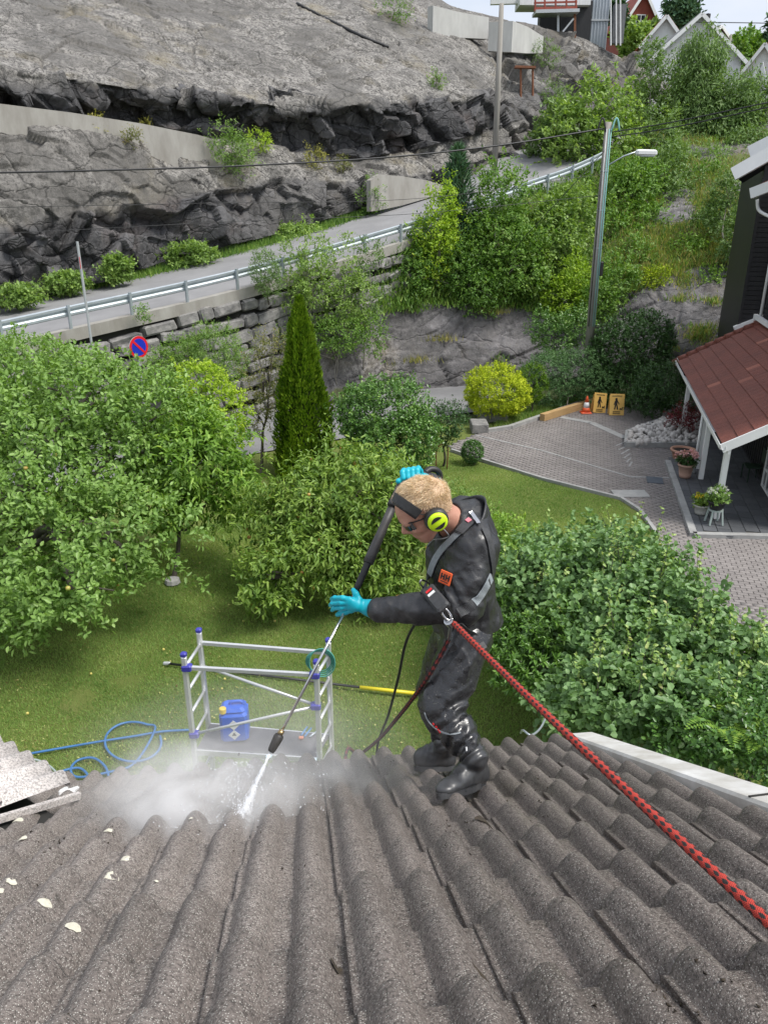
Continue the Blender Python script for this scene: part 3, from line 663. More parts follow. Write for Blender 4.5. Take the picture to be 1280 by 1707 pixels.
# building site on top of the cliff
t_ = thing('blue_grey_house', 'blue-grey metal clad building on top of the cliff', 'house', at(988, 75, 70))
cc = at(988, 24, 70); MB().box(cc + (0, 1.5, -1.0), (2.5, 3, 8.5)).put('wall', m_hg, t_)
for k_ in range(11): MB().box(cc + (-1.2 + k_ * .24, -.03, -1.0), (.07, .05, 8.3)).put('cladding_rib', m_hg, t_)
MB().box(cc + (0, -.06, -.35), (2.6, .06, .12)).put('joint_band', m_grey, t_)
MB().box(at(1030, 40, 69), (.9, .6, 2.6)).put('lean_to', m_rg, t_)
for x in (1018, 1027, 1034): MB().tube([at(x, 75, 68.5), at(x, -30, 68.5)], .05, 6).put('scaffold_pole', m_white, t_)
t_ = thing('red_balcony', 'red timber balcony on struts at the cliff top edge', 'balcony', at(930, 60, 68))
MB().box(at(925, -2, 69) + (0, 1, 0), (5.4, 2.4, .8)).put('white_wall', m_hw, t_)
MB().bar(at(890, 22, 68), at(962, 20, 68), 1.6, .22).put('deck', m_grey, t_)
MB().bar(at(890, 14, 67.8), at(962, 12, 67.8), .1, .22).put('rail', m_hr, t_); MB().bar(at(890, 4, 67.8), at(962, 2, 67.8), .1, .12).put('rail', m_hr, t_)
for x in (892, 908, 926, 944, 960): MB().bar(at(x, 20, 67.8), at(x, -8, 67.8), .12, .12, (0, 1, 0)).put('baluster', m_hr, t_)
for x in (930, 958): MB().bar(at(x, 62, 68), at(x, 22, 68), .16, .16, (0, 1, 0)).put('strut', m_rust if x > 950 else m_grey, t_)
MB().bar(at(938, 52, 67.9), at(956, 30, 67.9), .12, .12, (0, 1, 0)).put('strut', m_white, t_)
MB().box(at(940, 40, 70), (4, 1, 3)).put('shadow_wall', m_black, t_)  # black box standing in for the shade under the balcony deck
px_wall('white_parapet', 'white rendered wall at the very top edge behind the balcony', [(820, -40, 6, 70), (890, -40, 4, 70)], .4, m_hw)
b0 = at(1210, 100, 90); tag(MB().tube([b0, at(1219, 56, 90)], .09, 6).put('utility_pole', m_wood_pole, None, True), 'thin far pole on the skyline at the upper right', 'utility pole')
# ================================================================ paved yard
def paver_mat(name, c1, c2):
    m, t, b = new_mat(name); p = posn(t); oi = N(t, 'Attribute', attribute_name='pv').outputs['Fac']; orr = N(t, 'ObjectInfo').outputs['Random']
    n1 = noise(t, p, .5, 4, .6); n2 = noise(t, p, 40, 4, .7)
    s_ = N(t, 'Math', {0: oi, 1: orr}, operation='ADD').outputs[0]; s_ = N(t, 'Math', {0: s_}, operation='FRACT').outputs[0]
    c = ramp(t, s_, [(0, c1), (.5, [(a + b_) / 2 for a, b_ in zip(c1, c2)]), (1, c2)])
    c = mixc(t, .5, c, ramp(t, n1, [(.3, [x * .7 for x in c1]), (.7, [x * 1.1 for x in c2])]))
    c = mixc(t, .3, c, ramp(t, n2, [(.3, [x * .4 for x in c1]), (.7, [x * 1.4 for x in c2])]))
    t.links.new(c, b.inputs['Base Color']); b.inputs['Roughness'].default_value = .75; bump(t, b, n2, .4, .004); return m
m_pave = paver_mat('concrete_paver', (.15, .135, .13), (.27, .247, .235)); m_joint = M('paver_joint', (.045, .042, .038), (.09, .085, .075), 3, .95)
m_slate = paver_mat('slate_tile', (.045, .05, .056), (.115, .12, .13)); m_gran = M('granite_edge', (.24, .24, .235), (.36, .36, .35), 5, .8, .4, 60)
def inside(P, x, y):
    c = False; n = len(P); j = n - 1
    for i in range(n):
        if (P[i][1] > y) != (P[j][1] > y) and x < (P[j][0] - P[i][0]) * (y - P[i][1]) / (P[j][1] - P[i][1]) + P[i][0]: c = not c
        j = i
    return c
yard_px = [(748, 745), (900, 797), (1035, 832), (1065, 852), (1088, 884), (1120, 960), (1300, 1290), (1480, 1300), (1500, 900), (1240, 700), (1150, 684), (1040, 668), (1000, 666), (905, 697), (845, 716), (800, 722)]
yard = [gp(x, y)[:2] for x, y in yard_px]
struct(mesh('yard', [(x, y, .012) for x, y in yard], [tuple(range(len(yard)))], m_joint))
yo = bpy.data.objects['yard']
porch_px = [(1113, 768), (1156, 890), (1290, 893), (1420, 897), (1330, 760), (1225, 690), (1190, 690)]
porch = [gp(x, y, .1)[:2] for x, y in porch_px]
plant_px = [(1042, 742), (1044, 722), (1100, 702), (1160, 672), (1210, 690), (1168, 742)]
plant = [gp(x, y, .1)[:2] for x, y in plant_px]
bw, bl = .105, .21; cand = []
ctr = np.array(H(0, -3)[:2])
for i in range(-70, 90):
    for j in range(-60, 130):
        u, v_ = i * bl + (bl / 2 if j % 2 else 0), j * bw
        x, y = ctr + B[:2] * u + A[:2] * v_
        if not inside(yard, x, y) or inside(porch, x, y) or inside(plant, x, y): continue
        q = topx((x, y, 0))
        if q[0] > 1310 or q[1] > 1110: continue
        cand.append((depth((x, y, 0)), x, y, q))
cand.sort(key=lambda t: t[0] + (100 if (t[3][1] > 1010 or t[3][0] < 1040 or (t[3][0] < 1150 and t[3][1] > 930)) else 0))
pm = MB().cbox((0, 0, 0), (bl - .012, bw - .012, .05), None, .006); pme = bpy.data.meshes.new('paver'); pme.from_pydata(pm.v, [], pm.f); pme.update(); pme.materials.append(m_pave)
ZR = math.atan2(B[1], B[0]); rng = np.random.default_rng(3)
for d_, x, y, q in cand[:300]:
    o = put('paver', pme, None, yo); o.matrix_parent_inverse = Matrix(); o.location = (x, y, .014 + rng.normal(0, .0015)); o.rotation_euler = (rng.normal(0, .008), rng.normal(0, .008), ZR)
rest = cand[300:]
base = np.array([(sx * (bl - .012) / 2, sy * (bw - .012) / 2, z) for z in (0, .037) for sx, sy in ((-1, -1), (1, -1), (1, 1), (-1, 1))])
base = base @ np.array([[math.cos(ZR), math.sin(ZR), 0], [-math.sin(ZR), math.cos(ZR), 0], [0, 0, 1]])
RC = np.array([(x, y, 0) for _, x, y, _ in rest]); V = (RC[:, None] + base[None] + np.stack([0 * RC[:, 0], 0 * RC[:, 0], rng.normal(0, .002, len(RC))], 1)[:, None]).reshape(-1, 3)
fq = np.array([(4, 5, 6, 7), (0, 1, 5, 4), (1, 2, 6, 5), (2, 3, 7, 6), (3, 0, 4, 7)]); F = (np.arange(len(RC))[:, None, None] * 8 + fq[None]).reshape(-1, 4)
o = npmesh('paver_field', V, F, m_pave, yo, attrs={'pv': np.repeat(rng.random(len(RC)), 8)}); o['kind'] = 'stuff'
# edging strips and pale drain lines
def line_strip(name, label, pts, wd_, hgt, mat, cat='kerb', z=.03):
    mb = MB()
    for p, q in zip(pts[:-1], pts[1:]): a_, b_ = gp(*p), gp(*q); a_[2] = b_[2] = z; mb.bar(a_, b_, wd_, hgt)
    return tag(mb.put(name, mat), label, cat)
line_strip('lawn_edging', 'pale concrete edging between the small lawn and the paving', [(752, 752), (900, 799), (1035, 833), (1066, 853), (1090, 886), (1110, 940)], .09, .1, m_gran)
line_strip('drain_line', 'pale line of stones crossing the paved yard', [(792, 727), (900, 752), (1050, 797), (1115, 799)], .07, .02, m_gran, 'paving', .036)
line_strip('grey_drain', 'light grey drain channel leading to the pebble bed', [(935, 697), (985, 706), (1042, 732)], .28, .02, m_gran, 'drain', .037)
rows = thing('pale_stone_rows', 'short pale stone rows fanned out beside the pebble bed corner', 'paving', gp(1040, 760))
for k_ in range(6):
    a_, b_ = gp(1026 + k_ * 4.4, 745 + k_ * 7), gp(1046 + k_ * 1.4, 737 + k_ * 7); a_[2] = b_[2] = .039
    MB().bar(a_, b_, .05, .012).put('stone_row', m_gran, rows)
line_strip('yard_kerb', 'grey kerb stones between the hedge and the paving', [(812, 722), (850, 716), (905, 697), (985, 668), (1040, 664), (1150, 688)], .16, .16, m_gran, z=.07)
tag(MB().cbox(gp(798, 718) + (0, 0, .16), (.55, .8, .32), None, .02).put('concrete_step', m_stone), 'grey concrete block step at the corner of the drive', 'step')
tag(MB().cbox(gp(815, 690) + (0, 0, .25), (1.0, 2.4, .5), None, .02).put('concrete_plinth', m_stone), 'low concrete wall end beside the yellow bush', 'step')
mh = gp(1091, 803); tag(MB().cbox((mh[0], mh[1], .045), (.5, .42, .03), HAX, .005).put('drain_cover', M('iron_blue', (.06, .075, .10), (.10, .115, .14), 6, .5, metal=.4)), 'dark blue-grey metal drain cover in the paving', 'drain cover')
tag(MB().cbox(gp(1050, 826) + (0, 0, .05), (.9, .5, .04), None, .01).put('edge_stone', m_gran), 'pale rough stone slab at the corner of the small lawn', 'stone')
# ---- porch floor
pf = tag(MB().prism([(x, y, .0) for x, y in porch], UPZ, .085).put('porch_floor', m_joint), 'raised dark slate porch floor under the red roof', 'porch', kind='structure')
rng = np.random.default_rng(12)
pe = [gp(*p, .1) for p in porch_px]
for i in range(-6, 30):
    for j in range(-4, 16):
        u, v_ = i * .42 + (.2 if j % 2 else 0), j * .31; p = H(u - 1, -1.3 + v_, .095)
        if inside(porch, p[0], p[1]) and topx(p)[0] < 1310:
            MB().cbox(p, (.405 * rng.choice([1, 1, .98]), .295, .02 + rng.uniform(0, .004)), HAX, .004).put('slate_tile', m_slate, pf)
for a_, b_ in ((0, 1), (1, 2)): MB().bar(pe[a_] * (1, 1, 0) + (0, 0, .062), pe[b_] * (1, 1, 0) + (0, 0, .062), .16, .125).put('granite_edge', m_gran, pf)
# ---- pebble bed
m_peb = paver_mat('pebble', (.30, .27, .25), (.62, .60, .57))
pb = thing('pebble_bed', 'timber edged bed filled with pale rounded stones beside the porch', 'stone bed', (np.mean([p[0] for p in plant]), np.mean([p[1] for p in plant]), 0))
for p, q in ((0, 1), (1, 2), (2, 3), (5, 0)): MB().bar((*plant[p], .1), (*plant[q], .1), .09, .2).put('edge_board', m_gran, pb)
mesh('soil', [(x, y, .1) for x, y in plant], [tuple(range(len(plant)))], m_joint, pb)
ico = MB().lathe([(.02, -.5), (.36, -.42), (.5, -.05), (.42, .3), (.2, .48), (.02, .5)], (0, 0, 0), 7)
pmes = []
for k_ in range(5):
    vv_ = np.array(ico.v) * (1, rng.uniform(.6, .9), rng.uniform(.5, .75)) + rng.normal(0, .03, (len(ico.v), 3))
    me = bpy.data.meshes.new('pebble'); me.from_pydata([tuple(x) for x in vv_], [], ico.f); me.update(); me.materials.append(m_peb); me.polygons.foreach_set('use_smooth', np.ones(len(me.polygons), bool)); pmes.append(me)
lo, hi = np.min(plant, 0), np.max(plant, 0); cnt = 0
gx_ = np.arange(lo[0], hi[0], .17)
for x in gx_:
    for y in np.arange(lo[1], hi[1], .17):
        x2, y2 = x + rng.normal(0, .04), y + rng.normal(0, .04)
        if inside(plant, x2, y2) and cnt < 295:
            o = put('pebble', pmes[rng.integers(5)], None, pb); s_ = rng.uniform(.13, .3); o.location = (x2, y2, .12 + rng.uniform(0, .08)); o.scale = (s_, s_, s_); o.rotation_euler = rng.uniform(0, 6, 3); cnt += 1
# ---- boards with pictograms, cone, plank
m_yel = M('sign_yellow', (.72, .43, .10), (.78, .50, .15), 3, .5); m_ink = M('black_print', (.012, .012, .012), rough=.5)
def warn_board(label, px, py, wm, hm, yaw, lean, roll=0):
    b_ = gp(px, py); x = np.array([math.cos(yaw), math.sin(yaw), 0]); n0 = np.array([math.sin(yaw), -math.cos(yaw), 0])
    u = nrm(UPZ * math.cos(lean) - n0 * math.sin(lean)); n_ = np.cross(x, u)
    x, u = x * math.cos(roll) + u * math.sin(roll), u * math.cos(roll) - x * math.sin(roll)
    t_ = thing('warning_board', label, 'warning board', b_)
    c_ = b_ + u * hm / 2 + UPZ * .04
    MB().cbox(c_, (wm, .03, hm), (x, -n_, u), .006).put('panel', m_yel, t_)
    MB().cbox(c_ - n_ * .16 - u * .02, (wm, .03, hm * .96), (x, nrm(-n_ * .92 + u * .3), nrm(u * .92 + n_ * .3)), .006).put('rear_panel', m_yel, t_)
    f_ = c_ + n_ * .018
    def q(cx, cz, w_, h_, nm, rot=0):
        xx, uu = x * math.cos(rot) + u * math.sin(rot), u * math.cos(rot) - x * math.sin(rot)
        return MB().box(f_ + x * cx * wm + u * cz * hm, (w_ * wm, .005, h_ * hm), (xx, -n_, uu)).put(nm, m_ink, t_)
    # lettering rows, as far as they can be read: short black strokes
    for row, cz, k0, k1 in ((0, .40, -.32, .32), (1, -.33, -.24, .24), (2, -.41, -.24, .24)):
        k = k0
        while k < k1: q(k, cz, .045, .05 if row == 0 else .055, 'lettering'); k += .075
    MB().lathe([(.055 * hm, 0), (.055 * hm, .006)], f_ + x * -.06 * wm + u * .26 * hm, 14, (x, u, n_)).put('pictogram', m_ink, t_)
    q(-.06, .10, .16, .24, 'pictogram', -.08); q(-.13, -.11, .085, .24, 'pictogram', -.18); q(.01, -.11, .085, .24, 'pictogram', .2)
    q(.07, .10, .06, .20, 'pictogram', .5); q(-.17, .08, .05, .2, 'pictogram', -.3)
    q(.28, -.2, .2, .06, 'pictogram', -.2); q(.22, -.23, .04, .07, 'pictogram'); q(.36, -.23, .04, .07, 'pictogram'); q(.37, -.15, .07, .05, 'pictogram')
warn_board('yellow warning board with black walker, tilted, next to the cone', 998, 690, .48, .72, .18, .25, -.12)
warn_board('yellow warning board with black walker, upright, right of the tilted one', 1027, 694, .52, .76, -.05, .22)
m_or = M('cone_orange', (.72, .10, .03), (.78, .13, .04), 4, .5)
cp_ = gp(976, 690); t_ = thing('traffic_cone', 'orange and white traffic cone standing at the end of the plank', 'traffic cone', cp_)
MB().cbox(cp_ + (0, 0, .06), (.38, .38, .06), None, .02).put('base', m_or, t_)
MB().lathe([(.15, .09), (.115, .25)], cp_, 20).put('cone', m_or, t_, True); MB().lathe([(.117, .25), (.075, .44)], cp_, 20).put('reflective_band', m_white, t_, True); MB().lathe([(.075, .44), (.03, .65), (.02, .66)], cp_, 20).put('tip', m_or, t_, True)
m_tim = M('raw_timber', (.38, .24, .10), (.50, .33, .16), 6, .7, .2, 30, stretch=(.3, .3, 4))
a_, b_ = gp(903, 703) + (0, 0, .16), gp(990, 676) + (0, 0, .16)
tag(MB().bar(a_, b_, .2, .24).put('timber_plank', m_tim), 'long raw wooden beam lying along the kerb below the hedge', 'plank')
# ---- bird/pump iron hoop by the lawn
P = [gp(727, 784), gp(727, 784) + (0, 0, .6), gp(735, 780) + (.05, 0, .72), gp(745, 781) + (0, 0, .62), gp(745, 781)]
tag(MB().tube(smooth_path(P, 6), .018, 6).put('iron_hoop', m_rust, None, True), 'thin rusty iron hoop standing at the edge of the small lawn', 'hoop')

# ================================================================ pots and flowers by the porch
m_terra = M('terracotta', (.42, .22, .15), (.52, .30, .21), 5, .7); m_pot_p = M('pink_pot', (.50, .30, .23), (.58, .37, .29), 4, .6); m_potw = M('pale_pot', (.50, .49, .45), (.58, .57, .53), 4, .6); m_soil = M('soil', (.02, .016, .012), (.04, .03, .02), 20, 1)
def pot(name, label, p, r, h, mat, z0=.12, lip=1.12):
    b_ = np.array([p[0], p[1], z0]); t_ = thing(name, label, 'plant pot', b_)
    MB().lathe([(r * .72, 0), (r * .8, h * .2), (r, h * .86), (r * lip, h * .86), (r * lip, h), (r * .93, h), (r * .9, h * .85)], b_, 24).put('pot', mat, t_, True)
    MB().lathe([(r * .92, h * .86), (.01, h * .9)], b_, 20).put('soil', m_soil, t_); return t_, b_ + UPZ * h
POT1 = pot('plant_pot', 'round pink clay pot of pink hydrangeas on the porch edge', gp(1141, 795, .12), .2, .38, m_pot_p)
POT2 = pot('plant_pot', 'wide terracotta bowl planter beside the pebble bed', gp(1137, 764, .1), .33, .36, m_terra, .03)
POT3 = pot('plant_pot', 'pale pot of yellow pansies next to the green stool', gp(1167, 856, .12), .17, .24, m_potw)
stl = gp(1189, 872, .12); t_ = thing('plant_stool', 'small pale green stool carrying a black pot of white flowers', 'stool', stl)
m_gst = M('stool_paint', (.28, .34, .32), (.36, .42, .40), 6, .6)
MB().lathe([(.17, .0), (.17, .03)], stl + (0, 0, .33), 18).put('seat', m_gst, t_)
for sx, sy in ((-1, -1), (1, -1), (1, 1), (-1, 1)): MB().bar(stl + (sx * .15, sy * .15, 0), stl + (sx * .11, sy * .11, .33), .035, .035, (1, 0, 0)).put('leg', m_gst, t_)
POT4 = pot('plant_pot', 'black pot of small white flowers on the green stool', stl, .19, .2, m_blk, .12 + .36)
# dark green tray on legs near the french window
tb = gp(1252, 800, .1) ; t_ = thing('garden_chair', 'dark green folding garden chair beside the french window', 'chair', (tb[0], tb[1], .1))
m_dg = M('dark_green_paint', (.012, .03, .018), (.02, .045, .027), 5, .5)
MB().cbox((tb[0], tb[1], .5), (.45, .45, .03), HAX, .01).put('seat', m_dg, t_); MB().cbox((tb[0] + .2, tb[1] - .05, .8), (.4, .03, .4), HAX, .01).put('backrest', m_dg, t_)
for sx, sy in ((-1, -1), (1, -1), (1, 1), (-1, 1)): MB().bar((tb[0] + sx * .2, tb[1] + sy * .2, .1), (tb[0] + sx * .2, tb[1] + sy * .2, .5), .025, .025, (1, 0, 0)).put('leg', m_dg, t_)
# ================================================================ vegetation
def unit(rng, n):
    v = rng.normal(0, 1, (n, 3)); return nrm(v)
def leaves_mesh(P, D, Nn, L, W, fold=.18, kind=4, curl=0.0):
    """P base points, D directions, Nn normals -> one mesh's vertices and quads / tris"""
    D = nrm(D); S = nrm(np.cross(D, Nn)); U = np.cross(S, D); L = np.broadcast_to(L, (len(P),))[:, None]; W = np.broadcast_to(W, (len(P),))[:, None]
    if kind == 4:
        v = np.stack([P, P + D * L * .45 + S * W * .5 + U * W * fold, P + D * L - U * L * curl, P + D * L * .45 - S * W * .5 + U * W * fold], 1)
        f = np.array([(0, 1, 2), (0, 2, 3)])
    else:
        v = np.stack([P, P + D * L * .28 + S * W * .46 + U * W * fold, P + D * L * .68 + S * W * .4 + U * W * fold - U * L * curl * .4, P + D * L - U * L * curl,
                      P + D * L * .68 - S * W * .4 + U * W * fold - U * L * curl * .4, P + D * L * .28 - S * W * .46 + U * W * fold], 1)
        f = np.array([(0, 1, 2, 3), (0, 3, 4, 5)])
    k = v.shape[1]
    F = (np.arange(len(P))[:, None, None] * k + f[None]).reshape(-1, f.shape[1])
    return v.reshape(-1, 3), F, k
def clusters(blobs, n, rng, inner=.55, rough=.3, freq=1.6, seed=0):
    """cluster centres and outward directions in the outer shell of a union of ellipsoids, with an uneven outline"""
    Bc = np.array([b[:3] for b in blobs]); Br = np.array([b[3:6] for b in blobs])
    wgt = (Br[:, 0] * Br[:, 1] + Br[:, 1] * Br[:, 2] + Br[:, 0] * Br[:, 2]); wgt = wgt / wgt.sum()
    i = rng.choice(len(blobs), n, p=wgt); d = unit(rng, n)
    r = inner + (1 - inner) * rng.random(n) ** .6
    bump_ = 1 + rough * fbm(d * freq + Bc[i] * 2.1, seed + 5, 3) + (rng.random(n) < .06) * rng.uniform(0, .3, n) * min(1, rough * 2.5)
    c = Bc[i] + d * Br[i] * (r * bump_)[:, None]; out = nrm(d / Br[i])
    keep = np.ones(n, bool)
    for k in range(len(blobs)):       # thin out what lies deep inside another blob
        q = ((c - Bc[k]) / Br[k]); inn = (q * q).sum(1) < .3; keep &= ~(inn & (i != k))
    return c[keep], out[keep]
def spray(C, O, per, twig, rng, L, W, up=.25, droop=.0, spread=1.0, nup=.8, lv0=.5, lvar=.25, kind=4, fold=.18, curl=.0, outw=.5):
    n = len(C); ax = nrm(O * .8 + unit(rng, n) * .7 + np.array([0, 0, up]))
    k = np.repeat(np.arange(n), per); m = len(k); t = rng.random(m)
    P = C[k] + ax[k] * (t * twig)[:, None] + rng.normal(0, twig * .13, (m, 3))
    D = nrm(ax[k] * .55 + unit(rng, m) * spread + np.array([0, 0, -droop]))
    Nn = nrm(np.array([0, 0, nup]) + O[k] * outw + unit(rng, m) * .55)
    Ls = L * rng.uniform(.65, 1.2, m); Ws = W * rng.uniform(.7, 1.2, m)
    v, f, kk = leaves_mesh(P, D, Nn, Ls, Ws, fold, kind, curl)
    cv = rng.normal(0, .5, n)[k] * .6 + rng.normal(0, .5, m) * .7 + (t - .5) * .5
    lv = np.clip(lv0 + lvar * cv, 0.02, .98); return v, f, np.repeat(lv, kk)
LM = {
 'apple': leafmat('leaf_apple', [(.055, .10, .02), (.105, .19, .04), (.18, .285, .075), (.32, .42, .16)], .3, .42, gain=1.4),
 'cherry': leafmat('leaf_cherry', [(.045, .10, .012), (.10, .20, .028), (.20, .33, .05), (.36, .42, .08)], .32, .45),
 'plum': leafmat('leaf_plum', [(.04, .085, .014), (.09, .165, .028), (.18, .265, .05), (.32, .40, .10)], .3, .4, gain=1.4),
 'hazel': leafmat('leaf_hazel', [(.045, .085, .03), (.09, .165, .06), (.155, .255, .10), (.28, .38, .16)], .3, .42, gain=1.4),
 'hazel_tip': leafmat('leaf_hazel_tip', [(.12, .20, .05), (.22, .34, .09), (.34, .42, .15), (.42, .34, .16)], .3, .45),
 'rhodo': leafmat('leaf_rhodo', [(.03, .07, .012), (.06, .14, .022), (.12, .23, .04), (.24, .36, .08)], .2, .32, .5),
 'dark': leafmat('leaf_dark', [(.012, .03, .008), (.026, .062, .016), (.05, .11, .028), (.09, .165, .05)], .18, .42),
 'ivy': leafmat('leaf_glossy', [(.025, .065, .014), (.06, .14, .028), (.12, .23, .048), (.34, .44, .09)], .2, .33, .5),
 'thuja': leafmat('leaf_thuja', [(.028, .066, .004), (.07, .145, .008), (.14, .23, .014), (.22, .31, .03)], .2, .6, .2),
 'gold': leafmat('leaf_gold', [(.10, .16, .008), (.24, .32, .014), (.42, .48, .03), (.58, .60, .07)], .25, .6, .2),
 'blue': leafmat('leaf_juniper', [(.022, .06, .018), (.055, .12, .04), (.10, .18, .07), (.16, .24, .11)], .15, .6, .2),
 'lime': leafmat('leaf_lime', [(.09, .16, .012), (.20, .32, .025), (.34, .45, .04), (.48, .55, .09)], .35, .5),
 'rowan': leafmat('leaf_rowan', [(.065, .115, .028), (.14, .23, .055), (.24, .345, .09), (.38, .46, .15)], .35, .5),
 'birch': leafmat('leaf_birch', [(.045, .085, .022), (.09, .16, .042), (.15, .235, .075), (.24, .31, .13)], .3, .5),
 'slope': leafmat('leaf_slope', [(.03, .075, .014), (.075, .16, .026), (.15, .26, .045), (.27, .36, .08)], .3, .5),
 'pine': leafmat('leaf_pine', [(.02, .05, .025), (.045, .10, .05), (.08, .15, .075), (.12, .19, .10)], .1, .6, .2),
 'willow': leafmat('leaf_willow', [(.05, .11, .02), (.10, .19, .04), (.19, .29, .07), (.29, .38, .13)], .3, .5),
 'brown': leafmat('leaf_russet', [(.05, .07, .025), (.11, .14, .045), (.20, .19, .07), (.26, .14, .07)], .3, .5),
 'maple': leafmat('leaf_maple_red', [(.06, .008, .012), (.11, .016, .022), (.17, .03, .035), (.24, .06, .05)], .3, .45),
 'grass': leafmat('blade_grass', [(.05, .098, .026), (.10, .16, .045), (.16, .215, .07), (.26, .26, .12)], .42, .7, .1, gain=2.1),
 'straw': leafmat('blade_straw', [(.10, .12, .03), (.19, .20, .05), (.30, .28, .09), (.40, .34, .14)], .3, .7, .1)}
m_bark = M('bark', (.06, .05, .04), (.13, .115, .095), 9, .9, .6, 30, stretch=(1, 1, .3)); m_barkp = M('bark_pale', (.18, .165, .14), (.30, .28, .25), 9, .9, .5, 30, stretch=(1, 1, .3))
def px_blob(px, py, Y, rx, ry, dr=.9):
    c = at(px, py, Y); s = depth(c) / FPX; return (c[0], c[1], c[2], rx * s, rx * s * dr, ry * s * 1.02)
def limbs(base, blobs, r0, rng, t_, mat, fork=.45, twigs=0, lean=0):
    """trunk, one limb per blob, thinner twigs inside every blob"""
    base = np.asarray(base, float); cen = np.mean([b[:3] for b in blobs], 0); low = min(b[2] - b[5] for b in blobs)
    fk = base + (cen - base) * fork; fk[2] = max(base[2] + .3, min(fk[2], cen[2]))
    MB().tube(smooth_path([base - (0, 0, .15), base + (fk - base) * .5 + rng.normal(0, .04, 3), fk], 5), np.linspace(r0, r0 * .7, 11), 9).put('trunk', mat, t_, True)
    for b in blobs:
        c = np.array(b[:3]); mid = (fk + c) / 2 + rng.normal(0, .12, 3) * np.linalg.norm(c - fk)
        mb = MB().tube(smooth_path([fk, mid, c], 5), np.linspace(r0 * .62, r0 * .25, 11), 7)
        for k in range(twigs):
            e = c + unit(rng, 1)[0] * np.array(b[3:6]) * .85; mb.tube(smooth_path([c + (fk - c) * rng.uniform(0, .5), (c + e) / 2 + (0, 0, .05), e], 4), np.linspace(r0 * .22, r0 * .06, 9), 5)
        mb.put('branch', mat, t_, True)
def tree(name, label, cat, base, blobs, ncl, per, twig, L, W, mat, r0=.1, seed=1, inner=.5, rough=.35, freq=1.6, fork=.45, twigs=3, bark=None, group=None, **kw):
    rng = np.random.default_rng(seed); base = np.asarray(base, float); t_ = thing(name, label, cat, base, group)
    C, O = clusters(blobs, ncl, rng, inner, rough, freq, seed); v, f, lv = spray(C, O, per, twig, rng, L, W, **kw)
    npmesh('crown', v, f, LM[mat], t_, attrs={'lv': lv})
    if r0: limbs(base, blobs, r0, rng, t_, bark or m_bark, fork, twigs)
    return t_, C, O, rng
def ground_z(x, y):
    h = hill_bvh.ray_cast(Vector((x, y, 60)), Vector((0, 0, -1))); return h[0].z if h[0] else 0.0
def fruit(t_, C, O, rng, n, r, cols, name='fruit'):
    i = rng.choice(len(C), n, replace=False)
    me = bpy.data.meshes.new('fruit'); mb = MB().lathe([(.1, -.9), (.7, -.7), (1, 0), (.75, .65), (.2, .85)], (0, 0, 0), 8); me.from_pydata(mb.v, [], mb.f); me.update(); me.polygons.foreach_set('use_smooth', np.ones(len(me.polygons), bool)); me.materials.append(cols)
    for k in i:
        o = put(name, me, None, t_); o.location = tuple(C[k] + O[k] * .12 + (0, 0, -.06)); s = r * rng.uniform(.8, 1.2); o.scale = (s, s, s)
m_fruit = M('fruit_skin', (.34, .10, .03), (.48, .36, .09), 9, .4); m_apple = M('apple_skin', (.36, .42, .09), (.48, .24, .07), 9, .4)

# ---- garden trees
bl = [px_blob(60, 770, 13.4, 150, 120), px_blob(210, 730, 14, 120, 95), px_blob(70, 900, 11.6, 140, 95), px_blob(190, 880, 12.2, 110, 85), px_blob(-60, 860, 12.5, 130, 150), px_blob(120, 985, 10.6, 80, 55), px_blob(20, 990, 11, 90, 60), px_blob(150, 655, 14.6, 120, 55), px_blob(20, 665, 14.8, 110, 60)]
t_, C, O, rg = tree('apple_tree', 'large apple tree with broad pale green leaves at the left edge', 'apple tree', (-7.4, 12.4, 0), bl, 3300, 12, .32, .11, .058, 'apple', .15, 3, inner=.4, rough=.7, kind=6, up=.35, curl=.12)
fruit(t_, C, O, rg, 34, .035, m_apple)
bl = [px_blob(320, 770, 14.2, 80, 60), px_blob(270, 830, 13.9, 60, 45), px_blob(365, 800, 14.6, 55, 60), px_blob(300, 715, 14.9, 70, 45)]
tree('cherry_tree', 'young cherry tree with long drooping leaves beside the apple tree', 'cherry tree', gp(286, 968), bl, 900, 12, .3, .15, .05, 'cherry', .055, 5, inner=.45, rough=.4, up=.1, droop=.55, kind=6, curl=.15)
sp_st = gp(288, 972); tag(MB().lathe([(.02, 0), (.16, .01), (.14, .09), (.05, .12), (.01, .12)], sp_st, 9).put('garden_stone', m_gran), 'grey stone lying at the foot of the young cherry tree', 'stone')
bl = [px_blob(590, 815, 13.6, 95, 62), px_blob(520, 850, 13.3, 90, 70), px_blob(650, 870, 13, 75, 80), px_blob(560, 920, 12.6, 85, 70), px_blob(450, 965, 12.2, 45, 50), px_blob(640, 960, 12.5, 55, 50), px_blob(675, 835, 13.4, 48, 50), px_blob(455, 870, 13.4, 50, 55)]
t_, C, O, rg = tree('plum_tree', 'broad fruit tree with reddish fruit behind the worker', 'fruit tree', gp(585, 1000), bl, 2300, 12, .32, .125, .044, 'plum', .13, 7, inner=.4, rough=.65, up=.1, droop=.6, kind=6, curl=.14)
fruit(t_, C, O, rg, 110, .032, m_fruit)
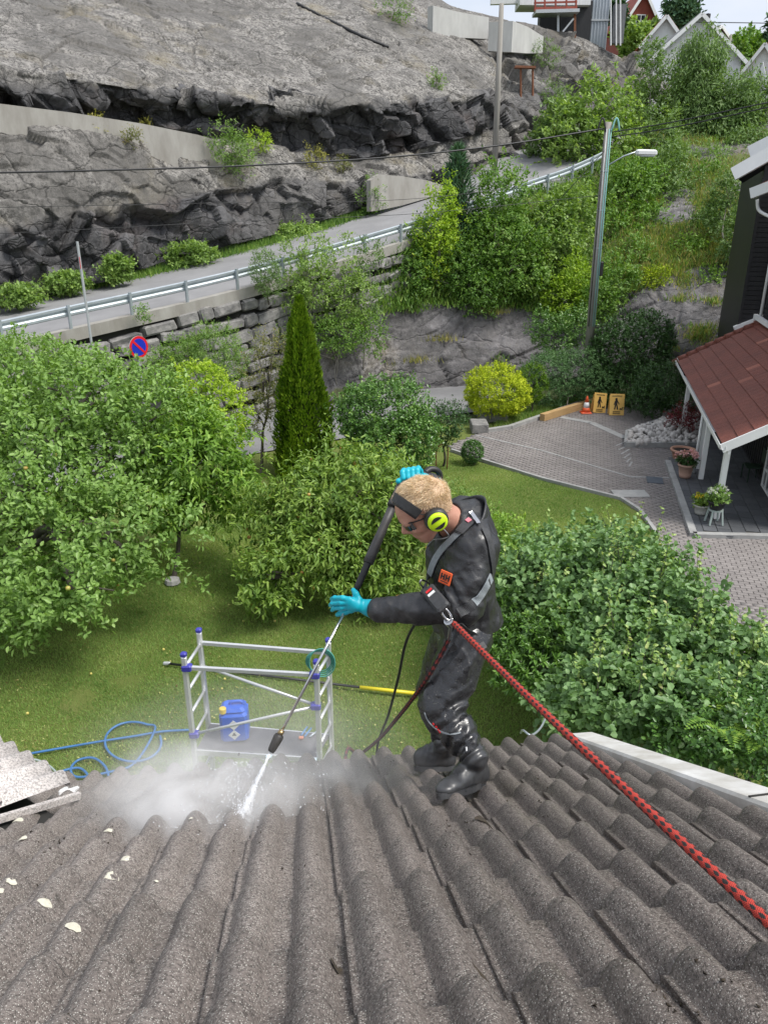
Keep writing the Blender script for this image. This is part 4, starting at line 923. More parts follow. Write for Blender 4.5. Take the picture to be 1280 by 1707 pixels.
# ---- columnar thuja
def conifer(name, label, base, h, r, prof, n, mat, seed, L=.12, W=.05, lay=.35, cat='conifer', group=None):
    rng = np.random.default_rng(seed); base = np.asarray(base, float); t_ = thing(name, label, cat, base, group)
    z = rng.random(n) ** 1.05; a = rng.uniform(0, 2 * math.pi, n); rr = np.interp(z, *prof) * r
    lump = 1 + .34 * vnoise(np.stack([np.cos(a) * 3.2, np.sin(a) * 3.2, z * h * 1.5], 1), seed) + .1 * vnoise(np.stack([np.cos(a) * 8, np.sin(a) * 8, z * h * 4], 1), seed + 1) ; q = .72 + .3 * rng.random(n)
    C = base + np.stack([np.cos(a) * rr * lump * q, np.sin(a) * rr * lump * q, z * h], 1); O = np.stack([np.cos(a), np.sin(a), 0 * a], 1)
    D = nrm(O * .55 + np.array([0, 0, 1.0]) + unit(rng, n) * lay); Nn = nrm(O + unit(rng, n) * .8)
    v, f, k = leaves_mesh(C, D, Nn, L * rng.uniform(.6, 1.3, n), W * rng.uniform(.7, 1.3, n), .1)
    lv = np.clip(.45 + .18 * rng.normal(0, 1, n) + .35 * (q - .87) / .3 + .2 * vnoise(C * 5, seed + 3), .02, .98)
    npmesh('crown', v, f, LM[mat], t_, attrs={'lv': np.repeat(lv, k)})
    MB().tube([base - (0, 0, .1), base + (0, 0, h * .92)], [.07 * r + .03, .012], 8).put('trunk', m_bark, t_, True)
    core = MB().lathe([(max(.01, float(np.interp(q_, *prof)) * r * .6), q_ * h) for q_ in (.03, .2, .4, .6, .8, .95)], base, 12); core.put('dark_core', m_darkcore, t_, True); return t_
m_darkcore = M('dark_core', (.012, .02, .006), (.03, .04, .012), 14, 1)  # solid dark core filling the inside of each conifer crown
conifer('thuja_column', 'tall bright green columnar thuja in the middle of the garden', gp(510, 790), 4.8, .80, ([0, .06, .3, .6, .85, 1], [.9, 1, .9, .62, .3, .03]), 26000, 'thuja', 4, .12, .045)
# ---- shrubs behind the garden
def px_shrub(name, label, px_blobs, base, ncl, per, L, W, mat, seed, twig=.2, r0=.03, **kw):
    return tree(name, label, 'shrub', base, [px_blob(*b) for b in px_blobs], ncl, per, twig, L, W, mat, r0, seed, **kw)
px_shrub('laurel_bush', 'rounded glossy bush with bright young tips right of the thuja', [(640, 690, 19.6, 70, 55), (690, 730, 19.2, 45, 50), (600, 690, 19.8, 45, 40), (650, 740, 19.2, 65, 45)], gp(650, 800), 2300, 12, .085, .05, 'ivy', 11, rough=.25, up=.5)
px_shrub('stem_bush', 'small dark rounded bush on a bare stem above the iron hoop', [(745, 700, 21, 32, 28), (735, 720, 21, 24, 20)], gp(738, 775), 420, 10, .075, .035, 'dark', 12, r0=.04, rough=.2)
px_shrub('lime_shrub', 'bright yellow-green shrub left of the thuja', [(350, 665, 20, 50, 50), (330, 640, 20.2, 40, 35), (375, 700, 19.6, 40, 55), (320, 700, 19.8, 35, 35)], gp(355, 780), 700, 11, .10, .05, 'lime', 13, rough=.4)
px_shrub('willow_shrub', 'feathery green willow shrub below the stone wall', [(355, 580, 24, 42, 38), (385, 610, 23.6, 28, 30), (315, 600, 24, 30, 25)], gp(355, 700), 700, 10, .12, .025, 'willow', 14, up=.7, spread=.6)
px_shrub('russet_shrub', 'sparse reddish-brown shrub with bare grey stems beside the thuja', [(440, 620, 21.5, 40, 55), (430, 690, 21, 38, 45), (455, 580, 21.8, 30, 35)], gp(435, 790), 420, 9, .085, .035, 'brown', 15, r0=.05, inner=.3, rough=.5, twigs=8)
px_shrub('dry_shrub', 'low shrub with pale dead branches behind the parking sign', [(260, 620, 23, 45, 28), (205, 640, 22.6, 40, 25)], gp(245, 700), 260, 8, .09, .035, 'willow', 16, inner=.3, rough=.5, twigs=10, bark=m_barkp)
px_shrub('wall_bush', 'dark green bush growing at the foot of the stone wall', [(300, 590, 24.6, 32, 24), (280, 605, 24.4, 25, 20)], gp(295, 690), 350, 9, .08, .04, 'slope', 17)
px_shrub('roadside_bush', 'blue-green bush on the wall top beside the guard rail', [(443, 450, 27.6, 24, 30), (450, 475, 27.6, 20, 18)], at(448, 500, 27.8), 420, 9, .09, .03, 'birch', 18, up=.6)
px_shrub('weed_clump', 'small green weed clump sprouting from the kerb', [(238, 522, 24.4, 9, 9)], at(238, 535, 24.5), 60, 7, .07, .035, 'slope', 19, r0=.01)
px_shrub('lilac_bush', 'pale green bush at the lower end of the stone wall', [(60, 590, 20, 60, 28), (140, 600, 20.4, 45, 22), (-20, 600, 19.8, 50, 30)], gp(60, 700), 650, 10, .09, .05, 'apple', 20, rough=.45)
px_shrub('box_ball', 'small clipped dark green box ball on the lawn edge', [(787, 753, 21.4, 17, 18)], gp(787, 774), 700, 10, .04, .022, 'ivy', 21, twig=.06, inner=.85, rough=.05, r0=.02, lv0=.3)
px_shrub('golden_thuja_ball', 'clipped golden yellow thuja ball beside the drive', [(828, 651, 26.4, 50, 40, 1.0), (812, 660, 26.4, 34, 32), (846, 660, 26.4, 32, 32)], gp(830, 702), 2400, 10, .085, .035, 'gold', 22, twig=.14, inner=.78, rough=.16, r0=.06, up=.6, lv0=.5, lvar=.28)
px_shrub('yew_bush', 'olive green bush between the golden ball and the hedge', [(886, 640, 27.4, 24, 30)], gp(886, 690), 420, 9, .08, .03, 'thuja', 23, twig=.12, inner=.75, rough=.15, lv0=.35)
px_shrub('juniper_hedge', 'wide blue-green juniper hedge along the kerb', [(915, 635, 28.4, 45, 42), (960, 625, 28.6, 45, 40), (990, 650, 28.2, 28, 35), (930, 615, 29, 40, 28)], gp(945, 690), 2200, 10, .10, .03, 'blue', 24, twig=.16, inner=.75, rough=.15, up=.6)
px_shrub('beech_bush', 'large dense dark green bush behind the warning boards', [(1050, 590, 29.4, 62, 60), (1085, 570, 29.8, 40, 45), (1020, 600, 29, 35, 55), (1050, 650, 28.8, 55, 35)], gp(1050, 690), 2400, 11, .11, .06, 'dark', 25, inner=.7, rough=.2, lv0=.58)
px_shrub('yew_shrub', 'low very dark shrub between the boards and the porch', [(1105, 645, 26.6, 45, 34), (1080, 665, 26.4, 30, 25), (1135, 665, 26, 25, 25)], gp(1105, 695), 1200, 10, .085, .035, 'dark', 26, inner=.75, rough=.2, lv0=.4)
px_shrub('rock_foot_bush', 'light green bush at the foot of the lamp pole', [(930, 560, 31.2, 32, 34), (960, 545, 31.4, 30, 32), (905, 545, 31.5, 22, 26)], gp(935, 640), 700, 10, .10, .05, 'ivy', 27, lv0=.5)
# ground cover under the hedge
def tufts(name, label, cat, pts, n_, h, w_, mat, seed, parent=None, spreadr=.12, kind=None, lean=.45):
    rng = np.random.default_rng(seed); pts = np.asarray(pts, float); k = np.repeat(np.arange(len(pts)), n_); m = len(k)
    P = pts[k] + np.stack([rng.normal(0, spreadr, m), rng.normal(0, spreadr, m), np.zeros(m) - .02], 1)
    D = nrm(np.array([0, 0, 1.0]) + unit(rng, m) * lean); Ls = h * rng.uniform(.5, 1.3, m)
    S = nrm(np.cross(D, unit(rng, m))); v = np.stack([P - S * w_ / 2, P + S * w_ / 2, P + D * Ls[:, None]], 1).reshape(-1, 3)
    lv = np.clip(.5 + .22 * rng.normal(0, 1, m) + .2 * vnoise(P * 1.5, seed), .02, .98)
    o = npmesh(name, v, np.arange(3 * m).reshape(-1, 3), LM[mat], parent, attrs={'lv': np.repeat(lv, 3)})
    return tag(o, label, cat, kind=kind)
rng = np.random.default_rng(31)
pts = [gp(x, y) for x, y in zip(rng.uniform(830, 985, 160), rng.uniform(0, 1, 160)) for y in [np.interp(x, [830, 985], [712, 668]) - 14 * y]]
tufts('hedge_grass', 'grass and low weeds under the juniper hedge', 'grass', pts, 40, .16, .03, 'grass', 32, kind='stuff')

# ---- big hazel-like shrub right of the worker
px_list = [(930, 945, 11.0, 75, 42), (1040, 930, 11.0, 70, 42), (900, 985, 10.2, 80, 65), (1020, 1000, 9.8, 110, 75), (1110, 1020, 9.2, 85, 70), (1000, 1090, 8.6, 95, 60), (1120, 1110, 8.2, 100, 70), (1210, 1110, 8.2, 80, 55), (1050, 1165, 7.6, 95, 55), (1170, 1190, 7.2, 100, 60), (1270, 1190, 7.4, 80, 70), (980, 1170, 7.9, 70, 40), (1290, 1120, 8, 60, 45)]
t_, C, O, rg = tree('hazel_bush', 'large spreading green bush with rounded leaves right of the worker', 'bush', gp(1060, 1060), [px_blob(*b) for b in px_list], 4600, 11, .22, .088, .07, 'hazel', .05, 41, inner=.5, rough=.62, freq=2.2, kind=6, up=.5, curl=.08, fork=.2, twigs=4)
# long upright young shoots with pale tips
sh = MB(); PL = []; OL = []
for k in range(90):
    b = px_blob(*px_list[rg.integers(len(px_list))]); u_ = unit(rg, 1)[0]; u_[2] = abs(u_[2]) + .5; u_ = nrm(u_); p0 = np.array(b[:3]) + u_ * np.array(b[3:6]) * .9
    d_ = nrm(np.array([rg.normal(0, .25), rg.normal(0, .25), 1])); Ln = rg.uniform(.25, .7)
    sh.tube([p0, p0 + d_ * Ln * .5, p0 + d_ * Ln + rg.normal(0, .03, 3)], [.006, .004, .002], 4)
    for q_ in np.linspace(.15, 1, 7): PL.append(p0 + d_ * Ln * q_); OL.append(nrm(np.array([rg.normal(), rg.normal(), .4])))
sh.put('shoots', m_bark, t_)['kind'] = 'stuff'
v, f, lv = spray(np.array(PL), np.array(OL), 2, .03, rg, .06, .042, kind=6, up=.3); npmesh('young_leaves', v, f, LM['hazel_tip'], t_, attrs={'lv': lv})
px_shrub('rhododendron', 'low rhododendron with pointed yellow-green leaf rosettes behind the worker', [(880, 1075, 9.2, 60, 55), (850, 1030, 9.8, 35, 55), (940, 1060, 9, 55, 50), (900, 1120, 8.6, 65, 40), (840, 1100, 9.4, 28, 40)], gp(890, 1130), 950, 12, .085, .028, 'rhodo', 43, twig=.05, inner=.7, spread=1.3, up=.7, kind=6, curl=.1)
px_shrub('spirea_bush', 'light yellow-green shrub behind the shoulders of the worker', [(815, 900, 12.2, 40, 38), (855, 905, 12.0, 30, 36), (800, 940, 11.6, 40, 40), (850, 950, 11.4, 40, 45), (830, 990, 10.8, 40, 40)], gp(830, 990), 620, 10, .075, .035, 'cherry', 44, inner=.45, rough=.4, up=.5, lv0=.55)
px_shrub('lawn_weeds', 'feathery pale green perennials on the edge of the small lawn', [(765, 830, 14.8, 26, 18), (790, 850, 14, 22, 16)], gp(765, 850), 130, 9, .085, .02, 'willow', 45, up=.8, r0=0)
# fern and leafy corner at the right edge
def fern(label, base, n, L, seed):
    rng = np.random.default_rng(seed); t_ = thing('fern', label, 'fern', base)
    for k in range(n):
        a = rng.uniform(0, 2 * math.pi); o_ = np.array([math.cos(a), math.sin(a), 0]); q = np.linspace(0, 1, 16)
        P = base + o_ * (q * L * .8)[:, None] + np.array([0, 0, 1.]) * (L * (.75 * q - .55 * q * q))[:, None]; sd = np.cross(o_, (0, 0, 1.))
        PP = np.repeat(P[1:], 2, 0); sg = np.tile([1, -1], 15)[:, None]; wl = np.repeat(np.sin(np.pi * (q[1:] * .85 + .12)) * L * .2, 2)
        v, f, kk = leaves_mesh(PP, sd * sg + o_ * .35, np.tile([0, 0, 1.], (30, 1)), wl, .028 * L / .6, .05)
        npmesh('frond', v, f, LM['cherry'], t_, attrs={'lv': np.clip(np.repeat(rng.uniform(.35, .75, 30), kk), 0, 1)})
fern('bright green fern between the bush and the white verge board', at(1205, 1215, 6.6), 11, .62, 50)
fern('smaller fern at the right edge above the white board', at(1262, 1240, 6.3), 8, .4, 51)
px_shrub('privet_bush', 'glossy dark green leafy bush at the right edge above the verge board', [(1255, 1225, 6.5, 70, 40), (1290, 1190, 6.9, 50, 45), (1160, 1225, 6.7, 60, 30)], at(1240, 1400, 6.8), 620, 10, .06, .035, 'ivy', 52, kind=6, lv0=.35)

# ---- trees and saplings on the slope
def slope_tree(label, blobs, bpx, mat, seed, ncl, L=.16, W=.08, per=8, twig=.35, r0=.07, name='slope_tree', bark=None, **kw):
    b = at(*bpx); z = ground_z(b[0], b[1]); base = np.array([b[0], b[1], min(b[2], z + .1) if z > 0 else b[2]])
    kw.setdefault('rough', .45); kw.setdefault('inner', .4)
    return tree(name, label, 'tree', base, [px_blob(*q) for q in blobs], int(ncl * 1.5), per, twig, L * 1.12, W * 1.12, mat, r0, seed, bark=bark or m_barkp, group='trees and saplings on the slope', **kw)
slope_tree('bright green rowan sapling beside the guard rail, above the thuja', [(510, 420, 29, 34, 42), (520, 470, 28.8, 36, 36), (500, 500, 28.6, 26, 30)], (515, 565, 29), 'rowan', 61, 280, .13, .05, twig=.3, r0=.035)
slope_tree('thin-stemmed light green sapling right of the rowan', [(565, 450, 29.6, 30, 50), (590, 490, 29.4, 32, 36), (560, 520, 29.2, 30, 28)], (560, 575, 29.4), 'rowan', 62, 270, .12, .05, twig=.3, r0=.03)
slope_tree('small light sapling against the stone wall corner', [(615, 430, 30.4, 18, 30), (610, 500, 30.2, 24, 40)], (605, 575, 30.2), 'birch', 63, 170, .11, .045, twig=.3, r0=.028)
slope_tree('low dark bush at the foot of the saplings', [(560, 555, 29, 55, 24), (620, 555, 29.4, 26, 28), (500, 560, 28.4, 26, 20)], (560, 585, 29.2), 'slope', 64, 420, .10, .045, r0=.02)
slope_tree('yellow-green sapling right of the wall end', [(735, 340, 33.6, 24, 40), (730, 390, 33.4, 34, 40), (715, 430, 33.2, 28, 40)], (725, 510, 33.4), 'lime', 65, 420, .13, .06, lv0=.42)
conifer('young_pine', 'young blue-green pine between the road and the saplings', at(758, 425, 35), 4.2, .95, ([0, .1, .5, .8, 1], [.8, 1, .7, .4, .05]), 2400, 'pine', 66, .34, .06, .9)
slope_tree('tall dense green tree in the middle of the slope', [(835, 330, 35, 45, 60), (830, 400, 34.6, 60, 60), (860, 440, 34.4, 55, 50), (800, 440, 34.4, 45, 55)], (835, 510, 34.6), 'slope', 67, 1300, .15, .075)
slope_tree('dark spreading tree at the foot of the slope', [(760, 450, 33.6, 45, 45), (790, 480, 33.4, 50, 30), (690, 460, 32.8, 25, 50), (700, 400, 33.4, 16, 30)], (760, 515, 33.6), 'slope', 68, 800, .13, .06, lv0=.38)
slope_tree('mottled green maple tree on the slope left of the lamp pole', [(910, 390, 36, 45, 55), (940, 430, 35.6, 40, 50), (890, 460, 35, 40, 40), (950, 350, 36.6, 35, 40)], (915, 520, 35.4), 'rowan', 69, 1000, .17, .10, lv0=.42)
slope_tree('yellowish shrub beside the lamp pole', [(960, 470, 34, 28, 40), (940, 500, 33.6, 30, 30)], (950, 530, 33.8), 'lime', 70, 360, .13, .06, lv0=.3)
slope_tree('tall light green maple rising above the road bend', [(1000, 180, 47, 50, 55), (960, 230, 46, 45, 45), (1020, 240, 46, 45, 45), (950, 215, 47, 40, 35)], (985, 330, 45), 'rowan', 71, 620, .24, .13, lv0=.5, inner=.25, twigs=8)
slope_tree('pale green leafy tree in front of the road bend', [(930, 215, 48, 32, 45), (905, 235, 49, 25, 36)], (930, 285, 47), 'birch', 72, 320, .22, .11, twigs=6)
slope_tree('green tree right behind the lamp pole', [(1040, 330, 40, 45, 50), (1070, 380, 39, 45, 50), (1020, 400, 38, 35, 45), (1060, 300, 41, 40, 35)], (1045, 460, 38), 'slope', 73, 1100, .17, .08, lv0=.52)
slope_tree('bushy tree at the right of the slope below the birch', [(1105, 300, 42, 40, 45), (1120, 350, 41, 38, 40), (1090, 400, 39, 38, 40)], (1105, 440, 40), 'birch', 74, 800, .18, .08)
slope_tree('tall weeping birch before the white house', [(1170, 110, 52, 34, 55), (1165, 190, 51, 42, 70), (1190, 250, 50, 40, 60), (1160, 260, 50, 30, 60)], (1172, 340, 50), 'birch', 75, 3000, .24, .075, twig=.8, droop=.9, up=-.7, lv0=.48)
slope_tree('second birch with hanging branches at the right', [(1220, 200, 50, 35, 55), (1240, 270, 48, 42, 55), (1250, 170, 51, 30, 35), (1215, 300, 47, 35, 45)], (1230, 380, 46), 'birch', 76, 2200, .23, .08, twig=.7, droop=.7, up=-.4, lv0=.44)
slope_tree('thin bare-stemmed tree before the white house front', [(1090, 130, 54, 26, 40), (1075, 180, 53, 24, 40), (1110, 200, 53, 22, 40), (1085, 90, 55, 20, 25)], (1088, 270, 51), 'birch', 77, 380, .2, .09, twigs=6, inner=.3)
slope_tree('bright green tree beside the white house', [(1130, 180, 52, 26, 40), (1125, 230, 51, 30, 45), (1140, 140, 54, 20, 30)], (1128, 290, 50), 'rowan', 78, 300, .22, .10)
slope_tree('dark conical tree on the skyline behind the white house', [(1137, 20, 96, 24, 34), (1135, 42, 96, 22, 20)], (1136, 95, 96), 'pine', 79, 420, .5, .25, twig=.7)
slope_tree('round green tree on the skyline right of the birch', [(1245, 75, 100, 22, 18), (1240, 100, 96, 40, 26), (1265, 95, 98, 25, 18)], (1245, 130, 98), 'slope', 80, 420, .5, .28, twig=.7)
slope_tree('green trees on the skyline beside the red house', [(1062, 75, 96, 28, 26), (1090, 60, 98, 20, 20), (1040, 55, 98, 14, 16)], (1065, 105, 96), 'rowan', 81, 420, .45, .25, twig=.6)
slope_tree('small tree behind the scaffold poles on the hilltop', [(1028, 22, 92, 14, 16)], (1028, 60, 92), 'pine', 82, 120, .45, .25)
slope_tree('dark tree at the very right edge of the skyline', [(1290, 60, 96, 16, 24)], (1285, 110, 96), 'pine', 83, 160, .5, .25)
slope_tree('grey-green bushes beside the eaves of the black house', [(1215, 320, 36, 25, 40), (1235, 390, 34, 30, 45), (1200, 360, 36, 22, 30)], (1215, 450, 34), 'birch', 84, 520, .14, .06, twigs=6, inner=.3)
slope_tree('low bright shrub on the sunny slope', [(1150, 420, 36, 28, 22), (1180, 470, 34, 26, 20)], (1160, 460, 35), 'cherry', 85, 260, .12, .06, r0=.02)
slope_tree('yellow-flowering broom low on the slope', [(1100, 462, 34, 18, 10), (1078, 470, 33.8, 16, 9)], (1095, 475, 34), 'gold', 86, 110, .1, .05, r0=.015, lv0=.25)
slope_tree('green undergrowth right of the lamp pole', [(1030, 470, 34, 34, 34), (1000, 500, 33, 26, 28), (1060, 430, 36, 30, 30)], (1025, 510, 33.4), 'slope', 87, 620, .13, .06, r0=.03)
slope_tree('green shrubs covering the slope below the birch', [(1140, 330, 42, 30, 35), (1180, 380, 38, 35, 30), (1150, 380, 40, 25, 25)], (1160, 420, 38), 'birch', 88, 600, .15, .07, r0=.03, lv0=.4)
slope_tree('trees between the bend and the white house', [(1055, 185, 55, 26, 34), (1065, 225, 53, 30, 36)], (1055, 260, 53), 'rowan', 89, 320, .24, .12, lv0=.45)
slope_tree('bushes along the lower right edge of the road', [(960, 310, 42.5, 30, 22), (900, 345, 40, 35, 28), (1000, 300, 44, 30, 30)], (950, 345, 41), 'slope', 90, 520, .17, .08, r0=.03)
slope_tree('light birch with pale stems on the slope behind the lamp head', [(1095, 235, 47, 34, 40), (1120, 280, 45, 34, 40), (1080, 285, 45, 28, 36)], (1100, 345, 43.5), 'birch', 91, 620, .2, .08, twigs=6, lv0=.55)
slope_tree('bushy tree on the slope between the birches and the black house', [(1175, 320, 43, 40, 40), (1210, 350, 41, 32, 34), (1150, 350, 42, 28, 30)], (1180, 400, 40), 'slope', 92, 620, .17, .08, twigs=5, lv0=.5)
slope_tree('pale willow-like tree below the far birch', [(1190, 280, 46, 36, 40), (1140, 290, 46, 30, 36)], (1170, 345, 45), 'willow', 93, 560, .2, .05, twigs=6, droop=.5)
# ---- shrubs on the cliff and weeds along its foot
def cliff_hit(px, py):
    d = nrm(ray(px, py)); h = cliff_bvh.ray_cast(Vector((0, 0, CAMZ)), Vector(d)); return np.array(h[0]) if h[0] else at(px, py, 40)
def cliff_shrub(label, px, py, r, mat, seed, ncl=160, ry=None, name='cliff_shrub', L=.13):
    p = cliff_hit(px, py + r * .6); Y = p[1] - .5
    tree(name, label, 'shrub', p, [px_blob(px, py, Y, r, ry or r), px_blob(px + r * .4, py + r * .3, Y, r * .7, (ry or r) * .7)], ncl, 8, .3, L, .05, mat, .03, seed, inner=.3, rough=.5, twigs=5, up=.5)
cliff_shrub('rounded olive shrub growing on the ledge of the rock', 383, 248, 36, 'willow', 101, 420)
cliff_shrub('small bright leafy shrub right of the ledge shrub', 432, 234, 16, 'lime', 102, 110)
cliff_shrub('green bush in the cleft below the concrete block walls', 905, 88, 26, 'birch', 103, 200)
cliff_shrub('lower green bush in the rocky cleft', 925, 160, 26, 'birch', 104, 240)
cliff_shrub('small pale bush on the big grey rock face', 727, 132, 14, 'willow', 105, 70)
cliff_shrub('green sapling before the pale road wall', 618, 330, 18, 'slope', 106, 150, 26)
cliff_shrub('grass tuft on the concrete wall ledge, larger one', 160, 208, 14, 'straw', 107, 60)
cliff_shrub('grass tuft on the concrete wall ledge, smaller one', 245, 215, 10, 'straw', 108, 40)
cliff_shrub('dry orange-brown grass on the rock ledge', 220, 226, 12, 'brown', 109, 40, 6)
cliff_shrub('dry tuft between the broken boulders', 525, 262, 16, 'straw', 110, 90)
cliff_shrub('pink-brown heather patch between the boulders', 570, 275, 14, 'brown', 111, 70, 9)
cliff_shrub('bush on the hilltop edge above the pale walls', 655, 12, 30, 'slope', 112, 140, 14)
rng = np.random.default_rng(120)
labs = ['leafy green weeds at the foot of the cliff, clump at the left edge', 'leafy green weeds at the foot of the cliff beside the thin pole', 'taller weed clump at the cliff foot right of the thin pole', 'leafy weeds under the dark rock overhang', 'long bank of green weeds before the broken rocks', 'low weeds where the cliff meets the road']
for k, (px, py, rx, ry) in enumerate(((20, 495, 36, 11), (105, 472, 32, 13), (190, 448, 22, 18), (310, 424, 42, 13), (400, 404, 40, 11), (480, 388, 34, 9))):
    p = cliff_hit(px, py); tree('weed_bank', labs[k], 'shrub', p + (0, -.4, -.3), [px_blob(px, py, p[1] - .9, rx, ry), px_blob(px + rx * .6, py - 3, p[1] - .9, rx * .6, ry * .8)], 300, 8, .25, .15, .09, 'rowan', 0, 121 + k, inner=.3, rough=.5, lv0=.4)
pts = []
for s in np.linspace(S0, s_at_px(830), 260):
    p = road(s) + road_n(s) * (7.25 + rng.uniform(-.1, .8)); pts.append(p + (0, 0, .02))
tufts('verge_grass', 'grass verge between the road and the cliff', 'grass', pts, 45, .26, .035, 'slope', 130, spreadr=.3, kind='stuff')
# verge ground
V = np.array([[road(s) + road_n(s) * q + (0, 0, .01 - .05 * (q < 7.2)) for q in (7.0, 7.7, 9.8)] for s in np.linspace(S0, SL, 80)]).reshape(-1, 3)
struct(npmesh('verge', V, grid_faces(80, 3)[:, ::-1], m_ground, smooth=True))
# grass on the hillside
m_ = HGR > .5; idx = np.argwhere(m_); rng.shuffle(idx); pts = np.array([HSG[i, j] for i, j in idx[:5200] if HXQ[i, j] > 620])
tufts('hillside_grass', 'rough grass and low growth covering the slope', 'grass', pts, 12, .26, .045, 'slope', 131, spreadr=.3, kind='stuff', lean=.6)
sel = np.array([p for p in pts if topx(p)[0] > 1030]); 
tufts('dry_grass', 'dry yellow grass on the right of the slope', 'grass', sel[:1400], 14, .30, .04, 'straw', 132, spreadr=.3, kind='stuff', lean=.6)
# crevice weeds on stone wall and slab
for k, (px, py) in enumerate(((735, 565), (590, 545), (690, 600), (820, 520))): 
    h_ = hill_bvh.ray_cast(Vector((0, 0, CAMZ)), Vector(nrm(ray(px, py))))
    if h_[0]: tufts('crevice_grass', ['yellowish grass tuft in the middle of the bare rock slab', 'dry grass on the rock below the saplings', 'small grass tuft low on the rock slab', 'grass tuft at the top right of the bare slab'][k], 'grass', [np.array(h_[0])] * 3, 60, .3, .03, 'straw', 140 + k, spreadr=.35)
# ---- lawn blades
def blades(n, poly, seed, h, mat, lab, bare=None):
    rng = np.random.default_rng(seed); P = np.array(poly); lo, hi = P.min(0), P.max(0); q = rng.uniform(lo, hi, (int(n * 1.7), 2))
    # vectorised point-in-polygon
    ins = np.zeros(len(q), bool); j = len(P) - 1
    for i in range(len(P)):
        c = (P[i, 1] > q[:, 1]) != (P[j, 1] > q[:, 1]); xx = (P[j, 0] - P[i, 0]) * (q[:, 1] - P[i, 1]) / (P[j, 1] - P[i, 1] + 1e-9) + P[i, 0]; ins ^= c & (q[:, 0] < xx); j = i
    q = q[ins][:n]; m = len(q); P3 = np.stack([q[:, 0], q[:, 1], lawn_z(q[:, 0], q[:, 1]) - .02], 1)
    if bare is not None:
        d = np.min([np.linalg.norm((q - b[:2]) / b[3], axis=1) for b in bare], 0); kp = rng.random(m) < np.clip(d - .3 + .3 * vnoise(P3 * 6, 5), .12, 1); P3 = P3[kp]; m = len(P3)
    D = nrm(np.array([0, 0, 1.0]) + unit(rng, m) * .7); S = nrm(np.cross(D, unit(rng, m))); Ls = h * rng.uniform(.5, 1.4, m)
    v = np.stack([P3 - S * .005, P3 + S * .005, P3 + D * Ls[:, None]], 1).reshape(-1, 3)
    lv = np.clip(.42 + .16 * rng.normal(0, 1, m) + .3 * fbm(P3 * .9, seed, 3), .02, .98)
    tag(npmesh('lawn_grass', v, np.arange(3 * m).reshape(-1, 3), LM[mat], None, attrs={'lv': np.repeat(lv, 3)}), lab, 'grass', kind='stuff')
bare = [(*gp(135, 1165)[:2], 0, .35), (*gp(215, 1135)[:2], 0, .28)]
blades(210000, [gp(x, y)[:2] for x, y in ((-60, 1330), (720, 1330), (900, 1200), (800, 1100), (560, 860), (380, 860), (-60, 1000))], 150, .05, 'grass', 'mown lawn grass under the fruit trees', bare)
blades(45000, [gp(x, y)[:2] for x, y in ((700, 790), (752, 757), (1030, 836), (1080, 880), (1000, 920), (780, 900))], 151, .05, 'grass', 'bright small lawn beside the paved yard')
# fallen fruit and leaves on the lawn
m_fall = M('fallen_fruit', (.50, .44, .10), (.58, .50, .16), 7, .5); rng = np.random.default_rng(160)
mb = MB().lathe([(.1, -.9), (.7, -.7), (1, 0), (.75, .65), (.2, .85)], (0, 0, 0), 7); fme = bpy.data.meshes.new('fallen_fruit'); fme.from_pydata(mb.v, [], mb.f); fme.update(); fme.materials.append(m_fall)
for x, y in list(zip(rng.uniform(40, 700, 14), rng.uniform(890, 1240, 14))) + [(311, 915), (370, 1150), (152, 1125), (333, 940)]:
    p = gp(x, y); o = put('fallen_fruit', fme); o.location = (p[0], p[1], .02); s_ = rng.uniform(.016, .026); o.scale = (s_, s_, s_)
    tag(o, 'small pale yellow windfall fruit lying on the lawn', 'fruit', 'windfall fruit on the lawn')
# leaf litter and clover flecks in the grass
rng = np.random.default_rng(165); n = 2600; q = np.array([gp(x, y, .03) for x, y in zip(rng.uniform(-20, 720, n), rng.uniform(870, 1300, n))]); q = q[fbm(q * .7, 166, 3) > -.25]; n = len(q)
v, f, kk = leaves_mesh(q, unit(rng, n) * (1, 1, .3), np.array([0, 0, 1.]) + unit(rng, n) * .5, rng.uniform(.02, .05, n), rng.uniform(.012, .03, n), .1)
tag(npmesh('leaf_litter', v, f, leafmat('litter', [(.10, .06, .02), (.20, .17, .05), (.32, .34, .10), (.50, .48, .20)], .2, .7, .2, 1.0), None, attrs={'lv': np.repeat(rng.random(n), kk)}), 'scattered fallen leaves and flecks in the lawn grass', 'leaf litter', kind='stuff')
# ---- maple in the pebble bed, pot plants
px_shrub('red_maple', 'small red-leaved maple in the pebble bed', [(1140, 690, 24.4, 24, 16), (1160, 705, 24, 18, 14), (1125, 700, 24.6, 16, 8)], gp(1140, 728, .1), 150, 8, .09, .04, 'maple', 170, inner=.2, rough=.5, r0=.02, twigs=5)
def pot_plant(t_, top, r, mat, n, seed, fl, flmat, nf, fr_, hgt=.25):
    rng = np.random.default_rng(seed); C, O = clusters([(top[0], top[1], top[2] + hgt * .35, r, r, hgt * .6)], n, rng, .3, .2)
    v, f, lv = spray(C, O, 8, .08, rng, .07, .04, up=.6); npmesh('foliage', v, f, LM[mat], t_, attrs={'lv': lv})
    for k in range(nf):
        a = rng.uniform(0, 6.28); q = rng.uniform(0, 1) ** .5 * r; p = np.array(top) + (math.cos(a) * q, math.sin(a) * q, hgt * rng.uniform(.6, 1.05))
        c, o_ = clusters([(p[0], p[1], p[2], fr_, fr_, fr_ * .8)], 26, rng, .8, .1); v, f, lv = spray(c, o_, 3, .01, rng, fr_ * .5, fr_ * .45, outw=1.2); npmesh(fl, v, f, flmat, t_, attrs={'lv': lv})
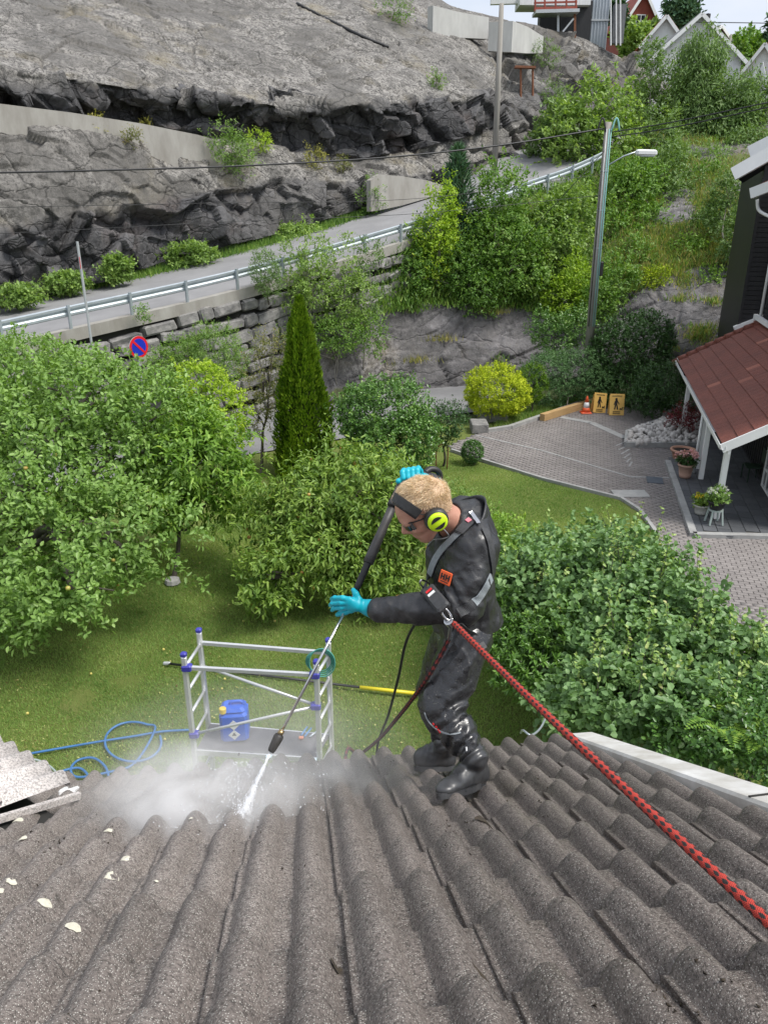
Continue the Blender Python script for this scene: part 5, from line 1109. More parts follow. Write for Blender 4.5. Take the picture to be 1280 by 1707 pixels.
m_pk = leafmat('petal_pink', [(.52, .24, .26), (.66, .38, .40), (.74, .52, .53)], .2, .6); m_wh = leafmat('petal_white', [(.6, .6, .6), (.75, .75, .74), (.82, .82, .8)], .2, .6); m_ye = leafmat('petal_yellow', [(.6, .42, .02), (.75, .58, .03), (.8, .66, .08)], .2, .6)
pot_plant(POT1[0], POT1[1], .26, 'dark', 130, 171, 'flower_head', m_pk, 9, .095, .3)
pot_plant(POT4[0], POT4[1], .24, 'apple', 110, 172, 'flower', m_wh, 26, .026, .3)
pot_plant(POT3[0], POT3[1], .17, 'plum', 80, 173, 'flower', m_ye, 8, .04, .22)
# ================================================================ the tiled roof in the foreground
RO = np.array([0, 0, CAMZ - .87]); RDn = nrm(np.array([-.1019, .8502, -.5165])); RE = nrm(np.array([RDn[1], -RDn[0], 0])); RN = np.cross(RE, RDn)
def roofpt(px, py, off=0.0):
    d = ray(px, py); o_ = np.array([0, 0, CAMZ]); c = RO + RN * off
    return o_ + d * (np.dot(c - o_, RN) / np.dot(d, RN))
def ruv(p): q = np.asarray(p) - RO; return float(q @ RE), float(q @ RDn)
def rp(u, v, h=0): return RO + RE * u + RDn * v + RN * h
def tile_mat(name, c_lo, c_hi, dirt):
    m, t, b = new_mat(name); p = posn(t); oi = N(t, 'ObjectInfo').outputs['Random']
    n0 = noise(t, p, 1.1, 4, .6); n1 = noise(t, p, 7, 6, .7, .4); n2 = noise(t, p, 330, 3, .8); n3 = noise(t, p, 105, 4, .8)
    vo = N(t, 'TexVoronoi', {'Vector': p, 'Scale': 240.0}); vd = vo.outputs['Distance']; vc = vo.outputs['Color']
    c = ramp(t, n1, [(.28, c_lo), (.55, [(x + y) / 2 for x, y in zip(c_lo, c_hi)]), (.78, c_hi)])
    c = mixc(t, .5, c, ramp(t, n0, [(.3, [x * .75 for x in c_lo]), (.7, [x * 1.05 for x in c_hi])]))
    c = mixc(t, .35, c, ramp(t, oi, [(0, [x * .85 for x in c_lo]), (1, [x * 1.15 for x in c_hi])]))
    c = mixc(t, ramp(t, n3, [(.40, .85), (.54, 0.0)]), c, [x * .35 for x in c_lo])        # dark grains and pits
    sepc = N(t, 'SeparateColor', {0: vc}).outputs[0]
    gr = N(t, 'Math', {0: ramp(t, vd, [(.25, 1.0), (.42, 0.0)]), 1: ramp(t, sepc, [(.60, 0.0), (.74, 1.0)])}, operation='MULTIPLY').outputs[0]
    c = mixc(t, N(t, 'Math', {0: gr, 1: .75}, operation='MULTIPLY').outputs[0], c, [min(.75, x * 2.5) for x in c_hi])   # pale sand grains
    c = mixc(t, ramp(t, n1, [(.60, 0.0), (.72, dirt)]), c, (.03, .027, .022))                # algae blotches
    du = N(t, 'VectorMath', {0: p, 1: tuple(RE)}, operation='DOT_PRODUCT').outputs['Value']; dn = N(t, 'Math', {0: du, 1: N(t, 'Math', {0: n0, 1: .9}, operation='MULTIPLY').outputs[0]}, operation='ADD').outputs[0]
    wet = N(t, 'MapRange', {0: dn, 1: .15, 2: .75, 3: 0.0, 4: 1.0}).outputs[0]      # right of the jet the tiles are washed and wet
    c = mixc(t, N(t, 'Math', {0: wet, 1: .5}, operation='MULTIPLY').outputs[0], c, mixc(t, 1.0, c, (.45, .43, .42), 'MULTIPLY'))
    t.links.new(c, b.inputs['Base Color'])
    rg_ = N(t, 'Math', {0: ramp(t, n0, [(.35, .62), (.65, .9)]), 1: N(t, 'Math', {0: wet, 1: .25}, operation='MULTIPLY').outputs[0]}, operation='SUBTRACT').outputs[0]
    t.links.new(rg_, b.inputs['Roughness']); b.inputs['Specular IOR Level'].default_value = .4
    b1 = bump(t, b, n3, .9, .006); b2 = bump(t, b, vd, .5, .003, b1); return m
m_tile = tile_mat('concrete_tile', (.185, .158, .142), (.335, .293, .268), .6); m_tile2 = tile_mat('clean_tile', (.62, .57, .545), (.78, .73, .70), .1)
TW, TC = .30, .345
ua = ruv(roofpt(645, 1315, .02))[0]
def tprof(x, h=.052):
    ph = ((x - .072) / .15) * 2 * math.pi; s = np.clip((np.cos(ph) + .5) / 1.5, 0, 1); return h * s ** .62
def tile_mesh(name, mat, seed):
    rng = np.random.default_rng(seed); nx = 33; xs = np.linspace(0, .306, nx); hx = tprof(xs) + .013 * (1 - xs / .3); ys = [-.03, .08, .2, .31, .384, .398]; v = []
    for y in ys:
        z = hx + .042 * (y / TC) - (.007 if y > .39 else 0) + .0016 * vnoise(np.stack([xs * 18, np.full(nx, y * 18), np.full(nx, seed)], 1), seed)
        v += [(x, y + (.004 * vnoise(np.array([[x * 40, 0, seed]]), 4)[0] if y > .38 else 0), zz) for x, zz in zip(xs, z)]
    n = len(ys); v += [(x, .398, h - .003) for x, h in zip(xs, hx + .042 * .398 / TC - .028)]
    f = [(r * nx + i, r * nx + i + 1, (r + 1) * nx + i + 1, (r + 1) * nx + i) for r in range(n) for i in range(nx - 1)]
    k = len(v); v += [(xs[0], y, float(hx[0]) + .042 * y / TC - .022) for y in ys]        # side lap lip
    f += [(k + r, r * nx, (r + 1) * nx, k + r + 1) for r in range(n - 1)]
    f = [q[::-1] for q in f]
    me = bpy.data.meshes.new(name); me.from_pydata([tuple(map(float, q)) for q in v], [], f); me.update(); me.materials.append(mat)
    sm = np.ones(len(f), bool); sm[(n - 1) * (nx - 1):] = False; me.polygons.foreach_set('use_smooth', sm); return me
tmes = [tile_mesh('roof_tile', m_tile, s_) for s_ in range(4)]
VE = ruv(roofpt(620, 1262, .05))[1]; UV_ = min(np.linspace(1, 3, 400), key=lambda u: abs(topx(rp(u, VE + .06, .085))[0] - 978)); UV_ = ua + TW * round((UV_ - ua) / TW) + .012
roof = thing('tiled_roof', 'brown-grey concrete tile roof in the foreground under the worker', 'roof', rp(0, 3))
MR = Matrix(((RE[0], RDn[0], RN[0]), (RE[1], RDn[1], RN[1]), (RE[2], RDn[2], RN[2]))).to_4x4()
rng = np.random.default_rng(77)
nr_ = 14; PINV = Matrix.Translation(-Vector(roof.location))
def tile_h(u, v):
    """height of the tile surface over the roof plane at (u, v)"""
    x = (u - ua) % TW; y = (v - (VE - .398)) % TC; return float(tprof(np.array([x]))[0] + .013 * (1 - x / .3) + .042 * y / TC)
ntile = 0; umax = UV_ - .012
for r in range(nr_):
    v0 = VE - .398 - r * TC
    for c in range(-16, 14):
        u0 = ua + c * TW
        if u0 > umax - TW * .5 or u0 < -3.7: continue
        px_, py_ = topx(rp(u0 + .15, v0 + .2, .02))
        if px_ < -330 and r < 6: continue
        o = put('roof_tile', tmes[rng.integers(4)], None, roof); jit = Matrix.Rotation(rng.normal(0, .006), 4, 'Z') @ Matrix.Rotation(rng.normal(0, .006), 4, 'X') @ Matrix.Rotation(rng.normal(0, .004), 4, 'Y')
        o.matrix_basis = Matrix.Translation(Vector(rp(u0 + rng.normal(0, .0015), v0 + rng.normal(0, .004), rng.normal(.0, .0015)))) @ MR @ jit; ntile += 1
print('tiles', ntile)
m_felt = M('roof_felt', (.012, .012, .012), (.025, .024, .022), 6, .9)
MB().box(rp((UV_ - 4.0) / 2, VE / 2 - .35, -.06), (UV_ + 4.0, VE + .3, .08), (RE, RDn, RN)).put('roof_deck', m_felt, roof)
# verge board, gutter, house wall below the eave
m_verge = M('verge_paint', (.46, .44, .40), (.74, .74, .73), 5, .5, .2, 30)
MB().cbox(rp(UV_ + .085, VE / 2 - .3, .05), (.17, VE + .75, .07), (RE, RDn, RN), .012).put('verge_board', m_verge, roof)
MB().bar(rp(UV_ + .01, VE - 1.9, .087), rp(UV_ + .16, VE - 1.88, .087), .012, .006, RN).put('board_joint', m_felt, roof)
MB().tube([rp(-4, VE + .04, -.07), rp(UV_ + .1, VE + .04, -.07)], .055, 10).put('gutter', m_white, roof, True)
m_wallw = M('own_house_wall', (.55, .54, .5), (.62, .61, .58), 2, .7)
wp = rp(-.8, VE - .5, -.1); MB().box((wp[0], wp[1] - 1.5, wp[2] / 2), (6.2, 3, wp[2] - .1), (RE, nrm(np.cross(UPZ, RE)), UPZ)).put('house_wall', m_wallw, roof)
# hook and bracket at the eave
P = smooth_path([roofpt(868, 1222, .08), roofpt(872, 1218, .12), roofpt(885, 1226, .1), roofpt(900, 1215, .1), roofpt(910, 1196, .12)], 5); MB().tube(P, .007, 6).put('eave_hook', m_zinc, roof, True)
# lichen patches: pale irregular flakes lying on the tile surface
m_lich = M('pale_lichen', (.52, .49, .38), (.70, .68, .58), 60, .9, .4, 200)
m_moss = M('moss_remains', (.03, .025, .018), (.06, .045, .03), 60, 1, .6, 150)
def flake(name, px, py, r, mat, seed):
    rng = np.random.default_rng(seed); u, v = ruv(roofpt(px, py, .06)); ut_ = ua + .072 + .15 * round((u - ua - .072) / .15); u = u + (ut_ - u) * (.75 if name == 'lichen_patch' else 0); n = 14; vv_ = [rp(u, v, tile_h(u, v) + .006)]
    for k in range(n):
        a = 2 * math.pi * k / n; q = 1.1 * r * rng.uniform(.8, 1.12); uu, vx = u + math.cos(a) * q, v + math.sin(a) * q; vv_.append(rp(uu, vx, tile_h(uu, vx) + .003))
    mesh(name, vv_, [(0, 1 + k, 1 + (k + 1) % n) for k in range(n)], mat, roof)
for k, (x, y, r) in enumerate(((21, 1379, .022), (25, 1413, .018), (204, 1382, .022), (181, 1399, .016), (220, 1441, .022), (182, 1479, .028), (43, 1487, .016), (104, 1512, .018), (148, 1559, .017), (4, 1502, .014), (228, 1378, .012), (276, 1485, .006), (315, 1382, .008), (1063, 1355, .006))): flake('lichen_patch', x, y, r, m_lich, 300 + k)
for k, (x, y, r) in enumerate(((64, 1535, .022), (808, 1378, .03), (830, 1390, .02), (800, 1365, .025), (845, 1400, .022), (790, 1610, .03), (560, 1600, .012), (700, 1560, .015))): flake('moss_patch', x, y, r, m_moss, 330 + k)
# crumbs of loosened moss and dirt lying on the tiles
rng = np.random.default_rng(350); cu = rng.uniform(-2.9, UV_ - .05, 9000); cv_ = rng.uniform(.9, VE - .05, 9000)
wgt_ = np.clip(fbm(np.stack([cu * 2.2, cv_ * 1.1, 0 * cu], 1), 351, 3) - .15, 0, 1) * 1.2; hb = ruv(roofpt(815, 1375, .05)); wgt_ += 1.4 * np.exp(-((cu - hb[0]) ** 2 + (cv_ - hb[1]) ** 2) / .05)
kp = rng.random(9000) < wgt_; cu, cv_ = cu[kp], cv_[kp]; hz_ = np.array([tile_h(a, b) for a, b in zip(cu, cv_)])
PC = RO + RE * cu[:, None] + RDn * cv_[:, None] + RN * (hz_ + .001)[:, None]; oc = rng.normal(0, 1, (len(cu), 5, 3)); oc = oc / np.linalg.norm(oc, axis=2, keepdims=True) * rng.uniform(.0015, .0065, (len(cu), 1, 1))
F = (np.arange(len(cu))[:, None, None] * 5 + np.array([(0, 1, 2), (0, 2, 3), (0, 3, 1), (4, 2, 1), (4, 3, 2), (4, 1, 3)])[None]).reshape(-1, 3)
o = npmesh('moss_crumbs', (PC[:, None] + oc).reshape(-1, 3), F, m_moss, roof); o['kind'] = 'stuff'
# ---- lighter, already cleaned roof of the wing at the left edge
wing = thing('cleaned_wing_roof', 'pale cleaned tile roof corner at the left edge beyond the main roof', 'roof', roofpt(60, 1320, .2))
bB = roofpt(112, 1316, .15); bA = gp(2, 1250, bB[2]); ed = bA - bB; eL = np.linalg.norm(ed); ed = ed / eL
upw = nrm(np.cross(UPZ, ed)); upw = upw if upw[0] < 0 else -upw; ups = nrm(upw * .86 + UPZ * .42 + ed * .0)
c2 = roofpt(-40, 1368, .12); ups = nrm(c2 - bB) * .75 + ups * .25; ups = nrm(ups - ed * np.dot(ups, ed) * .6); nw = np.cross(ed, ups); nw = nw if nw[2] > 0 else -nw
for r in range(3):
    for c in range(5):
        vv_ = []; xs = np.linspace(0, eL / 2.0, 17)
        for q, lf in ((-.01, .03), (.2, .015), (.36, .0)):
            vv_ += [bB + ed * (c * eL / 2.0 + x) + ups * (r * .34 + q) + nw * (lf + .034 * (.5 - .5 * math.cos(2 * math.pi * x / (eL / 4)))**.9) for x in xs]
        vv_ += [bB + ed * (c * eL / 2.0 + x) + ups * (r * .34 - .01) + nw * .004 for x in xs]
        f = [(q * 17 + i, q * 17 + i + 1, q * 17 + 18 + i, q * 17 + 17 + i) for q in (0, 1) for i in range(16)] + [(51 + i, 52 + i, i + 1, i) for i in range(16)]
        mesh('roof_tile', vv_, f, m_tile2, wing, True)
MB().bar(bB - ups * .05 - ed * .03 - nw * .03, bB + ups * 1.1 - ed * .03 - nw * .03, .022, .03, nw).put('verge_board', m_tile2, wing)
MB().bar(bB + ups * .1 - nw * .09, bB + ups * 1.1 - nw * .09, .5, .04, nw).put('deck', m_felt, wing)
MB().cbox(roofpt(115, 1322, .06), (.08, .1, .05), (RE, RDn, RN), .008).put('flashing', m_white, wing)

# ================================================================ scaffold tower on the lawn
m_alu = M('aluminium', (.62, .63, .64), (.74, .75, .76), 6, .35, metal=.6); m_bcap = M('blue_plastic', (.03, .03, .26), (.05, .05, .34), 6, .4)
m_deck = M('grey_plywood', (.10, .10, .11), (.16, .16, .165), 5, .7)
sc_ = thing('scaffold_tower', 'aluminium rolling scaffold tower with blue caps on the lawn', 'scaffold', (-1.3, 6.6, 0))
FL, BL, BR, FR = (gp(322, 1235, 1.9), gp(347, 1205, 1.8), gp(552, 1224, 1.8), gp(533, 1262, 1.8))
PT = {'FL': (FL, 2.93), 'BL': (BL, 2.95), 'BR': (BR, 2.95), 'FR': (FR, 2.93)}
for k, (p, z) in PT.items():
    MB().cbox((p[0], p[1], z / 2 + .03), (.055, .055, z - .1), None, .012).put('post', m_alu, sc_)
    MB().cbox((p[0], p[1], z), (.06, .06, .045), None, .01).put('end_cap', m_bcap, sc_)
def SPt(k, z): p = PT[k][0]; return np.array([p[0], p[1], z])
for a_, b_ in (('FL', 'BL'), ('FR', 'BR')):
    for z in (2.78, 2.5, 2.22, 1.94, 1.66, 1.38, 1.1, .82, .54, .26): MB().tube([SPt(a_, z), SPt(b_, z)], .017, 8).put('rung', m_alu, sc_, True)
for a_, b_, z in (('BL', 'BR', 2.80), ('FL', 'FR', 2.78)): MB().bar(SPt(a_, z), SPt(b_, z), .035, .035).put('guard_rail', m_alu, sc_)
for a_, za, b_, zb in (('BL', 2.52, 'FR', 2.42), ('FL', 1.98, 'FR', 2.42), ('FL', 1.45, 'BR', .4), ('FL', .5, 'FR', 1.4)): MB().tube([SPt(a_, za), SPt(b_, zb)], .016, 8).put('brace', m_alu, sc_, True)
for k, z in (('FL', 2.78), ('FR', 2.78), ('FR', 2.42), ('FL', 1.98), ('FL', 1.45)): MB().cbox(SPt(k, z) + (.02 if k[1] == 'L' else -.02, 0, 0), (.1, .08, .07), None, .012).put('clamp', m_bcap, sc_)
pc = (FL + BR) / 2; pc[2] = 1.8
MB().prism([(*(p[:2] * .96 + pc[:2] * .04), 1.77) for p in (FL, FR, BR, BL)], UPZ, .025).put('platform', m_deck, sc_)
for a_, b_ in (('FL', 'FR'), ('BL', 'BR')): MB().bar(SPt(a_, 1.76), SPt(b_, 1.76), .03, .06).put('platform_edge', m_alu, sc_)
for x, y in ((448, 1261), (523, 1267)): MB().cbox(gp(x, y, 1.8), (.06, .05, .012), None, .003).put('sticker', M('pale_sticker', (.5, .62, .68), rough=.5), sc_)
# jerry can
m_can = M('can_blue', (.015, .09, .52), (.025, .13, .62), 4, .4); jp = gp(390, 1240, 1.80); jz = 1.80
jc = thing('jerry_can', 'blue plastic jerry can with yellow cap and hazard labels on the scaffold', 'jerry can', (jp[0], jp[1], jz))
ja = R(6); JX = np.array([math.cos(ja), math.sin(ja), 0]); JY = np.array([-JX[1], JX[0], 0]); JA = (JX, JY, UPZ); jb = np.array([jp[0], jp[1] + .12, jz])
MB().cbox(jb + (0, 0, .185), (.285, .25, .35), JA, .03).put('body', m_can, jc)
MB().cbox(jb + (0, 0, .375), (.25, .215, .06), JA, .028).put('shoulder', m_can, jc)
MB().tube(smooth_path([jb + JX * -.03 + (0, 0, .39), jb + JX * -.02 + (0, 0, .435), jb + JX * .08 + (0, 0, .435), jb + JX * .1 + (0, 0, .39)], 5), .016, 8).put('handle', m_can, jc, True)
m_cap = M('yellow_cap', (.72, .52, .05), rough=.4); MB().lathe([(.036, 0), (.036, .05), (.03, .055)], jb - JX * .1 - JY * .09 + (0, 0, .375), 16).put('cap', m_cap, jc)
m_lab = M('white_label', (.72, .73, .72), rough=.5)
for z, sy in ((.235, m_ink), (.115, m_ink)):
    c_ = jb - JY * .1275 + (0, 0, z); d1, d2 = nrm(JX + UPZ), nrm(UPZ - JX); MB().box(c_, (.085, .085, .003), (d1, d2, JY)).put('hazard_label', m_lab, jc)
    MB().box(c_ - JY * .003, (.04, .012, .002), (JX, d2 * 0 + UPZ, JY)).put('hazard_symbol', sy, jc); MB().box(c_ - JY * .003 + UPZ * .016, (.014, .02, .002), (JX, UPZ, JY)).put('hazard_symbol', sy, jc)
# pliers on the platform
m_orh = M('orange_grip', (.6, .22, .12), rough=.5); m_blh = M('blue_grip', (.10, .28, .55), rough=.5)
t_ = thing('pliers', 'pliers with blue and orange handles lying on the scaffold platform', 'pliers', gp(510, 1222, 1.81))
for (a_, b_, mm) in (((502, 1226), (512, 1212), m_blh), ((508, 1228), (519, 1214), m_blh)): MB().tube([gp(*a_, 1.815), gp(*b_, 1.815)], .01, 6).put('grip', mm, t_, True)
MB().cbox(gp(502, 1230, 1.815), (.05, .04, .02), None, .005).put('jaw', m_orh, t_)
t_ = tag(MB().tube([gp(516, 1229, 1.815), gp(530, 1218, 1.815)], .012, 6).put('spanner', m_zinc, None, True), 'steel spanner on the scaffold platform beside the pliers', 'spanner')
# green coil on the back post
m_gc = M('green_rope', (.05, .25, .20), (.09, .34, .28), 20, .6); cc = SPt('BR', 2.78)
co = thing('rope_coil', 'coil of thin green cord hanging on the scaffold post', 'rope', cc)
for k in range(4): MB().tube([cc + (-.1 + .13 * math.cos(a) + .012 * k, -.03 - .01 * k, -.06 + .12 * math.sin(a) + .015 * k * math.sin(a)) for a in np.linspace(0, 2 * math.pi, 26)], .007, 6, False).put('loop', m_gc, co, True)
# ================================================================ hoses and pole on the lawn
m_hose = M('blue_hose', (.03, .12, .30), (.05, .17, .38), 9, .45)
def gpath(pts, z=.035, n=8): return smooth_path([gp(x, y, z + (i % 2) * .012) for i, (x, y) in enumerate(pts)], n)
el = lambda cx, cy_, rx, ry, a0, a1, n: [(cx + rx * math.cos(a), cy_ + ry * math.sin(a)) for a in np.linspace(a0, a1, n)]
hp = [(318, 1217), (270, 1220), (222, 1228), (170, 1236), (100, 1248), (20, 1262)]
tag(MB().tube(gpath(hp), .017, 8).put('blue_hose', m_hose, None, True), 'blue hose running straight across the lawn from the scaffold', 'hose')
hp = [(150, 1312), (148, 1295), (135, 1283), (115, 1284), (98, 1292)] 
tag(MB().tube(gpath([(95, 1290), (110, 1284), (132, 1281), (146, 1292), (149, 1310)]), .017, 8).put('blue_hose', m_hose, None, True), 'short bend of blue hose near the pale roof corner', 'hose')
tag(MB().tube(gpath(el(222, 1237, 47, 33, -.3, 5.6, 16) + [(225, 1272), (180, 1288), (130, 1296), (118, 1283), (130, 1268), (155, 1264), (175, 1278), (182, 1300), (184, 1320)]), .017, 8).put('blue_hose', m_hose, None, True), 'blue hose lying in one large and one small loop', 'hose')
tag(MB().tube(gpath([(30, 1266), (60, 1267), (82, 1277), (97, 1291)]), .014, 8).put('grey_hose', m_gst, None, True), 'thin grey-green hose beside the blue hose loops', 'hose')
t_ = thing('telescopic_pole', 'long black and yellow telescopic pole lying behind the scaffold', 'pole', gp(480, 1128))
pa = [gp(x, y, .05) for x, y in ((278, 1106), (600, 1146), (700, 1157))]
MB().tube([pa[0], pa[1]], .02, 8).put('black_section', m_blk, t_, True); MB().tube([pa[1], pa[2]], .03, 8).put('yellow_section', M('yellow_tube', (.72, .60, .03), rough=.4), t_, True); MB().cbox(pa[0], (.12, .05, .05), None, .01).put('tip', m_grey, t_)
# ================================================================ the worker
class Field:
    """signed distance field on a grid, primitives evaluated only near themselves"""
    def __init__(s, lo, hi, h):
        s.lo = np.asarray(lo, float); s.h = h; s.n = np.ceil((np.asarray(hi) - s.lo) / h).astype(int) + 1; s.a = np.full(tuple(s.n), .3, np.float32)
    def sub(s, lo, hi):
        i0 = np.clip(np.floor((np.asarray(lo) - s.lo) / s.h).astype(int), 0, s.n - 1); i1 = np.clip(np.ceil((np.asarray(hi) - s.lo) / s.h).astype(int) + 1, 1, s.n)
        sl = tuple(slice(a, max(b, a + 1)) for a, b in zip(i0, i1)); g_ = np.meshgrid(*[s.lo[k] + s.h * np.arange(sl[k].start, sl[k].stop) for k in range(3)], indexing='ij'); return sl, np.stack(g_, -1)
    def blend(s, sl, d, k, carve=False):
        a = s.a[sl]
        if carve: d = -d; q = np.clip(.5 - .5 * (a - d) / k, 0, 1); s.a[sl] = a * (1 - q) + d * q + k * q * (1 - q)
        else: q = np.clip(.5 + .5 * (a - d) / k, 0, 1); s.a[sl] = a * (1 - q) + d * q - k * q * (1 - q)
    def cone(s, a, b, ra, rb, k=.02, carve=False, flat=None):
        a, b = np.asarray(a, float), np.asarray(b, float); m = max(ra, rb) + .07 + k
        sl, P = s.sub(np.minimum(a, b) - m, np.maximum(a, b) + m); ab = b - a; t = np.clip(((P - a) @ ab) / (ab @ ab + 1e-12), 0, 1)
        q = P - a - t[..., None] * ab
        if flat is not None: ax_, f_ = flat; q = q + (q @ ax_)[..., None] * ax_ * (1 / f_ - 1)
        s.blend(sl, np.linalg.norm(q, axis=-1) - (ra + t * (rb - ra)), k, carve); return s
    def ell(s, c, r, ax=None, k=.02, carve=False):
        ax = np.eye(3) if ax is None else np.asarray(ax); c = np.asarray(c, float); r = np.asarray(r, float); m = r.max() + .07 + k
        sl, P = s.sub(c - m, c + m); q = (P - c) @ ax.T; k0 = np.linalg.norm(q / r, axis=-1); k1 = np.linalg.norm(q / (r * r), axis=-1) + 1e-9
        s.blend(sl, k0 * (k0 - 1) / k1, k, carve); return s
    def cut(s, p, n, sl=None):
        """remove everything on the +n side of the plane"""
        G_ = np.meshgrid(*[s.lo[k] + s.h * np.arange(s.n[k]) for k in range(3)], indexing='ij'); d = sum((G_[k] - p[k]) * n[k] for k in range(3)); s.a = np.maximum(s.a, d.astype(np.float32)); return s
    def surface(s, disp=None):
        f = s.a; sg = f < 0; c = np.zeros(tuple(s.n - 1), np.int8)
        cor = [(i, j, k) for i in (0, 1) for j in (0, 1) for k in (0, 1)]
        for i, j, k in cor: c += sg[i:s.n[0] - 1 + i, j:s.n[1] - 1 + j, k:s.n[2] - 1 + k]
        idx = np.argwhere((c > 0) & (c < 8)); pos = np.zeros((len(idx), 3)); cnt = np.zeros(len(idx))
        for a in cor:
            for ax in range(3):
                if a[ax]: continue
                b = list(a); b[ax] = 1; va = f[tuple((idx + a).T)]; vb = f[tuple((idx + b).T)]; m = (va < 0) != (vb < 0)
                t = np.where(m, va / np.where(m, va - vb, 1), 0); pt = np.tile(np.array(a, float), (len(idx), 1)); pt[:, ax] += t; pos += pt * m[:, None]; cnt += m
        V = s.lo + (idx + pos / cnt[:, None]) * s.h; vid = np.full(tuple(s.n - 1), -1, np.int64); vid[tuple(idx.T)] = np.arange(len(idx)); Fs = []
        for ax in range(3):
            u, w_ = (ax + 1) % 3, (ax + 2) % 3; s0 = [slice(1, -1)] * 3; s0[ax] = slice(0, -1); s1 = list(s0); s1[ax] = slice(1, None)
            A_ = sg[tuple(s0)]; B_ = sg[tuple(s1)]; e = np.argwhere(A_ != B_); off = np.ones(3, int); off[ax] = 0; e = e + off; inn = sg[tuple(e.T)]
            def V_(du, dw): q = e.copy(); q[:, u] -= du; q[:, w_] -= dw; return vid[tuple(q.T)]
            quad = np.stack([V_(1, 1), V_(0, 1), V_(0, 0), V_(1, 0)], 1); quad[~inn] = quad[~inn][:, ::-1]; Fs.append(quad)
        F = np.concatenate(Fs); F = F[(F >= 0).all(1)]
        return V, F
def vnormals(V, F):
    n = np.cross(V[F[:, 2]] - V[F[:, 0]], V[F[:, 3]] - V[F[:, 1]]); o_ = np.zeros_like(V)
    for k in range(4): np.add.at(o_, F[:, k], n)
    return nrm(o_)
def relax(V, F, it=2, w_=.5):
    for _ in range(it):
        acc = np.zeros_like(V); cnt = np.zeros(len(V))
        for a, b in ((0, 1), (1, 2), (2, 3), (3, 0)):
            np.add.at(acc, F[:, a], V[F[:, b]]); np.add.at(acc, F[:, b], V[F[:, a]]); np.add.at(cnt, F[:, a], 1); np.add.at(cnt, F[:, b], 1)
        V = V * (1 - w_) + w_ * acc / np.maximum(cnt, 1)[:, None]
    return V
def bvh_of(V, F): return BVHTree.FromPolygons([tuple(x) for x in V], [tuple(q) for q in F])
CAMP = Vector((0, 0, CAMZ))
def hit(px, py, bv):
    h = bv.ray_cast(CAMP, Vector(nrm(ray(px, py)))); return (np.array(h[0]), np.array(h[1])) if h[0] else None
def at_d(px, py, dist_from): return None

J = {k: at(*v) for k, v in dict(head=(706, 846, 2.95), neck=(768, 880, 3.04), chest=(764, 935, 3.05), belly=(772, 1000, 3.06), pel=(778, 1042, 3.08),
     shL=(790, 912, 2.90), elL=(772, 1012, 2.80), wrL=(632, 1016, 2.90), shR=(772, 862, 3.22), elR=(742, 862, 3.46), wrR=(716, 806, 3.36),
     hipL=(778, 1068, 2.98), knL=(736, 1178, 2.84), hipR=(764, 1040, 3.17), knR=(724, 1150, 3.24)).items()}
# feet on the roof
toeL, heelL = roofpt(738, 1327, .085), roofpt(804, 1306, .085); toeR, heelR = roofpt(700, 1281, .085), roofpt(752, 1281, .085)
J['anL'] = heelL + (toeL - heelL) * .2 + (0, 0, .14); J['anR'] = heelR + (toeR - heelR) * .2 + (0, 0, .14)
def L_(a, b, t): return J[a] + (J[b] - J[a]) * t
worker = thing('person', 'worker in wet black rain suit and harness washing the roof with a lance', 'person', (J['anL'] + J['anR']) / 2)
# ---- skin
m_skin = M('skin', (.42, .20, .14), (.54, .30, .22), 30, .5, .15, 300, spec=.4)
hf = nrm(np.array([-.80, -.10, -.59])); hu = np.array([-.62, -.16, .77]); hu = nrm(hu - hf * (hu @ hf)); hl = np.cross(hu, hf); HM = np.array([hf, hl, hu]); HS_ = 1.06
def hp_(f, l, u): return J['head'] + (hf * f + hl * l + hu * u) * HS_
S = HS_
fld = Field(J['head'] - .28, J['head'] + np.array([.34, .34, .24]), .0045)
fld.ell(hp_(-.012, 0, .022), np.array([.104, .079, .096]) * S, HM, .01).ell(hp_(.04, 0, -.03), np.array([.062, .062, .08]) * S, HM, .03).ell(hp_(.035, 0, .03), np.array([.068, .068, .06]) * S, HM, .02)
fld.cone(hp_(.06, 0, -.085), hp_(.068, 0, -.105), .034 * S, .026 * S, .03)                                   # chin
fld.cone(hp_(-.01, .05, -.06), hp_(.055, .022, -.1), .02 * S, .022 * S, .03).cone(hp_(-.01, -.05, -.06), hp_(.055, -.022, -.1), .02 * S, .022 * S, .03)   # jaw
fld.cone(hp_(.094, 0, .0), hp_(.116, 0, -.036), .009 * S, .014 * S, .012).cone(hp_(.1, .012, -.042), hp_(.1, -.012, -.042), .012 * S, .012 * S, .01)         # nose
fld.cone(hp_(.086, .045, .012), hp_(.09, -.045, .012), .014 * S, .014 * S, .02)                             # brow
for sg_ in (1, -1):
    fld.ell(hp_(.083, .032 * sg_, -.008), np.array([.014, .02, .012]) * S, HM, .012, True).ell(hp_(.077, .031 * sg_, -.006), np.array([.0125] * 3) * S, HM, .004)
    fld.cone(hp_(.07, .045 * sg_, -.035), hp_(.05, .055 * sg_, -.04), .017 * S, .014 * S, .02)
    fld.ell(hp_(-.012, .08 * sg_, -.015), np.array([.022, .01, .033]) * S, HM, .01)
fld.cone(hp_(.094, .02, -.068), hp_(.094, -.02, -.068), .007 * S, .007 * S, .006).cone(hp_(.09, .018, -.08), hp_(.09, -.018, -.08), .008 * S, .008 * S, .006)  # lips
fld.cone(hp_(-.035, 0, -.05), J['neck'], .058, .066, .03).cone(J['neck'], L_('neck', 'chest', .9), .075, .11, .05)
V, F = fld.surface(); V = relax(V, F, 1, .4); head_bv = bvh_of(V, F); headV = V
npmesh('body', V, F, m_skin, worker, True)
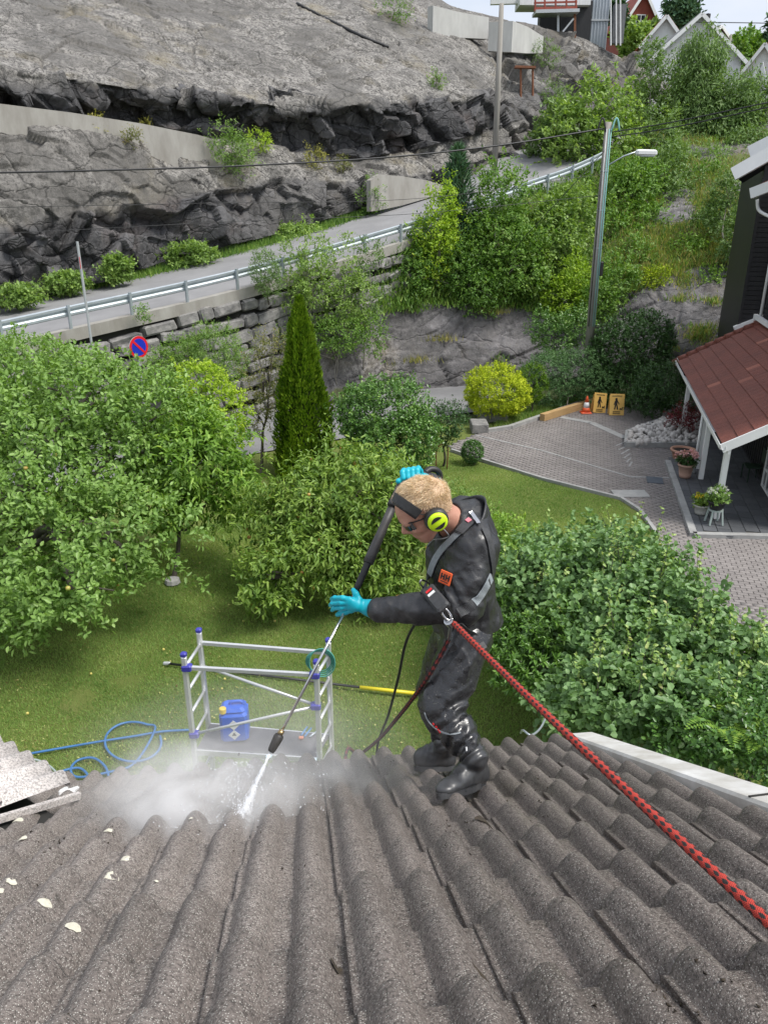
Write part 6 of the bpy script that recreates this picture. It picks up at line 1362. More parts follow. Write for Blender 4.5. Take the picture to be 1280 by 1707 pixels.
# ---- short blond hair: many fine strands
rng = np.random.default_rng(500); nn = vnormals(V, F); q = (V - J['head']) @ HM.T / S
hairline = (q[:, 2] > .040 + 1.2 * np.clip(q[:, 0] - .02, 0, 1)) & (q[:, 0] < .066) | ((q[:, 0] < -.01) & (q[:, 2] > -.035 - .35 * np.clip(-q[:, 0] - .02, 0, 1)) & (q[:, 0] > -.2) & (q[:, 2] > -.055))
hairline &= ~((abs(q[:, 1]) > .06) & (q[:, 0] > .02) & (q[:, 2] < .03))
ids = np.argwhere(hairline)[:, 0]; k = rng.choice(ids, 22000); P0 = V[k] + rng.normal(0, .002, (22000, 3)); n0 = nn[k]
side = np.clip((.05 - q[k][:, 2]) / .08, 0, 1); Lh = (.024 - .018 * side) * rng.uniform(.7, 1.25, 22000)
dirn = nrm(n0 * .55 + hf * .7 * (1 - side)[:, None] - hu * .45 * side[:, None] - hf * .35 * side[:, None] + unit(rng, 22000) * .2 + .35 * np.stack([vnoise(P0 * 60, k_) for k_ in (1, 2, 3)], 1)); sdv = nrm(np.cross(dirn, unit(rng, 22000)))
v = np.stack([P0 - sdv * .00075, P0 + sdv * .00075, P0 + dirn * Lh[:, None]], 1).reshape(-1, 3)
m_hair = leafmat('hair_blond', [(.36, .25, .16), (.54, .41, .28), (.68, .54, .39), (.80, .68, .53)], .15, .45)
hairo = npmesh('hair', v, np.arange(66000).reshape(-1, 3), m_hair, worker, attrs={'lv': np.repeat(np.clip(rng.normal(.5, .22, 22000) - .2 * side, 0, 1), 3)})
V2 = V.copy(); V2[hairline] += nn[hairline] * .003; fm = hairline[F].all(1); npmesh('hair_cap', V2, F[fm], M('hair_base', (.44, .29, .18), (.58, .42, .28), 120, .7), hairo, True)

# ---- wet black rain wear
def pvc(name, wet=.3):
    m, t, b = new_mat(name); p = posn(t); n1 = noise(t, p, 7, 5, .6, .8); n2 = noise(t, p, 45, 4, .6); n3 = noise(t, p, 190, 3, .7)
    t.links.new(ramp(t, n1, [(.3, (.008, .0085, .010)), (.7, (.020, .021, .024))]), b.inputs['Base Color'])
    t.links.new(ramp(t, n2, [(.35, wet - .12), (.65, wet + .16)]), b.inputs['Roughness']); b.inputs['Specular IOR Level'].default_value = .75
    vo = N(t, 'TexVoronoi', {'Vector': p, 'Scale': 120.0}, feature='F1').outputs['Distance']; dr = ramp(t, vo, [(.12, 1.0), (.26, 0.0)])
    b1 = bump(t, b, n1, .12, .03); b2 = bump(t, b, n2, .22, .006, b1); bump(t, b, dr, .5, .003, b2); return m
m_pvc = pvc('wet_black_pvc', .45); m_pvct = pvc('wet_black_pvc_trousers', .31); m_boot = M('rubber_boot', (.024, .025, .028), (.055, .057, .06), 14, .34, .2, 60, spec=.6, rvar=.1)
def folds(V, Nn, defs, base=.004, seed=0, crease=.005):
    """defs: (centre, radius, fold axis, wavelength, amplitude): fabric folds running across the axis"""
    d = base * fbm(V * 9, seed, 3) + .5 * base * fbm(V * 26, seed + 9, 2)
    for fq_, am_ in ((8.5, crease), (17, crease * .6)):
        wv_ = V + .05 * np.stack([vnoise(V * 6, seed + 20 + k_) for k_ in range(3)], 1); d = d + am_ * np.clip(1 - np.abs(vnoise(wv_ * fq_ * np.array([1, 1, .75]), seed + 30)) * 2.2, 0, 1) ** 2
    for c, r, ax_, wl, am in defs:
        q = V - c; wg = np.exp(-(q * q).sum(1) / (r * r)); ax_ = nrm(ax_); ph = (q @ ax_) / wl * 2 * math.pi + 2.2 * fbm(V * 7, seed + 3, 2)
        s_ = np.sin(ph); d = d + wg * am * (np.sign(s_) * np.abs(s_) ** .7 * .5 + .5 * (1 - np.abs(np.sin(ph * .5))) )
    return V + Nn * d[:, None]
lo = np.min([J[k] for k in ('shL', 'elL', 'wrL', 'shR', 'elR', 'wrR', 'pel', 'neck')], 0) - .22; hi = np.max([J[k] for k in ('shL', 'elL', 'wrL', 'shR', 'elR', 'wrR', 'pel', 'neck')], 0) + .24
fld = Field(lo, hi, .006); Yf = np.array([0, 1., 0])
fld.cone(L_('chest', 'neck', .05), J['belly'] + (0, 0, .02), .142, .136, .04).cone(J['belly'], J['pel'] + (.005, 0, .0), .136, .146, .04)
fld.cone(J['pel'] + (.0, 0, .02), J['pel'] + (.006, .0, -.035), .146, .160, .03)
fld.cone(J['shL'] + (0, .05, -.01), J['shR'] + (0, -.04, -.01), .105, .10, .07).ell(L_('chest', 'neck', .3) + (.022, 0, 0), (.125, .19, .15), None, .06)
fld.cone(J['shL'], L_('shL', 'elL', .5), .090, .082, .05).cone(L_('shL', 'elL', .5), J['elL'], .082, .076, .03).cone(J['elL'], L_('elL', 'wrL', .55), .072, .060, .03).cone(L_('elL', 'wrL', .5), J['wrL'], .060, .049, .02)
fld.cone(J['shR'], J['elR'], .085, .07, .04).cone(J['elR'], J['wrR'], .066, .046, .02)
fld.cone(L_('neck', 'chest', .25) + (.01, 0, .0), J['neck'] + (-.005, 0, .03), .115, .092, .04)                # collar
fld.cone(J['neck'] + (.045, -.06, .02), J['neck'] + (.06, .05, .05), .06, .055, .04).cone(J['neck'] + (.06, .05, .05), J['neck'] + (.03, .11, .03), .055, .04, .03)   # hood roll behind the neck
nd = nrm(J['head'] - J['neck']); fld.cut(J['neck'] + nd * .085 + (0, 0, .035), nrm(nd * .9 + np.array([0, 0, .35])))
fld.cone(J['neck'] + nd * .02, J['neck'] + nd * .2, .068, .085, .012, True)                                   # neck opening
fld.cut(J['pel'] + (0, 0, .005), nrm(np.array([.12, 0, -1.0])))
fld.cut(J['wrL'] + nrm(J['wrL'] - J['elL']) * .0, nrm(J['wrL'] - J['elL'])) if False else None
V, F = fld.surface(); V = relax(V, F, 2, .5); Nn = vnormals(V, F)
aL = nrm(J['wrL'] - J['elL']); uL = nrm(J['elL'] - J['shL']); tz = nrm(J['pel'] - J['chest'])
V = folds(V, Nn, [(J['elL'] + (-.05, 0, .06), .075, aL * .6 + uL * .6, .05, .012), (L_('elL', 'wrL', .5), .10, np.array([.25, 0, 1.0]), .075, .008), (L_('elL', 'wrL', .95), .05, aL, .03, .004), (L_('shL', 'elL', .5), .12, np.cross(uL, (0, 1, 0)) + uL * .5, .10, .009),
                  (J['shL'] + (.04, 0, .02), .12, np.array([.9, 0, .3]), .09, .008), (J['belly'] + (.1, -.1, 0), .14, np.array([.8, 0, .5]), .10, .012), (J['pel'] + (.08, -.1, .03), .12, np.array([.9, .0, .2]), .08, .012), (J['pel'] + (-.1, -.1, .05), .12, np.array([.8, 0, .6]), .08, .009), (J['chest'] + (.09, -.12, -.02), .13, np.array([.5, 0, .9]), .075, .010), (L_('shL', 'elL', .85), .08, uL + aL * .2, .05, .009), (L_('elL', 'wrL', .75), .07, aL + np.array([0, 0, .5]), .055, .007)], .005, 601)
jk_bv = bvh_of(V, F); npmesh('jacket', V, F, m_pvc, worker, True)
# stand-up collar, open and higher at the back
cn = J['neck'] + nd * .005; ca = nrm(nd * .75 + np.array([0.15, 0, .6])); cx = nrm(np.cross(ca, (0, 1, 0))); cx = cx if cx[0] > 0 else -cx; cyv = np.cross(ca, cx); cv = []; nA = 40; nR = 5
for side in (0, 1):
    for r_ in range(nR):
        for k in range(nA):
            a = 2 * math.pi * k / nA; back = .5 + .5 * math.cos(a); t = r_ / (nR - 1); rad = .088 + .020 * back + .022 * t * back + .004 * math.sin(5 * a) - .007 * side; hgt = -.04 + t * (.065 + .062 * back ** 1.5)
            cv.append(cn + cx * math.cos(a) * rad * 1.02 + cyv * math.sin(a) * rad + ca * hgt + cx * .012)
cf = []
for side in (0, 1):
    for r_ in range(nR - 1):
        for k in range(nA):
            q_ = (side * nR + r_) * nA; k2 = (k + 1) % nA; f_ = (q_ + k, q_ + k2, q_ + nA + k2, q_ + nA + k); cf.append(f_ if side == 0 else f_[::-1])
for k in range(nA): a_, b_ = (nR - 1) * nA, (2 * nR - 1) * nA; k2 = (k + 1) % nA; cf.append((a_ + k, a_ + k2, b_ + k2, b_ + k))
mesh('collar', cv, cf, m_pvc, worker, True)
# trousers
kt = [J[k] for k in ('hipL', 'knL', 'anL', 'hipR', 'knR', 'anR', 'pel')]; fld = Field(np.min(kt, 0) - .2, np.max(kt, 0) + .26, .006)
fld.cone(J['belly'] + (0, 0, -.02), (J['hipL'] + J['hipR']) / 2 + (.01, 0, -.02), .12, .125, .04)
fld.cone(J['hipL'], J['knL'], .108, .094, .03).cone(J['knL'], L_('knL', 'anL', .5), .092, .076, .025).cone(L_('knL', 'anL', .45), L_('knL', 'anL', .86), .074, .056, .02)
fld.cone(J['knL'] + (-.025, -.01, .015), J['knL'] + (-.015, -.01, -.05), .066, .06, .03)
fld.cone(J['hipR'], J['knR'], .112, .085, .03).cone(J['knR'], L_('knR', 'anR', .86), .082, .058, .025)
for a_, k_ in (('anL', 'knL'), ('anR', 'knR')):
    c_ = L_(k_, a_, .9); n_ = nrm(J[a_] - J[k_]); sl_, P_ = fld.sub(c_ - .13, c_ + .13); fld.a[sl_] = np.maximum(fld.a[sl_], ((P_ - c_) @ n_).astype(np.float32))
V, F = fld.surface(); V = relax(V, F, 2, .5); Nn = vnormals(V, F); th = nrm(J['knL'] - J['hipL']); shn = nrm(J['anL'] - J['knL'])
V = folds(V, Nn, [(J['knL'] + (.06, -.05, .02), .07, th * .4 + shn * .7 + np.array([.3, 0, 0]), .055, .022), (J['knL'] + (.02, -.06, -.06), .07, shn + np.array([.7, 0, 0]), .07, .012), (L_('hipL', 'knL', .5), .15, np.cross(th, Yf) + th * .18, .10, .013), (L_('knL', 'anL', .8), .10, shn + np.array([.35, 0, 0]), .06, .017), (L_('knL', 'anL', .45), .09, np.cross(shn, Yf) + shn * .4, .07, .012), (J['hipL'] + (-.05, -.08, -.03), .09, th * .6 + np.array([.9, 0, .1]), .07, .010), (L_('knR', 'anR', .7), .12, shn, .06, .010)], .005, 611)
tr_bv = bvh_of(V, F); npmesh('trousers', V, F, m_pvct, worker, True)
# boots
def boot(toe, heel, an, kn, nm):
    d = nrm(toe - heel); upb = RN; sd = np.cross(upb, d); toe = toe + d * .02; heel = heel - d * .01
    fl = Field(np.min([toe, heel, an, an + (kn - an) * .3], 0) - .12, np.max([toe, heel, an, an + (kn - an) * .4], 0) + .12, .005); fl2 = (upb, .82)
    fl.cone(heel + upb * .042 + d * .03, heel + d * .12 + upb * .045, .043, .043, .02).cone(heel + d * .1 + upb * .045, toe - d * .07 + upb * .030, .044, .041, .02, flat=(upb, .80)).cone(toe - d * .09 + upb * .026, toe - d * .04 + upb * .022, .045, .038, .02, flat=(upb, .62))
    fl.cone(heel + d * .045 + upb * .06, an + (kn - an) * .06, .046, .047, .03).cone(an + (kn - an) * .04, an + (kn - an) * .30, .050, .058, .02).cone(heel + d * .08 + upb * .09, heel + d * .16 + upb * .055, .040, .040, .03)
    fl.cut(heel + upb * .008, -upb)
    V, F = fl.surface(); V = relax(V, F, 1, .5); Nn = vnormals(V, F); V = folds(V, Nn, [(an + upb * .01, .06, nrm(kn - an), .034, .010), (heel + d * .1 + upb * .09, .05, d + upb * .5, .03, .006)], .0025, 630, .002)
    b_ = npmesh('boot', V, F, m_boot, worker, True); n = 26
    sole = []
    for lv_ in (-.010, .014):
        for k in range(n):
            a = 2 * math.pi * k / n; x = math.cos(a); sgn = heel + (toe - heel) * (.5 + .5 * x) + d * .012 * x; wv = .054 * math.sin(a) * (1 - .12 * x * (x < 0) * -1 - .1 * abs(x) ** 6); wv *= (1.0 if x > -.2 else .84)
            sole.append(sgn + sd * wv + upb * lv_)
    mesh('sole', sole, [tuple(range(n - 1, -1, -1)), tuple(range(n, 2 * n))] + [(k, (k + 1) % n, n + (k + 1) % n, n + k) for k in range(n)], m_boot, b_)
boot(toeL, heelL, J['anL'], J['knL'], 'l'); boot(toeR, heelR, J['anR'], J['knR'], 'r')
# ---- lance geometry (held): gun -> fore grip -> steel tube -> nozzle -> jet
jet_t = roofpt(398, 1370, .05); gun = at(664, 822, 3.26)
noz = gun + (jet_t - gun) * .735
d_ = ray(468, 1222); tt = ((noz - np.array([0, 0, CAMZ])) @ d_) / (d_ @ d_); noz = np.array([0, 0, CAMZ]) + d_ * tt
grip_e = at(591, 990, (gun + (noz - gun) * .41)[1])
# ---- gloves
m_glove = M('turquoise_glove', (.0, .36, .46), (.005, .45, .56), 20, .42, .25, 90, spec=.5, dist=.003)
def glove(wr, palm, fings, thumb, h=.0028, r=.0105, pr=.034, back=None, extra=()):
    pts = [wr, palm] + [p for f_ in fings for p in f_] + list(thumb); fl = Field(np.min(pts, 0) - .07, np.max(pts, 0) + .07, h)
    fl.cone(wr, palm, .036, pr * .8, .02, flat=(back, .62) if back is not None else None)
    for f_ in fings:
        fl.cone(palm + (f_[0] - palm) * .15, f_[0], .019, r * 1.12, .016)
        for a, b in zip(f_[:-1], f_[1:]): fl.cone(a, b, r * 1.05, r * .92, .005)
    for a, b in zip(thumb[:-1], thumb[1:]): fl.cone(a, b, r * 1.25, r * 1.05, .012)
    fl.cone(wr + (wr - palm) * .28, wr, .044, .036, .015)
    V, F = fl.surface(); V = relax(V, F, 1, .4); Nn = vnormals(V, F); ax_ = nrm(wr - palm); V = folds(V, Nn, [(wr, .03, ax_, .012, .0025)], .0012, 640, .0012); return npmesh('glove', V, F, m_glove, worker, True)
hY = grip_e[1]; ln = nrm(noz - gun)
lan = lambda py: gun + (grip_e - gun) * ((py - 822) / (990 - 822)) if py < 990 else grip_e + (noz - grip_e) * ((py - 990) / (1222 - 990))
pal = at(597, 1008, lan(1005)[1] - .038); toCam = nrm(np.array([0, 0, CAMZ]) - pal)
def fpx(*pts): return [at(x, y, lan(1005)[1] + dy) for x, y, dy in pts]
glove(at(618, 1014, lan(1005)[1] - .035), pal, [fpx((583, 999, -.040), (571, 997, -.034), (558, 997, -.012), (554, 999, .008)), fpx((581, 1005, -.042), (568, 1005, -.036), (554, 1006, -.012), (551, 1009, .010)), fpx((582, 1012, -.041), (570, 1013, -.034), (557, 1014, -.010), (554, 1017, .010)), fpx((586, 1018, -.038), (577, 1021, -.030), (566, 1023, -.010), (562, 1025, .006))],
      fpx((598, 998, -.03), (593, 990, -.02), (589, 984, -.005)), back=toCam)
# right hand closed round the gun handle, seen above the head
hc = at(686, 793, 3.30); hx = nrm(at(740, 842, 3.42) - at(664, 800, 3.27))
Gx = lambda px, py, Y: at(px, py, Y)
glove(J['wrR'], Gx(692, 795, 3.33), [[Gx(676 + 8 * i, 788 - 1 * i, 3.33), Gx(673 + 8 * i, 784 - i, 3.30), Gx(671 + 8 * i, 787 - i, 3.265), Gx(672 + 8 * i, 797 - i, 3.25)] for i in range(4)], [Gx(684, 800, 3.31), Gx(672, 800, 3.28), Gx(664, 802, 3.25)], r=.0125, pr=.04)

# ---- ribbons laid on a surface
def ribbon(name, pxs, width, mat, bvs, off=.006, th=.004, n=6, parent=worker):
    P = []; 
    for x, y in smooth_path([(x, y, 0) for x, y in pxs], n)[:, :2]:
        for bv in bvs:
            h_ = hit(x, y, bv)
            if h_: P.append(h_); break
    if len(P) < 2: return None
    C = np.array([p for p, _ in P]); Nm = np.array([q for _, q in P]); Nm = np.where(((C - np.array([0, 0, CAMZ])) * Nm).sum(1, keepdims=True) > 0, -Nm, Nm)
    for _ in range(3): C[1:-1] = (C[:-2] + 2 * C[1:-1] + C[2:]) / 4; Nm[1:-1] = Nm[:-2] + 2 * Nm[1:-1] + Nm[2:]
    Nm = nrm(Nm); T = nrm(np.gradient(C, axis=0)); Sd = nrm(np.cross(T, Nm)); Nm = nrm(np.cross(Sd, T)); C = C + Nm * off; wv = np.broadcast_to(np.asarray(width, float), (len(C),)) if np.isscalar(width) else np.interp(np.linspace(0, 1, len(C)), np.linspace(0, 1, len(width)), width)
    v = []
    for k in range(len(C)):
        s_ = Sd[k] * wv[k] / 2; v += [C[k] - s_, C[k] + s_, C[k] + s_ - Nm[k] * th, C[k] - s_ - Nm[k] * th]
    f = [(k * 4 + j, k * 4 + (j + 1) % 4, k * 4 + 4 + (j + 1) % 4, k * 4 + 4 + j) for k in range(len(C) - 1) for j in range(4)] + [(3, 2, 1, 0), tuple((len(C) - 1) * 4 + j for j in range(4))]
    return mesh(name, v, f, mat, parent)
m_strap = M('grey_webbing', (.20, .23, .25), (.30, .33, .35), 60, .6, .4, 300); m_strapd = M('dark_webbing', (.028, .03, .033), (.05, .052, .055), 60, .55, .4, 300); m_steel = M('polished_steel', (.62, .62, .63), rough=.22, metal=1)
m_pink = M('pink_tag', (.62, .20, .24), rough=.6); m_org = M('orange_patch', (.78, .12, .03), rough=.6)
ribbon('harness_strap', [(788, 866), (776, 878), (764, 891)], .042, m_strapd, [jk_bv], .010)
ribbon('harness_strap', [(768, 886), (750, 904), (735, 920), (724, 938), (717, 957)], [.036, .036, .034, .03], m_strap, [jk_bv], .008)
ribbon('harness_strap', [(717, 957), (711, 975), (706, 990)], .03, m_strapd, [jk_bv], .008)
ribbon('harness_strap', [(707, 930), (704, 945), (703, 962)], .026, m_strap, [jk_bv], .008)
ribbon('harness_strap', [(708, 940), (704, 943), (700, 946)], .02, m_lab, [jk_bv], .012)
ribbon('harness_strap', [(806, 882), (815, 905), (820, 930), (820, 955), (813, 972)], .03, m_strapd, [jk_bv], .008)
ribbon('harness_strap', [(817, 962), (809, 978), (799, 994), (788, 1006)], .036, m_strap, [jk_bv], .008)
ribbon('harness_strap', [(790, 1005), (778, 1014), (764, 1022)], .04, m_strapd, [jk_bv], .008)
ribbon('hip_strap', [(764, 1036), (778, 1050), (792, 1066), (804, 1084)], .044, m_strapd, [jk_bv, tr_bv], .012, n=4)
ribbon('shoulder_tag', [(778, 868), (784, 873)], .02, m_pink, [jk_bv], .016)
ribbon('buckle', [(784, 856), (792, 866), (797, 876)], .016, m_steel, [jk_bv], .014)
# orange square badge with HH
hh_ = [hit(747 + dx, 962 + dy, jk_bv) for dx in (-9, 0, 9) for dy in (-9, 0, 9)]; hh_ = [x for x in hh_ if x]
h_ = hit(747, 962, jk_bv)
if h_:
    bn = nrm(sum(x[1] if x[1] @ (x[0] - np.array([0, 0, CAMZ])) < 0 else -x[1] for x in hh_) * .6 + nrm(np.array([0, 0, CAMZ]) - h_[0]) * 3); bu = nrm(np.array([.14, 0, 1.0]) - bn * (np.array([.14, 0, 1.0]) @ bn)); bx = np.cross(bu, bn)
    bc = h_[0] + bn * (max((x[0] - h_[0]) @ bn for x in hh_) + .002)
    b_ = MB().cbox(bc, (.056, .056, .005), (bx, bu, bn), .0024).put('sleeve_badge', m_org, worker); bc = bc + bn * .003
    def stroke(cx, cz, w_, h2): MB().box(bc + bx * cx + bu * cz, (w_, h2, .004), (bx, bu, bn)).put('badge_letter', m_ink, b_ or worker)
    for sx in (-.0115, .0115):
        stroke(sx - .0065, .003, .0055, .025); stroke(sx + .0065, .003, .0055, .025); stroke(sx, .003, .010, .0055)
    stroke(0, -.017, .034, .003)
# red lettering on the shin
for (x, y) in ((722, 1206), (726, 1210), (730, 1215), (733, 1219)): ribbon('shin_mark', [(x, y), (x + 2.5, y + 2.5)], .007, m_red, [tr_bv], .006, .003, 2)
ribbon('knee_piping', [(708, 1188), (714, 1202), (728, 1216), (748, 1224), (768, 1222)], .006, m_strap, [tr_bv], .004, .003)
ribbon('boot_pull', [(778, 1245), (779, 1258), (779, 1270)], .007, m_white, [tr_bv], .006, .003, 2)
# energy absorber pouch, carabiners, rope grab
def px_front(px, py, bv, off):
    h_ = hit(px, py, bv); d = nrm(ray(px, py)); return (h_[0] if h_ else at(px, py, 2.85)) - d * off
pa_, pb_ = px_front(715, 985, jk_bv, .05), px_front(738, 1012, jk_bv, .05); pd = nrm(pb_ - pa_); tc_ = nrm(np.array([0, 0, CAMZ]) - pa_); tc_ = nrm(tc_ - pd * (tc_ @ pd))
po = MB().cbox((pa_ + pb_) / 2, (np.linalg.norm(pb_ - pa_) + .03, .062, .032), (pd, np.cross(tc_, pd), tc_), .008).put('absorber_pouch', m_strapd, worker)
MB().box(pa_ + (pb_ - pa_) * .3 + tc_ * .018, (.012, .034, .003), (pd, np.cross(tc_, pd), tc_)).put('pouch_label', m_lab, po); MB().box(pa_ + (pb_ - pa_) * .12 + tc_ * .018, (.01, .03, .003), (pd, np.cross(tc_, pd), tc_)).put('pouch_label', m_red, po)
def ring(name, a, b, w_, r, parent=worker):
    ax_ = nrm(b - a); L = np.linalg.norm(b - a); s_ = nrm(np.cross(ax_, tc_)); c = (a + b) / 2
    P = [c + ax_ * math.cos(q) * L / 2 + s_ * math.sin(q) * w_ / 2 for q in np.linspace(0, 2 * math.pi, 22)]; MB().tube(P, r, 6, False).put(name, m_steel, parent, True)
ring('carabiner', px_front(701, 968, jk_bv, .04), px_front(716, 982, jk_bv, .045), .028, .0045)
g1 = px_front(752, 1040, jk_bv, .05); ring('carabiner', px_front(737, 1014, jk_bv, .055), px_front(751, 1034, jk_bv, .055), .026, .005)
# ---- headband, ear muffs, glasses
m_muffd = M('muff_black', (.02, .021, .022), (.035, .036, .037), 30, .45); m_neon = M('muff_neon', (.55, .80, .01), (.60, .86, .02), 10, .45); m_gl = M('dark_lens', (.01, .01, .012), rough=.08, spec=.9)
hb_ = ribbon('headband', [(657, 826), (664, 830), (675, 838), (687, 846), (699, 854)], .036, m_muffd, [head_bv], .026, .012, 5)
ribbon('headband_pad', [(656, 834), (665, 841), (678, 850), (694, 861)], .010, m_blk, [head_bv], .020, .012, 5)
mc = hp_(-.018, .088, -.022); MA = np.array([hf, hu, hl])
mu = MB().lathe([(.044, -.012), (.05, 0), (.05, .016), (.045, .03)], mc, 22, MA).put('ear_muff', m_muffd, worker, True)
cup = []
for r_, z_ in ((.041, .028), (.041, .038), (.034, .044)): cup.append((r_, z_))
MB().lathe(cup, mc, 22, MA).put('cup_cover', m_neon, mu, True)
for sg_ in (1, -1):
    pl = [mc + hl * .0445 + (hf * math.cos(a) + hu * math.sin(a)) * .028 for a in np.linspace(R(25), R(155), 9)]; pl = [p if sg_ > 0 else mc + hl * .0445 - (p - mc - hl * .0445) for p in pl]
    pl2 = [mc + hl * .0445 + (p - mc - hl * .0445) * np.array([1, 1, 1]) for p in pl]; c0 = hu * .012 * sg_
    MB().prism([mc + hl * .0446 + c0 + hf * .025 * sg_] + pl2 + [mc + hl * .0446 + c0 - hf * .025 * sg_], hl, .002).put('cup_recess', m_blk, mu)
MB().lathe([(.044, .012), (.05, 0), (.045, -.03)], hp_(-.018, -.088, -.022), 18, MA).put('ear_muff', m_muffd, worker, True)
P = [px_front(x, y, head_bv, o_) for x, y, o_ in ((697, 856, .012), (706, 858, .012), (718, 856, .016), (728, 850, .03))] + [mc + hu * .045 + hl * .01]; MB().tube(smooth_path(P, 5), .0022, 6).put('headband_wire', m_blk, mu, True)
gl = None
for sg_ in (1, -1):
    v = []; n = 9
    for zz in (-.022, .014):
        for k in range(n):
            a = k / (n - 1); ll = sg_ * (.006 + .062 * a); ff = .108 - .042 * a ** 2.2 * 1.0; v.append(hp_(ff, ll, zz - .006 * (zz < 0) * math.sin(math.pi * a)))
    o = mesh('glasses_lens', v, [(k, k + 1, n + k + 1, n + k) for k in range(n - 1)], m_gl, worker, True)
    MB().tube([hp_(.108 - .042 * a ** 2.2, sg_ * (.006 + .062 * a), .015) for a in np.linspace(0, 1, 9)], .003, 6).put('glasses_frame', m_blk, o, True)
    MB().tube([hp_(.066, sg_ * .068, .012), hp_(.03, sg_ * .08, .006), hp_(-.02, sg_ * .083, .0)], .0028, 6).put('glasses_arm', m_blk, o, True)
# ear protector cable
P = [mc + hl * .02 - hu * .045, px_front(748, 893, jk_bv, .02), px_front(738, 898, jk_bv, .012), px_front(722, 900, jk_bv, .012), px_front(712, 910, jk_bv, .012)]; MB().tube(smooth_path(P, 5), .002, 5).put('earphone_cable', m_grey, worker, True)

# ================================================================ pressure lance, jet
m_grip = M('grip_plastic', (.035, .034, .035), (.06, .057, .056), 20, .5, .2, 80); m_brass = M('brass', (.42, .30, .14), rough=.3, metal=1)
la = thing('pressure_lance', 'pressure washer lance with grey gun grip and steel tube held by the worker', 'pressure washer', gun)
MB().tube(smooth_path([at(683, 797, 3.31), at(672, 803, 3.285), gun, gun + (grip_e - gun) * .12], 5), [.026] * 6 + [.024] * 10, 12).put('gun_body', m_grip, la, True)
MB().tube([gun + (grip_e - gun) * .10, gun + (grip_e - gun) * .14], .0275, 14).put('collar', m_blk, la, True)
MB().tube([gun + (grip_e - gun) * t for t in (.1, .3, .62, .70)], [.0195, .0195, .0235, .024], 12).put('fore_grip', m_grip, la, True)
MB().tube([gun + (grip_e - gun) * t for t in (.69, .72, .9, 1.0)], [.020, .0165, .0155, .0115], 12).put('grip_neck', m_blk, la, True)
MB().tube([grip_e, noz + (grip_e - noz) * .02], .0062, 10).put('steel_tube', m_steel, la, True)
nd_ = nrm(noz - grip_e)
MB().tube([noz - nd_ * .012, noz + nd_ * .012], .0125, 12).put('brass_collar', m_brass, la, True)
nz_e = noz + nd_ * .085
MB().tube([noz + nd_ * .008, noz + nd_ * .02, noz + nd_ * .075, nz_e], [.018, .0215, .0165, .0125], 14).put('nozzle', M('nozzle_rubber', (.014, .013, .012), (.03, .026, .022), 20, .5), la, True)
MB().tube(smooth_path([at(676, 800, 3.29), at(705, 793, 3.36), at(722, 812, 3.40), at(742, 838, 3.42), at(756, 868, 3.44)], 5), .021, 12).put('gun_handle', m_grip, la, True)
MB().tube(smooth_path([at(708, 788, 3.38), at(718, 782, 3.40), at(728, 784, 3.41), at(733, 792, 3.42), at(733, 804, 3.42)], 5), .015, 10).put('trigger_guard', m_blk, la, True)
# feed hose behind the worker, down to the eave
P = smooth_path([at(756, 868, 3.44), at(770, 930, 3.5), at(720, 1000, 3.6), at(680, 1062, 3.7), at(664, 1130, 3.85), at(648, 1190, 4.0), at(628, 1258, 4.2), rp(ruv(at(628, 1258, 4.2))[0], VE + .1, -.4)], 6)
tag(MB().tube(P, .0085, 8).put('pressure_hose', m_blk, None, True), 'black pressure hose hanging from the gun behind the worker to the eave', 'hose')
m_jet, t, b = new_mat('water_jet'); b.inputs['Base Color'].default_value = (.9, .93, .97, 1); b.inputs['Roughness'].default_value = .6; b.inputs['Alpha'].default_value = .6
jd = jet_t - nz_e; pj = [nz_e + jd * q for q in (0, .3, .6, .85, 1)]
tag(MB().tube(pj, [.0035, .005, .007, .011, .018], 10).put('water_jet', m_jet, None, True), 'thin white water jet shooting from the nozzle onto the tiles', 'water jet')
m_jf, t, b = new_mat('water_fan'); b.inputs['Base Color'].default_value = (.9, .93, .97, 1); b.inputs['Roughness'].default_value = .6
nzj = noise(t, N(t, 'Mapping', {'Vector': posn(t), 'Scale': (1, 1, .35)}).outputs[0], 60, 4, .7); t.links.new(ramp(t, nzj, [(.42, 0.0), (.62, .55)]), b.inputs['Alpha'])
tag(MB().tube(pj, [.005, .010, .018, .032, .06], 14).put('water_fan', m_jf, None, True), 'ragged fan of spray widening around the water jet', 'water jet')
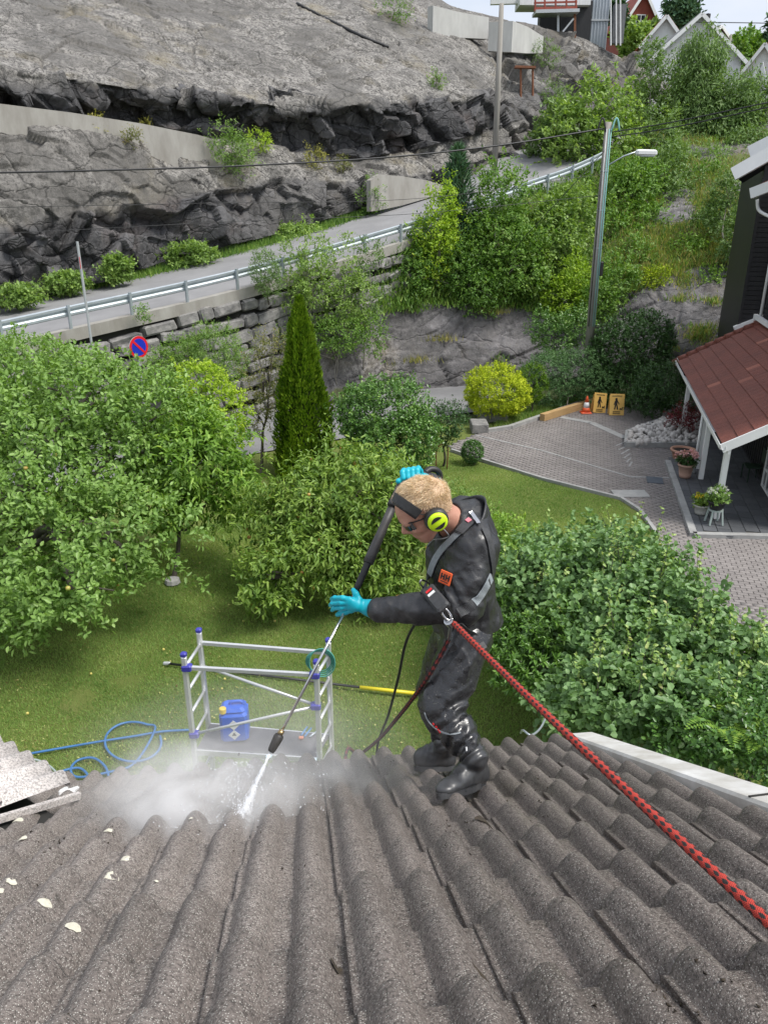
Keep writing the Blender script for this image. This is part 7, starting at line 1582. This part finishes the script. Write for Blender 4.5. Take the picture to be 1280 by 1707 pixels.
# ---- ropes: braided tube with checks
def rope_mat(name, red, dark, k_len, k_ang, share):
    m, t, b = new_mat(name); uv = N(t, 'UVMap').outputs[0]; sp = N(t, 'SeparateXYZ', {0: uv}); u, v = sp.outputs[0], sp.outputs[1]
    def mth(op, a, b_=0.0): return N(t, 'Math', {0: a, 1: b_}, operation=op).outputs[0]
    u = mth('ADD', u, .06); s1 = mth('ADD', mth('MULTIPLY', u, k_ang), mth('MULTIPLY', v, k_len)); s2 = mth('SUBTRACT', mth('MULTIPLY', u, k_ang), mth('MULTIPLY', v, k_len))
    ck = mth('MULTIPLY', mth('SINE', mth('MULTIPLY', s1, 2 * math.pi)), mth('SINE', mth('MULTIPLY', s2, 2 * math.pi)))
    nz_ = noise(t, posn(t), 60, 3, .6); ck = mth('ADD', ck, mth('MULTIPLY', mth('SUBTRACT', nz_, .5), 1.1)); c = mixc(t, ramp(t, mth('ADD', mth('MULTIPLY', ck, .5), .5), [(share - .03, 0.0), (share + .03, 1.0)]), red, dark)
    w1 = mth('SINE', mth('MULTIPLY', mth('ADD', mth('MULTIPLY', u, 10.0), mth('MULTIPLY', v, 220.0)), 2 * math.pi)); w2 = mth('SINE', mth('MULTIPLY', mth('SUBTRACT', mth('MULTIPLY', u, 10.0), mth('MULTIPLY', v, 220.0)), 2 * math.pi)); hgt = mth('MAXIMUM', w1, w2)
    t.links.new(mixc(t, ramp(t, mth('ADD', mth('MULTIPLY', hgt, .5), .5), [(.45, .45), (.8, 0.0)]), c, dark), b.inputs['Base Color']); b.inputs['Roughness'].default_value = .75; bump(t, b, hgt, .6, .002); return m
def rope(name, label, P, r, mat, n=14):
    P = np.asarray(P); k = len(P); T = nrm(np.gradient(P, axis=0)); x = nrm(np.cross(T[0], (0, 0, 1.))); v = []; Ls = np.r_[0, np.cumsum(np.linalg.norm(np.diff(P, axis=0), axis=1))]
    for i in range(k):
        x = nrm(x - T[i] * (x @ T[i])); y = np.cross(T[i], x); v += [P[i] + r * (math.cos(2 * math.pi * j / n) * x + math.sin(2 * math.pi * j / n) * y) for j in range(n)]
    f = [(i * n + j, i * n + (j + 1) % n, (i + 1) * n + (j + 1) % n, (i + 1) * n + j) for i in range(k - 1) for j in range(n)]
    o = mesh(name, v, f, mat, None, True); uvl = o.data.uv_layers.new(name='UVMap'); uvs = []
    for i in range(k - 1):
        for j in range(n): uvs += [j / n, Ls[i], (j + 1) / n, Ls[i], (j + 1) / n, Ls[i + 1], j / n, Ls[i + 1]]
    uvl.data.foreach_set('uv', np.array(uvs, np.float32)); return tag(o, label, 'rope')
m_rope = rope_mat('rope_red', (.52, .045, .028), (.02, .018, .018), 19.0, 3.0, .60); m_rope2 = rope_mat('rope_dark', (.26, .03, .025), (.012, .011, .011), 16.0, 2.0, .45)
r0 = px_front(757, 1040, jk_bv, .06); r1 = roofpt(1345, 1598, .105); r1b = rp(ruv(r1)[0] + .10, .15, .11)
r1a = rp(ruv(r1)[0] + (ruv(r1)[0] - ruv(r0)[0]) * .12, ruv(r1)[1] + (ruv(r1)[1] - ruv(r0)[1]) * .12, .105); r1b = rp(ruv(r1a)[0] + .1, .15, .11)
RPts = np.concatenate([smooth_path([r0, r0 + (r1 - r0) * .35 + (0, 0, -.01), r0 + (r1 - r0) * .7 + (0, 0, -.008), r1], 14)[:-1], smooth_path([r1, r1a, r1b], 10)])
rope('safety_rope', 'thick red and black safety rope running from the harness up the roof', RPts, .0125, m_rope)
g2 = px_front(748, 1066, tr_bv, .05)
t_ = thing('rope_grab', 'steel rope grab joining the red rope to the harness', 'rope grab', g1)
ax_ = nrm(g2 - g1); MB().cbox((g1 + g2) / 2, (np.linalg.norm(g2 - g1) + .02, .034, .026), (ax_, np.cross(tc_, ax_), tc_), .006).put('housing', M('grab_steel', (.34, .35, .36), (.45, .46, .47), 20, .35, metal=.8), t_)
MB().lathe([(.02, 0), (.02, .03)], g1 + tc_ * .0, 14, axes_from(tc_)).put('cam_wheel', m_steel, t_)
P = smooth_path([g2, px_front(733, 1095, tr_bv, .06), px_front(712, 1130, tr_bv, .06), at(690, 1162, 2.95), at(660, 1200, 3.2), at(630, 1234, 3.55), at(598, 1258, 3.95), rp(ruv(at(570, 1268, 4.2))[0], VE + .03, .08), rp(ruv(at(570, 1268, 4.2))[0] - .03, VE + .12, -.35)], 9)
rope('rope_tail', 'slack dark red tail of the safety rope hanging down to the eave', P, .010, m_rope2)
# flakes of moss thrown up by the jet
for k, (x, y, Y, s_) in enumerate(((403, 1304, 3.2, .012), (398, 1258, 3.3, .009), (365, 1273, 3.4, .008), (459, 1308, 3.2, .005), (404, 1334, 3.0, .006), (340, 1340, 3.1, .005), (420, 1255, 3.4, .004), (290, 1290, 3.3, .004))):
    p = at(x, y, Y); o = MB().lathe([(.2, -.5), (.9, -.3), (1, .1), (.5, .45), (.1, .5)], (0, 0, 0), 7).put('moss_flake', m_moss); o.location = tuple(p); o.scale = (s_, s_ * .7, s_ * 1.2); o.rotation_euler = (k, k * 2, k * .7)
    tag(o, 'small dark moss flake thrown up by the water jet', 'debris', 'moss flakes in the spray')
# ================================================================ spray mist
def mist(label, px, py, Y, rad, dens, nscale, seed, rot=0):
    c = roofpt(px, py, Y); mb = MB().lathe([(math.sin(a), -math.cos(a)) for a in np.linspace(.05, math.pi - .05, 10)], (0, 0, 0), 16); o = mb.put('spray_mist', None)
    o.location = tuple(c); o.scale = rad; o.rotation_euler = (0, 0, rot)
    m = bpy.data.materials.new('spray_mist'); m.use_nodes = True; t = m.node_tree; t.nodes.clear(); out = N(t, 'OutputMaterial')
    tc = N(t, 'TexCoord').outputs['Object']; ln = N(t, 'VectorMath', {0: tc}, operation='LENGTH').outputs['Value']
    fall = ramp(t, ln, [(.12, 1.0), (.95, 0.0)]); f2 = N(t, 'Math', {0: fall, 1: 1.5}, operation='POWER').outputs[0]
    nz = noise(t, N(t, 'Mapping', {'Vector': tc, 'Location': (seed, seed * .7, 0)}).outputs[0], nscale, 4, .6, .5); nzr = ramp(t, nz, [(.40, .0), (.62, 1.0)])
    d = N(t, 'Math', {0: N(t, 'Math', {0: f2, 1: nzr}, operation='MULTIPLY').outputs[0], 1: dens}, operation='MULTIPLY').outputs[0]
    pv = N(t, 'VolumePrincipled', {'Color': (.995, .995, 1, 1), 'Density': d, 'Anisotropy': 0.0}); t.links.new(pv.outputs[0], out.inputs['Volume'])
    o.data.materials.append(m); tag(o, label, 'mist', kind='stuff')
mist('dense white spray mist rising where the water jet hits the roof', 330, 1345, .10, (.60, .50, .18), 20, 1.9, 1.3)
mist('white spray drifting right of the jet along the eave', 520, 1320, .07, (.46, .40, .14), 5.5, 2.2, 4.1)
mist('thin veil of spray in front of the scaffold', 420, 1285, .22, (1.0, .7, .40), 2.3, 1.5, 7.7)

# droplets thrown off where the jet strikes
rng = np.random.default_rng(900); n = 520; a = rng.uniform(0, 2 * math.pi, n); rr = rng.random(n) ** 1.6 * .42
Pd = jet_t + RE * (np.cos(a) * rr)[:, None] + RDn * (np.sin(a) * rr * .7)[:, None] + RN * (rng.random(n) ** 1.5 * .22 + .01)[:, None]
oc = np.array([(1, 0, 0), (-1, 0, 0), (0, 1, 0), (0, -1, 0), (0, 0, 1.4), (0, 0, -1.4)]); sz = rng.uniform(.0012, .0032, n)
V = (Pd[:, None] + oc[None] * sz[:, None, None]).reshape(-1, 3); ff = np.array([(0, 2, 4), (2, 1, 4), (1, 3, 4), (3, 0, 4), (2, 0, 5), (1, 2, 5), (3, 1, 5), (0, 3, 5)]); F = (np.arange(n)[:, None, None] * 6 + ff[None]).reshape(-1, 3)
tag(npmesh('spray_droplets', V, F, M('water_drop', (.85, .88, .92), rough=.15, spec=.8)), 'fine water droplets bouncing off the tiles round the jet', 'droplets', kind='stuff')
